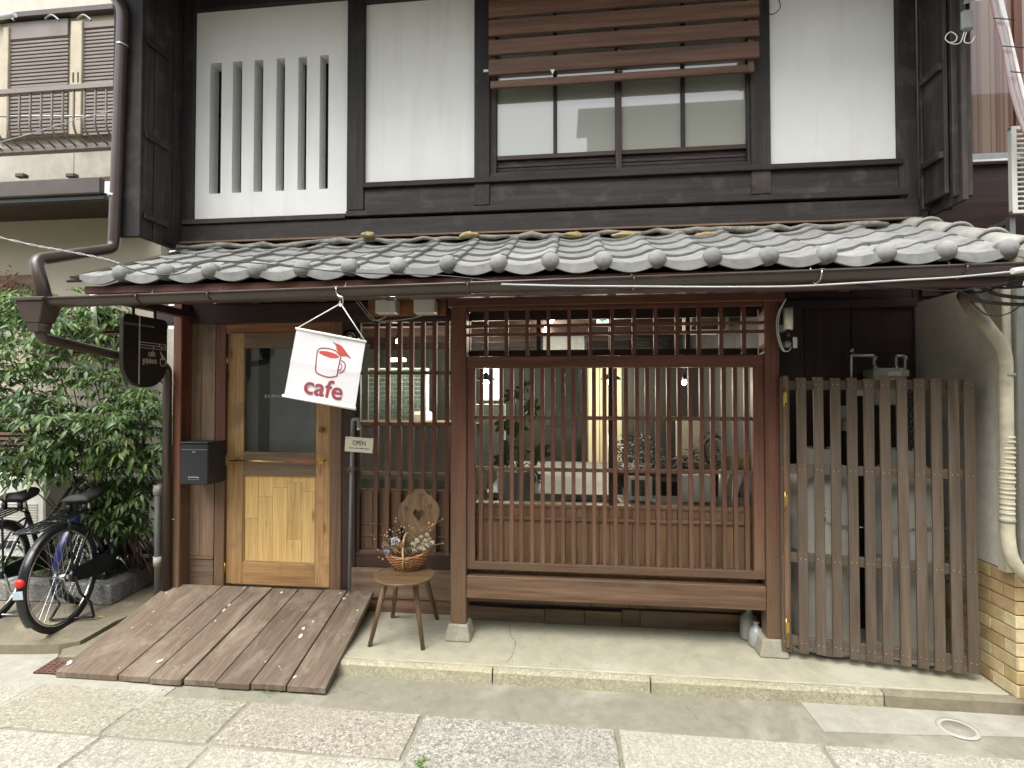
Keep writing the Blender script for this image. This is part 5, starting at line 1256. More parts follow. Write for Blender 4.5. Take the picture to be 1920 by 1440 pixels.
# lattice grilles of the ground floor, low vent, air-conditioner unit
for (a, b, y0, y1, nm) in ((60, 235, 612, 668, 6), (-30, 60, 752, 880, 14)):
    pz0, pz1 = at((a + b) / 2, y1, YLn - .06).z, at((a + b) / 2, y0, YLn - .06).z
    g = box('louvre_grille', at(a, 700, YLn - .02).x, at(b, 700, YLn - .02).x, YLn - .02, YLn - .001, pz0, pz1, DRK('x'), LB, 0)
    for k in range(nm): z = pz0 + (pz1 - pz0) * k / nm; box('louvre_slat', at(a, 700, YLn - .06).x, at(b, 700, YLn - .06).x, YLn - .06, YLn - .022, z, z + (pz1 - pz0) / nm * .55, BRN('x'), g, .002)
box('timber_band', at(-60, 520, YLn - .03).x, at(70, 520, YLn - .03).x, YLn - .03, YLn - .001, at(20, 600, YLn - .03).z, at(20, 516, YLn - .03).z, OLD('x'), LB, 0)
YAc = YLn - .32
au = thing('outdoor_unit', 'cream air-conditioner outdoor unit behind the two bicycles', 'air conditioner', at(40, 1040, YAc))
x0, x1 = at(-60, 900, YAc).x, at(84, 900, YAc).x; z0, z1 = at(20, 1045, YAc).z, at(20, 895, YAc).z
box('casing', x0, x1, YAc, YAc + .26, z0, z1, M['offwhite'], au, .012)
for k in range(18): z = z0 + .08 + k * .022; box('grille_bar', x0 + .12, x1 - .06, YAc - .012, YAc - .002, z, z + .007, M['offwhite'], au, .001)
dpn = thing('drain_pipes', 'grey plastic drain pipe with a valve beside the brown downpipe', 'pipe', at(295, 1125, .30))
MB().tube(bend_path([at(296, 1130, .30), at(296, 912, .30), at(318, 906, .36)], .02), .024, 12).obj('pipe', M['pvc'], dpn)
for py in (918, 1052): p = at(296, py, .30); MB().tube([p + Vector((0, 0, -.035)), p + Vector((0, 0, .035))], .031, 14).obj('coupling', M['tank'], dpn)
pbx_ = thing('white_meter_box', 'small white plastic box behind the grey drain pipe', 'box', at(286, 990, .40))
pbox('box', 278, 940, 292, 990, .40, .46, M['offwhite'], pbx_, .006)
# white pole behind the hopper
MB().tube([at(172, 540, .5), at(180, 640, .5)], .02, 10).obj('white_pipe', M['white'], None, cat='pipe', label='short white pipe seen above the shrub under the left eave')

# ------------------------------------------------------------------ planter of granite blocks with soil
pc = gd(206, 1136, -.02); pa_ = gd(-60, 1124, -.02); pb_ = gd(292, 1092, -.02)
pt = thing('planter', 'low granite block planter bed under the shrub behind the bicycles', 'planter', (pc + Vector((-.4, .3, 0))))
ph = .15; wN = .12
d1 = (pa_ - pc); d1.z = 0; l1 = d1.length; d1.normalize(); d2 = (pb_ - pc); d2.z = 0; l2 = d2.length; d2.normalize(); n1_ = Vector((0, 1, 0)); n2_ = Vector((-d2.y, d2.x, 0)); n2_ = n2_ if n2_.x < 0 else -n2_
def blk(a, b, nn_, k): MB().add([a, b, b + nn_ * wN, a + nn_ * wN] + [q + Vector((0, 0, ph + rnd.uniform(-.006, .006))) for q in (a, b, b + nn_ * wN, a + nn_ * wN)], [(0, 3, 2, 1), (4, 5, 6, 7), (0, 1, 5, 4), (1, 2, 6, 5), (2, 3, 7, 6), (3, 0, 4, 7)]).obj('granite_block', M['planter'], pt, bev=.010)
cuts = [0, .30, .85, 1.4, 1.95]
for i in range(4): blk(pc + d1 * (cuts[i] + .003), pc + d1 * (cuts[i + 1] - .003), n1_, i)
blk(pc + d2 * .003 + Vector((0, 0, 0)), pc + d2 * (l2 * .5), n2_, 0); blk(pc + d2 * (l2 * .5 + .004), pc + d2 * (l2 + .1), n2_, 0)
MB().prism([(pc.x - 2.2, pc.y + .10), (pc.x - .06, pc.y + .10), (pb_.x - .06, pb_.y), (pb_.x - .06, YLn), (pc.x - 2.2, YLn)], (0, 0, .11), (0, 0, -.01), (1, 0, 0), (0, 1, 0)).obj('soil', M['soil'], pt)
# ------------------------------------------------------------------ wooden chair with carved back, flower basket on it
SD = lambda a: wood('chair_wood', (.10, .058, .030), (.155, .095, .052), (.21, .135, .08), a, .42, .05)
cf = [gd(693, 1212), gd(793, 1218), gd(820, 1161), gd(736, 1158)]           # the four feet
cc_ = sum(cf, Vector()) / 4; sh_ = .435
chair = thing('wooden_chair', 'small round-seated wooden chair with a carved heart back, standing before the narrow lattice', 'chair', (cc_.x, cc_.y, 0))
sc_ = gd(759, 1077, sh_ + .01)
rs = .185
MB().lathe([(.001, -.022), (rs - .02, -.022), (rs - .004, -.012), (rs, -.004), (rs - .004, 0), (rs - .02, .001), (.001, .001)], 40, (sc_.x, sc_.y, sh_ + .012)).obj('seat', wood('chair_seat', (.10, .060, .030), (.15, .095, .05), (.20, .13, .075), 'x', .35, .05), chair)
for f_ in cf:
    d = (f_ - sc_); d.z = 0; top = sc_ + d * .52; top.z = sh_ - .011
    MB().tube([top, f_ + Vector((0, 0, .001))], [.019, .0135], 8).obj('leg', SD('z'), chair)
t_ = [sc_ + ((f_ - sc_) * .50) for f_ in cf]
for a, b in ((0, 1), (3, 2), (0, 3), (1, 2)):
    p, q = t_[a].copy(), t_[b].copy(); p.z = q.z = sh_ - .035; MB().tube([p, q], .012, 6).obj('apron_rail', SD('x'), chair)
# back: outline traced in its own plane (leaning back)
ctr = sc_ + Vector((.045, .155, 0)); lean = .10
def bk(px, py):
    q = at(px, py, ctr.y); k = (q.z - sh_); return Vector((q.x, ctr.y + k * lean, q.z))
half = [(0, 919), (8, 921), (14, 929), (17, 932), (22, 931), (26, 939), (34, 946), (39, 958), (39, 970), (33, 985), (24, 1000), (20, 1020), (19, 1052)]
cxp = 782; outl = [(cxp + a, b) for a, b in half] + [(cxp - a, b) for a, b in half[::-1][:-1]]
hrt = [(-11, 964), (-7, 957), (-3, 958), (0, 962), (3, 958), (7, 957), (11, 964), (8, 971), (0, 980), (-8, 971)]
bm = bmesh.new()
def loop(pts): 
    vs = [bm.verts.new(bk(x, y)) for x, y in pts]; return [bm.edges.new((vs[i], vs[(i + 1) % len(vs)])) for i in range(len(vs))]
es = loop(outl) + loop([(cxp + a, b) for a, b in hrt])
bmesh.ops.triangle_fill(bm, use_beauty=True, edges=es)
# drop the faces that cover the heart
hc_ = [Vector((bk(cxp + a, b).x, bk(cxp + a, b).z)) for a, b in hrt]
def inside(p, poly):
    r_ = False; j = len(poly) - 1
    for i in range(len(poly)):
        if (poly[i].y > p.y) != (poly[j].y > p.y) and p.x < (poly[j].x - poly[i].x) * (p.y - poly[i].y) / (poly[j].y - poly[i].y) + poly[i].x: r_ = not r_
        j = i
    return r_
kill = [f for f in bm.faces if inside(Vector((f.calc_center_median().x, f.calc_center_median().z)), hc_)]
bmesh.ops.delete(bm, geom=kill, context='FACES_ONLY')
r_ = bmesh.ops.extrude_face_region(bm, geom=list(bm.faces))
for v in r_['geom']:
    if isinstance(v, bmesh.types.BMVert): v.co += Vector((0, .018, -.002))
bmesh.ops.recalc_face_normals(bm, faces=bm.faces)
me = bpy.data.meshes.new('backrest'); bm.to_mesh(me); bm.free()
for v in me.vertices: v.co -= ctr
me.materials.append(SD('z')); bkr = bpy.data.objects.new('backrest', me); place(bkr, ctr, chair)
M['carve'] = plain('carving_shadow', (.075, .045, .025), .6)
for (x, y, s_) in ((785, 932, 5), (758, 955, 4), (803, 951, 4.5)):
    m = MB()
    for k in range(6):
        a = k * math.pi / 3; p = bk(x + s_ * .75 * math.cos(a), y + s_ * .75 * math.sin(a)) + Vector((0, -.001, 0)); m.ell(p, .005, .002, .005, 6, 4)
    m.tube([bk(x, y + s_) + Vector((0, -.001, 0)), bk(x - 1, y + 2.6 * s_) + Vector((0, -.001, 0)), bk(x + 1, y + 4 * s_) + Vector((0, -.001, 0))], .0018, 5)
    m.obj('carved_flower', M['carve'], bkr)
# basket
zb_ = sh_ + .0145
bc_ = gd(763, 1066, zb_); bsk = thing('wicker_basket', 'oval brown wicker basket with a pale hoop handle on the chair seat', 'basket', (bc_.x, bc_.y, zb_))
def bprof(t): return (.075 + .062 * math.sin(t * 1.45), .055 + .045 * math.sin(t * 1.45))
nr = 12
for k in range(nr):
    t = k / (nr - 1); ax_, ay_ = bprof(t); z = zb_ + .006 + t * .098; pts = []; n = 56
    for q in range(n):
        a = 2 * math.pi * q / n; w = .0065 * math.cos(14 * a + k * math.pi); sag = .012 * math.cos(2 * a) * t
        pts.append((bc_.x + (ax_ + w) * math.cos(a), bc_.y + (ay_ + w) * math.sin(a), z + sag + rnd.uniform(-.0012, .0012)))
    MB().tube(pts, .0040 if k < nr - 1 else .007, 6, closed=True).obj('wicker_strand', M['wicker'], bsk)
for q in range(28):
    a = 2 * math.pi * (q + .25) / 28; pts = []
    for k in range(6):
        t = k / 5; ax_, ay_ = bprof(t); pts.append((bc_.x + ax_ * math.cos(a), bc_.y + ay_ * math.sin(a), zb_ + .006 + t * .098 + .012 * math.cos(2 * a) * t))
    MB().tube(pts, .0028, 5).obj('rib', M['wicker'], bsk)
MB().lathe([(.001, .002), (.07, .002)], 28, (bc_.x, bc_.y, zb_)).obj('base', M['wicker'], bsk)
hb = [(bc_.x + .004, bc_.y - .10, zb_ + .03)]
for k in range(13): a = math.pi * k / 12; hb.append((bc_.x + .006 - .012 * math.sin(a), bc_.y - .10 * math.cos(a), zb_ + .095 + .125 * math.sin(a)))
hb.append((bc_.x + .004, bc_.y + .10, zb_ + .03))
MB().tube(hb, .0055, 8).obj('handle', M['rattan'], bsk)
# dried flowers
fl = thing('dried_flowers', 'bunch of dried flowers filling the wicker basket: cream blooms, blue-white protea, yellow balls', 'flowers', (bc_.x, bc_.y, zb_ + .03))
FM = {k: plain('petal_' + k, c, .8, mott=.2, scale=80) for k, c in dict(cream=(.52, .47, .36), white=(.60, .62, .66), rust=(.36, .20, .09), yellow=(.55, .42, .06), pink=(.46, .17, .17), brown=(.12, .07, .04), olive=(.16, .15, .07), blue=(.24, .28, .36), tan=(.30, .20, .13)).items()}
def petal_ball(c, r_, n, mat, ln=.5, name='bloom', flat=1):
    m = MB()
    for i in range(n):
        d = Vector((rnd.gauss(0, 1), rnd.gauss(0, 1), rnd.gauss(0, 1) * flat)).normalized(); s = d.orthogonal().normalized() * r_ * .16; 
        q = Vector(c) + d * r_ * .35; e = Vector(c) + d * r_ * rnd.uniform(.75, 1.1)
        u_ = d.cross(s).normalized() * r_ * .05
        m.add([q, q.lerp(e, .6) + s + u_, e, q.lerp(e, .6) - s + u_], [(0, 1, 2, 3)])
    m.ell(c, r_ * .4, r_ * .4, r_ * .4, 8, 5); return m.obj(name, mat, fl)
F = lambda px, py, dy=0: at(px, py, bc_.y - .03 + dy)
FC = lambda x, y, dy=0: F(660 + x / 6.545, 880 + y / 6.545, dy)
petal_ball(FC(530, 880, -.03), .030, 150, FM['white'], name='protea'); MB().ell(FC(535, 885, -.062), .006, .005, .006, 8, 5).obj('protea_eye', M['ink'], fl)
petal_ball(FC(595, 920, -.06), .022, 120, FM['rust']); petal_ball(FC(540, 1000, -.07), .016, 70, FM['rust'])
petal_ball(FC(430, 1010, -.07), .020, 90, FM['blue']); petal_ball(FC(405, 935, -.03), .022, 60, FM['tan'])
petal_ball(FC(460, 860, .02), .03, 70, FM['brown']); petal_ball(FC(560, 800, .03), .03, 60, FM['brown'])
petal_ball(FC(660, 900, .0), .03, 60, FM['brown'])
for x, y in ((850, 830), (900, 870), (950, 850), (870, 920), (930, 930), (800, 870), (985, 900), (830, 960), (760, 920), (920, 800), (770, 990), (880, 975)):
    petal_ball(FC(x, y, rnd.uniform(-.05, .02)), rnd.uniform(.014, .020), 46, FM['cream'])
for x, y, r_ in ((945, 655, .0075), (990, 675, .007), (1112, 612, .0072), (1118, 908, .0075)):
    p = FC(x, y, -.02); petal_ball(p, r_, 60, FM['yellow'] if x < 1000 else FM['olive'], name='button_flower')
    MB().ell(p, r_ * .85, r_ * .85, r_ * .85, 10, 6).obj('button_head', FM['yellow'] if x < 1100 else FM['olive'], fl)
    MB().tube([p, FC(800 if y < 800 else 950, 800 if y < 800 else 940, 0)], .0014, 5).obj('stem', FM['tan'], fl)
for x, y, r_, c in ((320, 985, .009, 'pink'), (470, 1050, .011, 'pink'), (375, 1100, .008, 'yellow'), (430, 820, .008, 'cream'), (590, 1020, .008, 'yellow')): petal_ball(FC(x, y, -.06), r_, 30, FM[c], name='small_bloom')
for x, y in ((800, 680), (820, 720), (790, 740), (740, 720), (840, 740)): petal_ball(FC(x, y, .01), .014, 34, FM['tan'], name='astilbe_tip')
m = MB()
for (x, y) in ((430, 770), (465, 742), (498, 766), (400, 805), (575, 742), (590, 775), (625, 765), (640, 710), (540, 600), (535, 640), (275, 855), (330, 1078), (605, 700), (960, 745), (640, 830), (650, 1005), (735, 970), (700, 690)): m.ell(FC(x, y, -.02), .0042, .0042, .0042, 7, 5)
m.obj('gypsophila', FM['cream'], fl, kind='stuff')
m = MB()
for i in range(60):
    a = rnd.uniform(0, 6.28); q = bc_ + Vector((.05 * math.cos(a), .04 * math.sin(a), .08)); x = rnd.uniform(-.14, .17); e = q + Vector((x * .9, rnd.uniform(-.05, .05), rnd.uniform(.03, .14) * (1 - abs(x) * 2.2)))
    m.tube([q, q.lerp(e, .5) + Vector((0, 0, .01)), e], .0011, 4)
m.obj('stems', FM['tan'], fl, kind='stuff')
m = MB()
for i in range(150):
    p = FC(rnd.uniform(380, 1000), rnd.uniform(840, 1040), rnd.uniform(-.03, .05)); d = Vector((rnd.uniform(-1, 1), rnd.uniform(-1, 1), rnd.uniform(-.2, 1))).normalized() * rnd.uniform(.015, .03); s = d.orthogonal().normalized() * .004
    m.add([p, p + d * .5 + s, p + d, p + d * .5 - s], [(0, 1, 2, 3)])
m.obj('dry_leaves', FM['olive'], fl, kind='stuff')

# ------------------------------------------------------------------ bicycles
def bicycle(label, frame, basket=False, stand=M['black'], r_=.335, rear=True):
    T = thing('bicycle', label, 'bicycle', (0, 0, 0), 'bicycles parked by the planter')
    V = lambda x, y, z: Vector((x, y, z)); wb = 1.08
    for cx in (0, wb):
        w = MB().tube([V(cx + r_ * math.cos(a), 0, r_ + .0 + r_ * math.sin(a) * 1) for a in [2 * math.pi * k / 48 for k in range(48)]], .0185, 8, closed=True)
        ty = w.obj('wheel', M['rubber'], T)
        m = MB(); m.tube([V(cx + (r_ - .028) * math.cos(a), 0, r_ + (r_ - .028) * math.sin(a)) for a in [2 * math.pi * k / 48 for k in range(48)]], .011, 6, closed=True).obj('rim', M['chrome'], ty)
        m = MB()
        for k in range(36):
            a = 2 * math.pi * k / 36; b = a + (.9 if k % 2 else -.9); s = .028 if (k // 2) % 2 else -.028
            m.tube([V(cx + .028 * math.cos(b), s, r_ + .028 * math.sin(b)), V(cx + (r_ - .03) * math.cos(a), 0, r_ + (r_ - .03) * math.sin(a))], .0013, 4, caps=False)
        m.obj('spokes', M['chrome'], ty)
        MB().tube([V(cx, -.05, r_), V(cx, .05, r_)], .019, 12).tube([V(cx, -.034, r_), V(cx, -.029, r_)], .034, 14).tube([V(cx, .029, r_), V(cx, .034, r_)], .034, 14).obj('hub', M['chrome'], ty)
        # mudguard
        m = MB(); rr = r_ + .032; a0, a1 = (R(25), R(212)) if cx == 0 else (R(10), R(170)); n = 26; vs = []
        for k in range(n + 1):
            a = a0 + (a1 - a0) * k / n
            for q in range(7):
                t = R(-80 + 160 * q / 6); vs.append(V(cx + (rr - .012 + .012 * math.cos(t)) * math.cos(a), .027 * math.sin(t), r_ + (rr - .012 + .012 * math.cos(t)) * math.sin(a)))
        m.add(vs, [(7 * k + q, 7 * k + q + 1, 7 * k + q + 8, 7 * k + q + 7) for k in range(n) for q in range(6)], True).obj('mudguard', frame, T)
    BB = V(.47, 0, .275); ST = V(.33, 0, .66); HT, HB = V(.86, 0, .80), V(.905, 0, .66)
    m = MB(); m.tube([BB, ST], .0165, 10).tube([HT, HB], .019, 10).tube([HB + V(-.01, 0, .02), V(.68, 0, .42), BB + V(0, 0, .01)], .018, 10).tube([HT + V(.01, 0, -.04), V(.60, 0, .56), ST.lerp(BB, .45)], .014, 10)
    for s in (-1, 1):
        m.tube([V(0, .055 * s, r_), V(.40, .035 * s, .285), BB], .009, 8).tube([V(0, .055 * s, r_), V(.27, .03 * s, .60), ST + V(0, 0, -.03)], .008, 8)
        m.tube([HB + V(.004, 0, -.02), V(.93, .045 * s, .60), V(1.0, .05 * s, .44), V(wb, .052 * s, r_)], .010, 8)
    m.obj('frame', frame, T)
    MB().tube([ST, ST + V(-.035, 0, .14)], .0125, 10).obj('seat_post', M['chrome'], T)
    sp_ = ST + V(-.04, 0, .15); m = MB(); vs = []; n = 9
    for i in range(n + 1):
        t = i / n; x = -.13 + .27 * t; hw_ = .085 * (1 - t) ** .6 * (1 if t > .12 else .8) + .022; zc_ = .035 + .012 * math.cos(t * 5)
        for k in range(9): a = math.pi * k / 8; vs.append(sp_ + V(x, hw_ * math.cos(a), zc_ * math.sin(a) * (.9 if 0 < i < n else .4)))
        vs.append(sp_ + V(x, -hw_ * .7, -.03 if 0 < i < n else -.0)); vs.append(sp_ + V(x, hw_ * .7, -.03 if 0 < i < n else 0))
    m.add(vs, [(11 * i + k, 11 * i + (k + 1) % 11, 11 * i + 11 + (k + 1) % 11, 11 * i + 11 + k) for i in range(n) for k in range(11)] + [tuple(range(11)), tuple(11 * n + k for k in range(11))[::-1]], True)
    sd_ = m.obj('saddle', M['rubber'], T); m = MB()
    for s in (-1, 1): MB().tube([sp_ + V(-.10, .05 * s, -.03), sp_ + V(-.10, .05 * s, -.07)], .017, 8).obj('saddle_spring', M['black'], sd_)
    # rack
    m = MB(); z = .735
    for y in (-.07, -.035, .0, .035, .07): m.tube([V(-.27, y, z), V(.20, y, z)], .006, 6)
    m.tube([V(-.27, -.075, z), V(-.27, .075, z)], .008, 6).tube([V(-.05, -.075, z), V(-.05, .075, z)], .006, 6).tube([V(.20, -.075, z), V(.20, .075, z)], .006, 6).tube([V(.20, 0, z), ST], .006, 6)
    for s in (-1, 1): m.tube([V(-.02, .08 * s, z), V(-.01, .075 * s, z - .12), V(0, .07 * s, r_ + .01)], .0075, 6)
    m.obj('rear_rack', M['bikeblack'], T)
    # chain case, crank, pedals
    MB().prism([(.47 + .09 * math.cos(R(t)), .275 + .09 * math.sin(R(t))) for t in range(-90, 91, 15)] + [(.02 + .045 * math.cos(R(t)), r_ + .045 * math.sin(R(t))) for t in range(90, 271, 20)], (0, .022, 0), (0, -.075, 0), (1, 0, 0), (0, 0, 1)).obj('chain_case', frame, T, bev=.004)
    cr = MB().tube([BB + V(0, -.09, 0), BB + V(0, .09, 0)], .016, 10).tube([BB + V(0, -.09, 0), BB + V(.10, -.10, -.13)], .009, 8).tube([BB + V(0, .09, 0), BB + V(-.10, .10, .13)], .009, 8).obj('crank', M['chrome'], T)
    for s, x, z in ((-1, .10, -.13), (1, -.10, .13)): c = BB + V(x, s * .15, z); MB().box(c.x - .045, c.x + .045, c.y - .045, c.y + .045, c.z - .012, c.z + .012).obj('pedal', M['rubber'], cr)
    # rear stand (two legs with a bar)
    m = MB()
    for s in (-1, 1): m.tube([V(.0, .075 * s, r_), V(.03, .085 * s, .20), V(.10, .10 * s, .10), V(.06, .14 * s, .012)], .009, 7)
    m.tube([V(.06, -.14, .012), V(.06, .14, .012)], .008, 7).obj('stand', stand, T)
    if rear: MB().lathe([(.001, 0), (.026, .0), (.029, .01), (.02, .022), (.001, .026)], 18, (-(r_ + .034), 0, r_ - .01 + .12), 'x').obj('reflector_dummy', M['red_refl'], T)
    for o in T.children:
        if o.name.startswith('reflector_dummy'): o.name = 'reflector'; o.scale = (-1, 1, 1)
    if rear: MB().box(-(r_ + .040), -(r_ + .036), -.028, .028, r_ + .02, r_ + .07).obj('registration_sticker', plain('pale_sticker_%d' % len(bpy.data.materials), (.45, .55, .62), .4), T)
    # handlebars
    st_ = HT + V(-.03, 0, .12); m = MB().tube([HT, st_], .012, 8).tube(smooth_path([st_ + V(-.16, .27, .03), st_ + V(-.03, .24, .05), st_ + V(.03, .10, .02), st_ + V(.04, 0, 0), st_ + V(.03, -.10, .02), st_ + V(-.03, -.24, .05), st_ + V(-.16, -.27, .03)]), .011, 8)
    hbm = m.obj('handlebars', M['chrome'], T)
    for s in (-1, 1): MB().tube([st_ + V(-.16, .27 * s, .03), st_ + V(-.06, .255 * s, .047)], .016, 8).obj('grip', M['rubber'], hbm)
    MB().tube([st_ + V(.04, 0, -.18), st_ + V(.13, 0, -.16)], .035, 14).obj('headlamp', M['black'], T)
    if basket:
        m = MB(); x0 = .98
        for k in range(9): z = .72 + .22 * k / 8; w_ = .13 + .03 * k / 8; m.tube([V(x0, -w_, z), V(x0 + .24, -w_, z), V(x0 + .24, w_, z), V(x0, w_, z)], .0025, 4, closed=True)
        for k in range(7): y = -.13 + .26 * k / 6; m.tube([V(x0 + .24, y, .72), V(x0 + .24, y * 1.2, .94)], .0025, 4); m.tube([V(x0, y, .72), V(x0, y * 1.2, .94)], .0025, 4)
        m.obj('front_basket', M['black'], T)
    return T
def set_bike(T, hub, ahead, z, lean=0):
    d = ahead - hub; a = math.atan2(d.y, d.x); T.location = (hub.x, hub.y, z); T.rotation_euler = (lean, 0, a)
def park(T, p, head, lean, pitch=5.2): T.location = (p.x, p.y, -.018); T.rotation_euler = (R(lean), R(-pitch), R(head))
hb_ = gd(124, 1171, -.018)
b1 = bicycle('black roadster bicycle with rear rack and round red reflector, rear wheel toward the ramp', M['bikeblack'])
park(b1, hb_, 103, -1.5)
b2 = bicycle('black bicycle at the left edge with its saddle and silver stand showing', M['bikeblack'], basket=True, stand=M['chrome'])
park(b2, gd(-14, 1164, -.018), 105, 2)
b3 = bicycle('blue bicycle mostly hidden between the two black ones', M['blue'], rear=False)
park(b3, hb_ + Vector((-.29, .47, 0)), 104, 2)

# ------------------------------------------------------------------ nandina shrub
bush = thing('nandina_shrub', 'leafy green nandina shrub growing from the planter behind the bicycles', 'shrub', gd(190, 1100, .11) + Vector((0, .35, 0)))
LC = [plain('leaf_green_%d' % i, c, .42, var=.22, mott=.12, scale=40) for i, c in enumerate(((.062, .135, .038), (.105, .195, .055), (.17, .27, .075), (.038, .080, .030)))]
for m in LC:
    nt = m.node_tree; bs = nt.nodes['Principled BSDF']; out = nt.nodes['Material Output']; tl = N(nt, 'ShaderNodeBsdfTranslucent'); mx = N(nt, 'ShaderNodeMixShader'); mx.inputs[0].default_value = .3
    nt.links.new(bs.inputs['Base Color'].links[0].from_socket, tl.inputs[0]); nt.links.new(bs.outputs[0], mx.inputs[1]); nt.links.new(tl.outputs[0], mx.inputs[2]); nt.links.new(mx.outputs[0], out.inputs[0])
def leaf_pts(L, w):
    out_ = []
    for t, k in ((0, 0), (.25, .8), (.5, 1), (.78, .55), (1, 0)): out_.append((t * L, w * k))
    vs = [Vector((0, 0, 0))]
    for x, h in out_[1:-1]: z = -.35 * x * x / L; vs += [Vector((x, h, z + h * .35)), Vector((x, 0, z)), Vector((x, -h, z + h * .35))]
    vs.append(Vector((L, 0, -.35 * L))); return vs
LF = [(0, 1, 2), (0, 2, 3), (1, 4, 5, 2), (2, 5, 6, 3), (4, 7, 8, 5), (5, 8, 9, 6), (7, 10, 8), (8, 10, 9)]
lv = leaf_pts(1, .155); lme = []
for m in LC: me = bpy.data.meshes.new('leaf'); me.from_pydata(lv, [], LF); me.polygons.foreach_set('use_smooth', [True] * len(LF)); me.materials.append(m); lme.append(me)
leaves = []
def spray(org, dirn, L, s, mi):
    """one compound leaf: a drooping rachis with pairs of leaflets"""
    up = Vector((0, 0, 1)); d = dirn.normalized(); side = d.cross(up).normalized() if abs(d.z) < .95 else Vector((1, 0, 0)); pts = []; n = 6
    p = org.copy()
    for k in range(n):
        t = k / (n - 1); dd = (d + Vector((0, 0, -.9 * t))).normalized(); pts.append(p.copy()); p += dd * L / n
        if k:
            for sg in (-1, 1):
                ld = (dd * .55 + side * sg + Vector((0, 0, rnd.uniform(-.45, .1)))).normalized(); leaves.append((pts[-1], ld, s * rnd.uniform(.5, 1.25) * (1 - .25 * t), mi if rnd.random() < .75 else rnd.randrange(4)))
    leaves.append((p, (dd + Vector((0, 0, -.3))).normalized(), s, mi)); return pts
stems = MB(); twigs = MB()
# (pixel x, y, depth Y, spread in m) clumps making the uneven outline
clumps = [(40, 600, .35, .20), (95, 640, .25, .20), (20, 690, .30, .20), (150, 610, .5, .16), (80, 740, .15, .22), (160, 700, .3, .2), (215, 650, .6, .14), (235, 735, .45, .13), (30, 780, .1, .18), (120, 790, .05, .2), (200, 800, .15, .20), (255, 800, .3, .14), (280, 850, .35, .09),
          (70, 835, .05, .17), (165, 850, .25, .16), (225, 860, .3, .16), (95, 870, .12, .08), (50, 880, .15, .08), (200, 930, .45, .14), (245, 925, .4, .14), (45, 560, .6, .14), (110, 575, .6, .12), (200, 965, .3, .13), (250, 980, .35, .1), (-20, 620, .4, .2), (-30, 740, .3, .2), (-10, 860, .1, .15), (270, 760, .4, .10), (190, 590, .7, .1), (225, 600, .75, .1)]
root = W[bush.name] if bush.name in W else bush.location
for (px, py, Y, sp) in clumps:
    c = at(px, py, Y); ns = int(18 + sp * 115)
    lit = 0 if py > 860 else (1 if py > 740 else 2)
    for i in range(ns):
        o = c + Vector((rnd.gauss(0, sp * .5), rnd.gauss(0, sp * .45), rnd.gauss(0, sp * .45)))
        a = rnd.uniform(0, 2 * math.pi); dn = Vector((math.cos(a), math.sin(a) - .35, rnd.uniform(.0, .8)))
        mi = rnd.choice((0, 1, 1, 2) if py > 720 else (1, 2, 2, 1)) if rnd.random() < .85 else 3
        pts = spray(o, dn, rnd.uniform(.14, .24), rnd.uniform(.062, .098), mi)
        twigs.tube(pts, .0011, 3, caps=False)
        if i % 6 == 0: twigs.tube([c + Vector((rnd.uniform(-.05, .05), 0, -.1)), c.lerp(o, .6) + Vector((0, 0, .02)), o], .0018, 4, caps=False)
    b = Vector((root.x + rnd.uniform(-.3, .25), root.y + rnd.uniform(-.12, .12), .10)); mid = b.lerp(c, .5) + Vector((rnd.uniform(-.1, .1), rnd.uniform(-.05, .05), .1))
    stems.tube(smooth_path([b, mid, c]), [.007 - .0045 * k / 12 for k in range(13)], 6)
stems.obj('stems', OLD('z'), bush); twigs.obj('twigs', plain('twig_green', (.07, .07, .03), .7), bush, kind='stuff')
leaves = [l for l in leaves if l[0].y < .9]
leaves.sort(key=lambda l: (l[0] - CAM).length / l[2])
def lmat(p, d, s):
    y = Vector((0, 0, 1)).cross(d).normalized(); z = d.cross(y).normalized(); r_ = rnd.uniform(-.6, .6); y, z = y * math.cos(r_) + z * math.sin(r_), z * math.cos(r_) - y * math.sin(r_)
    return Matrix(((d.x * s, y.x * s, z.x * s, p.x), (d.y * s, y.y * s, z.y * s, p.y), (d.z * s, y.z * s, z.z * s, p.z), (0, 0, 0, 1)))
vis = [l for l in leaves if 0 < 1][:290]
bl = Vector(bush.location)
for (p, d, s, mi) in vis:
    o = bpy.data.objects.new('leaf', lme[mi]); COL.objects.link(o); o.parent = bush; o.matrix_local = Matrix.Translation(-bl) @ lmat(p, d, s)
rest = [MB() for _ in LC]
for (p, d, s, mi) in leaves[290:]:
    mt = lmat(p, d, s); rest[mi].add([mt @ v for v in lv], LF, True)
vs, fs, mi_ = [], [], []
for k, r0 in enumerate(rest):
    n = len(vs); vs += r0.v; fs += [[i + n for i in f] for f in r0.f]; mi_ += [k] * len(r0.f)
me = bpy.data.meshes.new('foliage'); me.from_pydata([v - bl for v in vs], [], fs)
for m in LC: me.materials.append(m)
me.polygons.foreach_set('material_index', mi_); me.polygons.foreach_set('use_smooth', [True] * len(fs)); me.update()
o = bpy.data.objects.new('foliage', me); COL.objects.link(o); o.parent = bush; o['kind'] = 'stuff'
print('leaves', len(leaves))
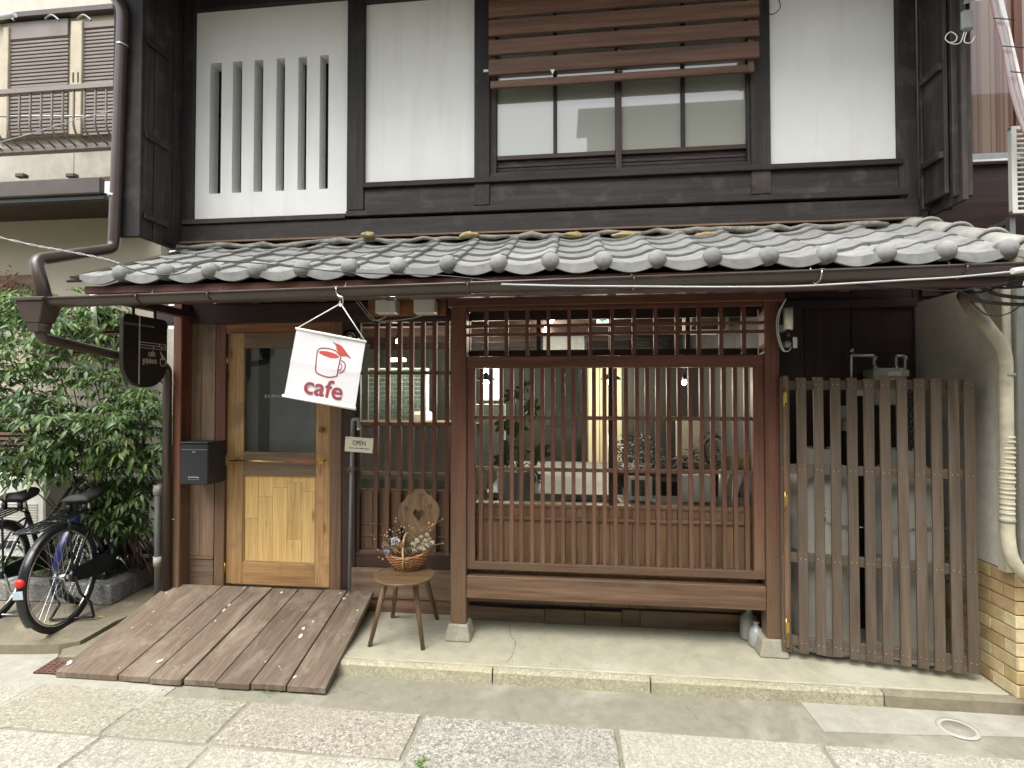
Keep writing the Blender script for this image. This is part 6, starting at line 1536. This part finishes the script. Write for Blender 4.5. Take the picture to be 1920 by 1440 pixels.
# reddish tree behind, ground plants in the bed
m = MB()
for i in range(260):
    p = at(rnd.gauss(12, 14), rnd.gauss(540, 16), .82 + rnd.uniform(-.05, .05)); d = Vector((rnd.uniform(-1, 1), rnd.uniform(-1, 0), rnd.uniform(-1, .3))).normalized()
    mt = lmat(p, d, rnd.uniform(.03, .045)); m.add([mt @ v for v in lv], LF, True)
rt2 = thing('red_leaved_bush', 'small patch of reddish leaves above the green shrub at the left edge', 'shrub', at(12, 600, .82))
m.obj('foliage', plain('reddish_leaf', (.20, .075, .055), .6, mott=.3), rt2, kind='stuff')
MB().tube([at(12, 640, .84), at(14, 530, .82)], .006, 5).obj('stem', OLD('z'), rt2)
m = MB()
for i in range(900):
    x = rnd.uniform(pc.x - 1.6, pb_.x - .12); y = rnd.uniform(pc.y + .15, YLn - .1); p = Vector((x, y, .105)); a = rnd.uniform(0, 6.28); d = Vector((math.cos(a), math.sin(a), rnd.uniform(.3, 1.2))).normalized()
    mt = lmat(p + Vector((0, 0, rnd.uniform(0, .05))), d, rnd.uniform(.03, .07)); m.add([mt @ v for v in lv], LF, True)
m.obj('ground_cover', LC[1], None, kind='stuff')
# weeds and moss in the joints
m = MB()
for (px, py, n, s_) in ((790, 1432, 60, .02), (640, 1043 + 240, 10, .01), (498, 1300, 50, .012), (515, 1297, 30, .012), (1640, 1293, 40, .012), (262, 1150, 30, .012), (1168, 1430, 20, .01), (760, 1400, 14, .008), (720, 1260, 20, .008)):
    for i in range(n):
        p = gd(px + rnd.gauss(0, 6), py + rnd.gauss(0, 4), -.078); a = rnd.uniform(0, 6.28); d = Vector((math.cos(a), math.sin(a), rnd.uniform(.4, 2))).normalized()
        mt = lmat(p, d, s_ * rnd.uniform(.5, 1.3)); m.add([mt @ v for v in lv], LF, True)
m.obj('joint_weeds', LC[2], None, kind='stuff')
for (px, py, z, s_, c) in ((182, 1158, -.018, .055, (.46, .42, .12)), ):
    p = gd(px, py, z); mt = lmat(p + Vector((0, 0, .006)), Vector((.9, .4, .02)).normalized(), s_); MB().add([mt @ v for v in lv], LF, True).obj('fallen_leaf', plain('yellow_leaf', c, .6), None, cat='leaf', label='small yellow fallen leaf on the ground in front of the black bicycle')

# ------------------------------------------------------------------ cables along the eave
def wire(lab, pts, r_, mat, twist=0):
    P_ = smooth_path(pts, 10)
    if twist:
        m = MB()
        for s in (0, math.pi):
            m.tube([p + Vector((0, math.cos(i * 1.1 + s), math.sin(i * 1.1 + s))) * twist for i, p in enumerate(P_)], r_, 5)
    else: m = MB().tube(P_, r_, 6)
    return m.obj('cable', mat, None, cat='cable', label=lab)
wire('pale twisted service cable coming in from the left edge over the left eave', [at(-40, 436, -.95), at(60, 459, -.92), at(120, 470, -.90), at(190, 484, -.88), at(225, 494, -.86)], .0022, M['cable_g'], .004)
wire('dark cable lying along the eave tiles from the left end to the middle', [at(190, 484, -.84), at(240, 502, -.82), at(292, 515, -.81), at(340, 512, -.80), at(378, 494, -.80), at(430, 490, -.80), at(520, 497, -.80), at(620, 508, -.80), at(700, 513, -.81), at(830, 517, -.82), at(960, 530, -.86), at(1060, 535, -.88)], .0032, M['cable'])
wire('grey cable strung just below the gutter toward the right edge', [at(940, 533, -.88), at(1060, 536, -.89), at(1200, 537, -.90), at(1330, 538, -.90), at(1480, 537, -.90), at(1600, 531, -.90), at(1700, 525, -.90), at(1800, 519, -.90), at(1940, 505, -.90)], .0045, M['cable_g'])
wire('thin dark cable sagging under the right end of the eave', [at(1600, 528, -.7), at(1700, 540, -.7), at(1780, 545, -.7), at(1850, 538, -.72), at(1930, 520, -.74)], .003, M['cable'])
for i, (a, b, c, d, lab) in enumerate((((1740, 520), (1800, 545), (1850, 566), (1935, 572), 'thick black cable, lowest of the bunch at the right end of the eave'),
                                     ((1760, 515), (1820, 530), (1870, 552), (1935, 560), 'thick black cable second from the bottom at the right end of the eave'),
                                     ((1780, 520), (1840, 532), (1880, 540), (1935, 536), 'black cable in the middle of the bunch at the right end of the eave'),
                                     ((1770, 528), (1830, 548), (1880, 535), (1935, 520), 'black cable rising over the bunch at the right end of the eave'),
                                     ((1820, 565), (1850, 590), (1890, 588), (1935, 556), 'thin black cable looping below the bunch over the wrapped pipe'))):
    wire(lab, [at(*a, -.62), at(*b, -.64), at(*c, -.66), at(*d, -.7)], (.009, .009, .006, .006, .003)[i], M['cable'])
cn = at(1912, 508, -.92); MB().tube([cn - Vector((.03, 0, 0)), cn + Vector((.06, 0, .01))], .013, 12).obj('cable_connector', M['white'], None, cat='connector', label='white cylindrical cable connector at the right end of the gutter')
wire('black cable loop hanging beside the awning at the top of the upstairs window', [at(1440, -20, YU - .03), at(1460, 0, YU - .03), at(1462, 16, YU - .03), at(1448, 27, YU - .03), at(1438, 22, YU - .02)], .003, M['cable'])
wire('thin pale wire slanting across the balcony at the upper left', [at(-20, 272, YLn - .6), at(60, 250, YLn - .6), at(150, 222, YLn - .6), at(222, 205, YLn - .6)], .003, M['cable_g'])
# ------------------------------------------------------------------ inside the cafe
FZ = .06
M['int_floor'] = concrete('cafe_floor', (.24, .235, .22), (.34, .33, .31), (.15, .15, .14), 1.5, 0, .5)
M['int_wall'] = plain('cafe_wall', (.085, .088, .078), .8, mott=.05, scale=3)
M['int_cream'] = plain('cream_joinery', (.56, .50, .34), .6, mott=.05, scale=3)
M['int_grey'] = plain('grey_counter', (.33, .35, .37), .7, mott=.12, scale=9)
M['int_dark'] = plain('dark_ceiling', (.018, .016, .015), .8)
box('cafe_floor', -2.9, 2.2, .40, 4.6, .0, FZ, M['int_floor'], H, 0)
box('cafe_ceiling', -2.9, 2.2, .12, 4.6, 2.36, 2.40, M['int_dark'], H, 0)
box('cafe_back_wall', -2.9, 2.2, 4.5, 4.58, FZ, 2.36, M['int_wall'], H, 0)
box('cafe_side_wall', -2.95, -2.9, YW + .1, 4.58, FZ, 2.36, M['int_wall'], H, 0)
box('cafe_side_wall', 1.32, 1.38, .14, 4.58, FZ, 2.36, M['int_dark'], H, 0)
box('cafe_sill', bx0, bx1, YG + .035, YG + .09, dz1 - .03, dz1 - .002, BRN('x'), H, .002)
box('cafe_wall_low', bx0, 1.3, YG + .04, YG + .08, .34, dz1 - .031, DRK('x'), H, 0)
box('cafe_shelf', xs(1165, YG, 940), 1.3, YG + .0905, .40, dz1 - .028, dz1 - .001, DRK('x'), H, .002)
for k in range(5): y = .8 + k * .8; box('ceiling_beam', -2.9, 1.3, y, y + .12, 2.22, 2.355, DRK('x'), H, 0)
def inner(name, px0, py0, px1, py1, Y, dep, mat, label, cat, bev=.004):
    p = at((px0 + px1) / 2, py1, Y); T = thing(name, label, cat, p)
    return T, pbox(name + '_body' if False else 'body', px0, py0, px1, py1, Y, Y + dep, mat, T, bev)
T, _ = inner('counter', 640, 798, 850, 900, 1.5, .5, M['int_grey'], 'grey cafe counter seen through the narrow lattice', 'counter')
z = at(745, 798, 1.5).z; box('counter_top', W[T.name].x - .85, W[T.name].x + .80, 1.46, 2.02, z + .001, z + .03, BRN('x'), T)
inner('partition', 874, 758, 946, 905, 1.7, .1, M['int_grey'], 'low grey partition behind the left end of the wide lattice', 'partition')
T, _ = inner('cream_cupboard', 1104, 676, 1166, 876, 2.6, .5, M['int_cream'], 'tall cream cupboard inside the cafe behind the middle of the wide lattice', 'cupboard')
for px in (1124, 1146): x = at(px, 780, 2.6).x; box('door_edge', x - .004, x + .004, 2.592, 2.598, at(1135, 866, 2.6).z, at(1135, 690, 2.6).z, OLD('z'), T, 0)
inner('dark_cabinet', 975, 802, 1082, 905, 2.9, .5, M['int_dark'], 'black low cabinet in the cafe behind the monstera plant', 'cabinet')  # its black partly stands for dark trousers reflected in the glass
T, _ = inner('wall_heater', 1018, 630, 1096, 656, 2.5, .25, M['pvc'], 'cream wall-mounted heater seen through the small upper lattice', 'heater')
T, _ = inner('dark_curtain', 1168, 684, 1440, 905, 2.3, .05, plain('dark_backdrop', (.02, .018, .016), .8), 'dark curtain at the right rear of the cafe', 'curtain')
T, _ = inner('beige_board', 1268, 785, 1408, 870, 2.1, .03, plain('beige_board', (.34, .31, .25), .8), 'beige board standing before the dark curtain', 'board')
T = thing('grey_table', 'broad pale grey table inside the cafe behind the left half of the wide lattice', 'table', (-.15, 1.5, FZ))
box('table_top', -.66, .42, .62, 2.6, .76, .80, plain('table_grey', (.19, .195, .19), .6, mott=.15, scale=5), T, .004)
for x_ in (-.6, .36):
    for y_ in (.7, 2.5): box('leg', x_ - .03, x_ + .03, y_ - .03, y_ + .03, FZ, .7595, DRK('z'), T)
# lit window at the left rear
T = thing('rear_window', 'brightly lit window at the left rear of the cafe behind the hanging lamp', 'window', at(918, 750, 4.4))
pbox('frame', 898, 680, 940, 752, 4.42, 4.46, M['white'], T); pbox('pane', 903, 686, 936, 748, 4.410, 4.418, emis('daylit_pane', (.80, .92, 1), 1.4), T, 0)
# green tiled wall of the kitchen
T = thing('tiled_wall', 'green glazed tile wall with white joints inside, behind the narrow lattice', 'wall', at(745, 800, 2.4))
pbox('grout', 690, 690, 800, 800, 2.4, 2.5, M['white'], T, 0)
m_ = plain('green_glaze', (.10, .15, .13), .2, var=.2, mott=.1); x0, x1 = at(692, 745, 2.39).x, at(798, 745, 2.39).x; z0, z1 = at(745, 798, 2.39).z, at(745, 692, 2.39).z
nr_, nc_ = 13, 7; tw, th = (x1 - x0) / nc_, (z1 - z0) / nr_
for r_ in range(nr_):
    for c in range(nc_ + (r_ % 2)):
        a = x0 + c * tw - (tw / 2 if r_ % 2 else 0); b = min(a + tw, x1); a = max(a, x0)
        if b - a > .02: box('tile', a + .004, b - .004, 2.385, 2.399, z0 + r_ * th + .004, z0 + (r_ + 1) * th - .004, m_, T, 0)
T, _ = inner('hood_lamp', 726, 671, 756, 677, 2.3, .1, emis('warm_strip', (1, .9, .68), 5), 'warm strip light over the tiled kitchen wall', 'lamp', 0)
inner('rice_cooker', 770, 772, 802, 797, 1.9, .25, M['offwhite'], 'cream kitchen appliance standing on the grey counter', 'appliance', .03)
# behind the door glass: pale curtain with a dark strip
T, _ = inner('inner_screen', 452, 640, 600, 1000, .42, .02, plain('pale_grey_screen', (.42, .46, .48), .7, mott=.1, scale=4), 'pale grey screen behind the door glass', 'screen', 0)
pbox('dark_strip', 484, 640, 504, 1000, .412, .418, M['int_dark'], T, 0)
# hanging lamps
def pendant(px, py, Y, lab, shade=True, r_=.028, w=16):
    c = at(px, py, Y); T = thing('pendant_lamp', lab, 'lamp', c, 'pendant lamps in the cafe')
    MB().ell(c, r_, r_, r_ * 1.35, 12, 8).obj('bulb', M['bulb'], T)
    MB().tube([c + Vector((0, 0, r_ * 1.4)), Vector((c.x, c.y, 2.355))], .003, 5).tube([c + Vector((0, 0, r_ * 1.2)), c + Vector((0, 0, r_ * 1.2 + .04))], .014, 8).obj('cord', M['black'], T)
    if shade: MB().lathe([(.10, .02), (.085, .045), (.03, .075), (.015, .10), (.001, .10)], 24, (c.x, c.y, c.z)).obj('lamp_shade', M['black'], T)
    ld = bpy.data.lights.new('bulb_light', 'POINT'); ld.energy = w; ld.color = (1, .88, .70); ld.shadow_soft_size = r_
    lo = bpy.data.objects.new('bulb_light', ld); place(lo, c - Vector((0, 0, r_ * 2.2)), T)
pendant(911, 717, 1.9, 'pendant lamp with dark shade lit at the left behind the wide lattice')
pendant(1145, 716, 1.8, 'pendant lamp with dark shade lit near the middle behind the wide lattice')
pendant(1033, 598, 1.35, 'bare round bulb lit behind the small upper lattice', False, .028, 8)
pendant(1024, 614, 2.4, 'smaller bare bulb below and behind the round one', False, .018, 10)
pendant(745, 640, 1.6, 'lamp above the grey counter, hidden behind the meter board', False, .016, 12)  # unseen lamp, added to brighten the room behind the door glass
pendant(1283, 717, 1.0, 'small bare bulb lit inside the right of the wide lattice', False, .018, 2)
pendant(905, 700, 2.8, 'small rear lamp lit beside the bright rear window', False, .02, 10)
# exit sign
T = thing('exit_sign', 'small green and white lit exit sign with a left-pointing arrow', 'sign', at(1130, 600, .9))
eb = pbox('box', 1119, 590, 1142, 609, .9, .93, emis('sign_white', (.85, 1, .9), .55), T, .001)
q = at(1131, 599.5, .898); s = .026
MB().prism([(-s, 0), (-s * .1, s * .85), (s * .25, s * .85), (-s * .3, s * .25), (s, s * .25), (s, -s * .25), (-s * .3, -s * .25), (s * .25, -s * .85), (-s * .1, -s * .85)], (0, .0012, 0), q, (1, 0, 0), (0, 0, 1)).obj('arrow', emis('exit_green', (.0, .36, .10), .35), T)
MB().tube([at(1130, 590, .915), (at(1130, 590, .915).x, .915, 2.355)], .004, 5).obj('hanger', M['black'], T)
# air conditioner and its duct
T, _ = inner('wall_air_conditioner', 1290, 578, 1362, 622, 1.0, .25, M['offwhite'], 'cream air conditioner unit behind the right of the small lattice', 'air conditioner', .03)
pbox('outlet', 1296, 610, 1358, 618, .985, .997, M['pvc'], T, .002)
# monstera in a grey-green pot
pc_ = gd(972, 935, FZ); pc_ = Vector((at(972, 900, .75).x, .75, FZ)); T = thing('monstera_plant', 'big-leaved monstera in a grey pot inside, left of the middle behind the lattice', 'plant', pc_)
zt0 = at(972, 880, .75).z
MB().lathe([(.001, 0), (.12, 0), (.15, .05), (.17, zt0 - FZ), (.155, zt0 - FZ), (.15, zt0 - FZ - .03), (.001, zt0 - FZ - .03)], 28, pc_).obj('pot', plain('grey_green_pot', (.16, .18, .17), .6), T)
mg = plain('monstera_green', (.035, .095, .022), .35, mott=.3); st = MB()
for i, (px, py, s_, a_) in enumerate(((965, 745, .13, .3), (990, 770, .12, -.4), (945, 790, .12, 2.6), (1005, 850, .13, -.6), (955, 835, .11, 2.9), (985, 725, .10, .9), (1000, 890, .11, -.9), (940, 860, .10, 3.4), (975, 800, .12, 1.3))):
    c = at(px, py, .70 + .04 * (i % 3)); n = 22; pts = [(0, 0)]
    for k in range(n + 1):
        t = -2.6 + 5.2 * k / n; rr = s_ * (1 - .28 * abs(t) / 2.6) * (1 if k % 3 else .62); pts.append((rr * math.sin(t) * .8, rr * math.cos(t)))
    u_ = Vector((math.cos(a_), rnd.uniform(-.4, .4), math.sin(a_) * .5)).normalized(); v_ = Vector((-math.sin(a_) * .6, rnd.uniform(-.5, .1), .8 * math.cos(a_) - .5)).normalized()
    u_ = (u_ - v_ * u_.dot(v_)).normalized()
    vs = [c + u_ * x + v_ * y + Vector((0, 0, -2.5 * (x * x))) for x, y in pts]
    MB().add(vs, [(0, k, k + 1) for k in range(1, n + 1)], True).obj('leaf', mg, T)
    st.tube(smooth_path([pc_ + Vector((0, 0, zt0 - FZ - .03)), (pc_ + Vector((0, 0, zt0))).lerp(c, .6) + Vector((0, 0, .05)), c], 5), .005, 5)
st.obj('stems', mg, T)
# chair back, table with greenery, things on the sill
T = thing('cafe_chair', 'pale wooden cafe chair whose rounded back shows at the lower left of the lattice', 'chair', (at(900, 930, .62).x, .62, FZ))
c = at(900, 905, .62)
MB().prism([(.055 * math.cos(R(t)), .085 * math.sin(R(t))) for t in range(0, 360, 20)], (0, .02, 0), c, (1, 0, 0), (0, 0, 1)).obj('backrest', M['int_cream'], T, bev=.004)
for s in (-1, 1): MB().tube([c + Vector((.04 * s, .01, -.05)), Vector((c.x + .05 * s, .64, FZ))], .012, 8).obj('leg', OAK('z'), T)
MB().lathe([(.001, 0), (.18, 0), (.18, .02), (.001, .02)], 24, (c.x, .82, .45)).obj('seat', OAK('x'), T)
for s in (-1, 1): MB().tube([(c.x + .13 * s, .95, .45), (c.x + .15 * s, 1.0, FZ)], .012, 8).obj('leg', OAK('z'), T)
T = thing('cafe_table', 'dark table covered with greenery inside the right half of the lattice', 'table', (at(1250, 900, .9).x, .9, FZ))
tx0, tx1, tz = at(1150, 885, .7).x, at(1352, 885, .7).x, at(1250, 885, .7).z
box('table_top', tx0, tx1, .62, 1.2, tz - .03, tz, DRK('x'), T)
for x in (tx0 + .04, tx1 - .04):
    for y in (.66, 1.16): box('leg', x - .02, x + .02, y - .02, y + .02, FZ, tz - .031, DRK('z'), T)
T2 = thing('wreath_greenery', 'heap of dark evergreen wreath greenery on the dark table', 'plant', (at(1250, 880, .8).x, .8, tz + .001))
m = MB()
for i in range(1500):
    px = rnd.uniform(1152, 1350); hmax = 50 + 25 * math.sin(px / 23.0); p = at(px, 882 - rnd.random() ** 1.3 * hmax, .7 + rnd.uniform(0, .3)); a = rnd.uniform(0, 6.28); d = Vector((math.cos(a), math.sin(a), rnd.uniform(-.2, 1))).normalized()
    mt = lmat(p, d, rnd.uniform(.03, .055)); m.add([mt @ v for v in lv], LF, True)
m.obj('leaves', plain('dark_evergreen', (.020, .035, .016), .6, mott=.4), T2, kind='stuff')
c = at(1340, 845, .68); MB().tube([c + Vector((.075 * math.cos(a), .01 * math.sin(3 * a), .11 * math.sin(a))) for a in [k * math.pi / 14 for k in range(28)]], .009, 6, closed=True).obj('twig_ring', OLD('x'), T2)
ys = .20; zs_ = dz1
T = thing('framed_photo', 'white framed dark picture leaning on the window sill inside the lattice', 'picture', at(1200, 942, ys))
pbox('frame', 1177, 893, 1223, 943, ys, ys + .015, M['white'], T, .002); pbox('picture', 1184, 900, 1216, 930, ys - .0015, ys - .0003, plain('dark_print', (.10, .085, .07), .5, mott=.6, scale=30), T, 0)
for i, (a, b) in enumerate(((1278, 1297), (1299, 1317), (1319, 1337))):
    pbox('paper_bag', a, 891, b, 943, ys, ys + .05, M['white'], None, .006, cat='bag', label=('left', 'middle', 'right')[i] + ' one of three slim white paper bags standing on the inner sill')
for i, (x0, x1, yt) in enumerate(((1338, 1374, 846), (1366, 1398, 843), (1392, 1418, 846))):
    b = at((x0 + x1) / 2 - 7, 944, ys); t_ = at((x0 + x1) / 2 + 3, 882, ys)
    T = thing('dried_bouquet', ('left', 'middle', 'right')[i] + ' of the three straw bouquets wrapped in white paper on the inner sill', 'bouquet', b, 'straw bouquets on the sill')
    ax_ = (t_ - b); MB().tube([b, b + ax_ * .5, t_], [.012, .024, .036], 12).obj('paper_wrap', M['white'], T, bev=0)
    m = MB()
    for k in range(40):
        q = t_ + Vector((rnd.uniform(-.022, .022), rnd.uniform(-.02, .02), -.02)); m.tube([q, q + ax_.normalized() * .10 + Vector((rnd.uniform(-.02, .02), rnd.uniform(-.015, .015), rnd.uniform(0, .04)))], .0022, 4)
    m.obj('straw', plain('straw_%d' % i, (.42, .33, .13), .7), T, kind='stuff')
MB().tube([at(1142, 800, .5), at(1143, 944, .5)], .007, 8).obj('lamp_stand', M['steel'], None, cat='stand', label='thin metal pole standing behind the middle of the lattice')

# ------------------------------------------------------------------ across the street: what the panes reflect
YO2 = -7.6
def facing(name, label, x0, x1, top, ridge, mat, wins):
    OH = thing(name, label, 'house', ((x0 + x1) / 2, YO2, -.09))
    box('wall', x0, x1, YO2 - .3, YO2, -.09, top, mat, OH, 0)
    for x, z0, z1, w in wins:
        f_ = box('window', x - w, x + w, YO2 + .001, YO2 + .04, z0, z1, M['frost'], OH, 0)
        for q in (-w, -w / 3, w / 3, w): box('frame', x + q - .03, x + q + .03, YO2 + .041, YO2 + .07, z0, z1, M['white'], f_, 0)
        for q in (z0, z1): box('frame', x - w - .05, x + w + .05, YO2 + .042, YO2 + .075, q - .03, q + .03, M['white'], f_, 0)
    a, b = x0 - .2, x1 + .2
    MB().add([(a, YO2 + .7, top - .1), (b, YO2 + .7, top - .1), (b, YO2 - 2.6, ridge), (a, YO2 - 2.6, ridge), (a, YO2 + .7, top - .2), (b, YO2 + .7, top - .2), (b, YO2 - 2.6, ridge - .1), (a, YO2 - 2.6, ridge - .1)], [(0, 1, 2, 3), (7, 6, 5, 4), (0, 4, 5, 1), (1, 5, 6, 2), (2, 6, 7, 3), (3, 7, 4, 0)]).obj('roof', M['tile'], OH)
facing('opposite_house', 'low tiled house across the street whose roofline is reflected in the upstairs panes', -12, .15, 5.5, 6.7, M['taupe'], [(-7, 3.0, 4.2, .85), (-3.6, 3.0, 4.2, .85), (-5, .9, 2.2, .85), (-1.2, .9, 2.2, .85)])
facing('tall_opposite_house', 'taller pale house across the street reflected in the right upstairs panes', .36, 12, 7.4, 8.4, M['cream'], [(2.2, 5.2, 6.3, .7), (4.6, 5.2, 6.3, .7), (1.9, 1.1, 2.4, 1.0), (5.2, 1.1, 2.4, .9), (5.2, 3.1, 4.2, .9)])
# the photographer, who shows as a faint reflection in the lattice window
def skin(name, vs, ed, rad, mat, parent, root=0):
    me = bpy.data.meshes.new(name); me.from_pydata([Vector(v) for v in vs], ed, []); o = bpy.data.objects.new(name, me); COL.objects.link(o)
    md = o.modifiers.new('s', 'SKIN'); md.use_smooth_shade = True
    for i, r0 in enumerate(rad): me.skin_vertices[0].data[i].radius = (r0, r0)
    me.skin_vertices[0].data[root].use_root = True
    o.modifiers.new('d', 'SUBSURF').levels = 1
    m2 = bpy.data.meshes.new_from_object(o.evaluated_get(bpy.context.evaluated_depsgraph_get())); bpy.data.objects.remove(o)
    m2.materials.clear(); m2.materials.append(mat); o2 = bpy.data.objects.new(name, m2); m2.polygons.foreach_set('use_smooth', [True] * len(m2.polygons))
    place(o2, (0, 0, 0), parent); o2.location = Vector() - (W[parent.name] if parent else Vector()); return o2
M['skin'] = plain('skin', (.48, .30, .21), .55); g = -.076; yb = -3.92
PT = thing('person', 'person in a white shirt and black trousers raising a phone with both hands', 'person', (0, yb, g))
sk = [(-.05, yb, .90), (-.05, yb, 1.12), (-.05, yb, 1.34), (-.05, yb, 1.43), (-.05, yb + .01, 1.52), (-.05, yb + .015, 1.60),
      (-.23, yb, 1.34), (-.30, yb + .10, 1.12), (-.16, yb + .34, 1.38), (-.13, yb + .40, 1.46), (.13, yb, 1.34), (.20, yb + .10, 1.12), (.10, yb + .32, 1.36), (.06, yb + .38, 1.44),
      (-.14, yb, .84), (-.15, yb + .02, .46), (-.15, yb, .04), (-.16, yb + .12, -.04), (.05, yb, .84), (.06, yb + .02, .46), (.06, yb, .04), (.07, yb + .12, -.04)]
ed = [(0, 1), (1, 2), (2, 3), (3, 4), (4, 5), (2, 6), (6, 7), (7, 8), (8, 9), (2, 10), (10, 11), (11, 12), (12, 13), (0, 14), (14, 15), (15, 16), (16, 17), (0, 18), (18, 19), (19, 20), (20, 21)]
rd_ = [.12, .115, .12, .05, .075, .075, .06, .042, .030, .028, .06, .042, .030, .028, .085, .058, .04, .035, .085, .058, .04, .035]
bd = skin('body', sk, ed, rd_, M['skin'], PT)
skin('shirt', sk[:3] + [sk[6], sk[7], Vector(sk[7]).lerp(Vector(sk[8]), .6), sk[10], sk[11], Vector(sk[11]).lerp(Vector(sk[12]), .6)], [(0, 1), (1, 2), (2, 3), (3, 4), (4, 5), (2, 6), (6, 7), (7, 8)], [.145, .135, .14, .085, .065, .055, .085, .065, .055], M['white'], PT)
skin('trousers', [sk[0], sk[14], sk[15], sk[16], sk[18], sk[19], sk[20]], [(0, 1), (1, 2), (2, 3), (0, 4), (4, 5), (5, 6)], [.14, .105, .078, .062, .105, .078, .062], M['black'], PT)
MB().ell((-.05, yb - .015, 1.60), .088, .10, .10, 16, 10).obj('hair', M['ink'], PT)
for s, cx in ((-1, -.13), (1, .06)):
    for k in range(5): MB().tube([(cx - .01 * s, yb + .40, 1.45 + .012 * k - .02), (cx - .02 * s, yb + .425, 1.455 + .016 * k - .02), (cx - .035 * s, yb + .415, 1.46 + .016 * k - .02)], [.009, .008, .0065], 6).obj('finger', M['skin'], bd)
tag(box('phone', -.155, -.006, yb + .425, yb + .434, 1.48, 1.555, M['offwhite'], None, .003), 'pale phone held up by the photographer', 'phone')
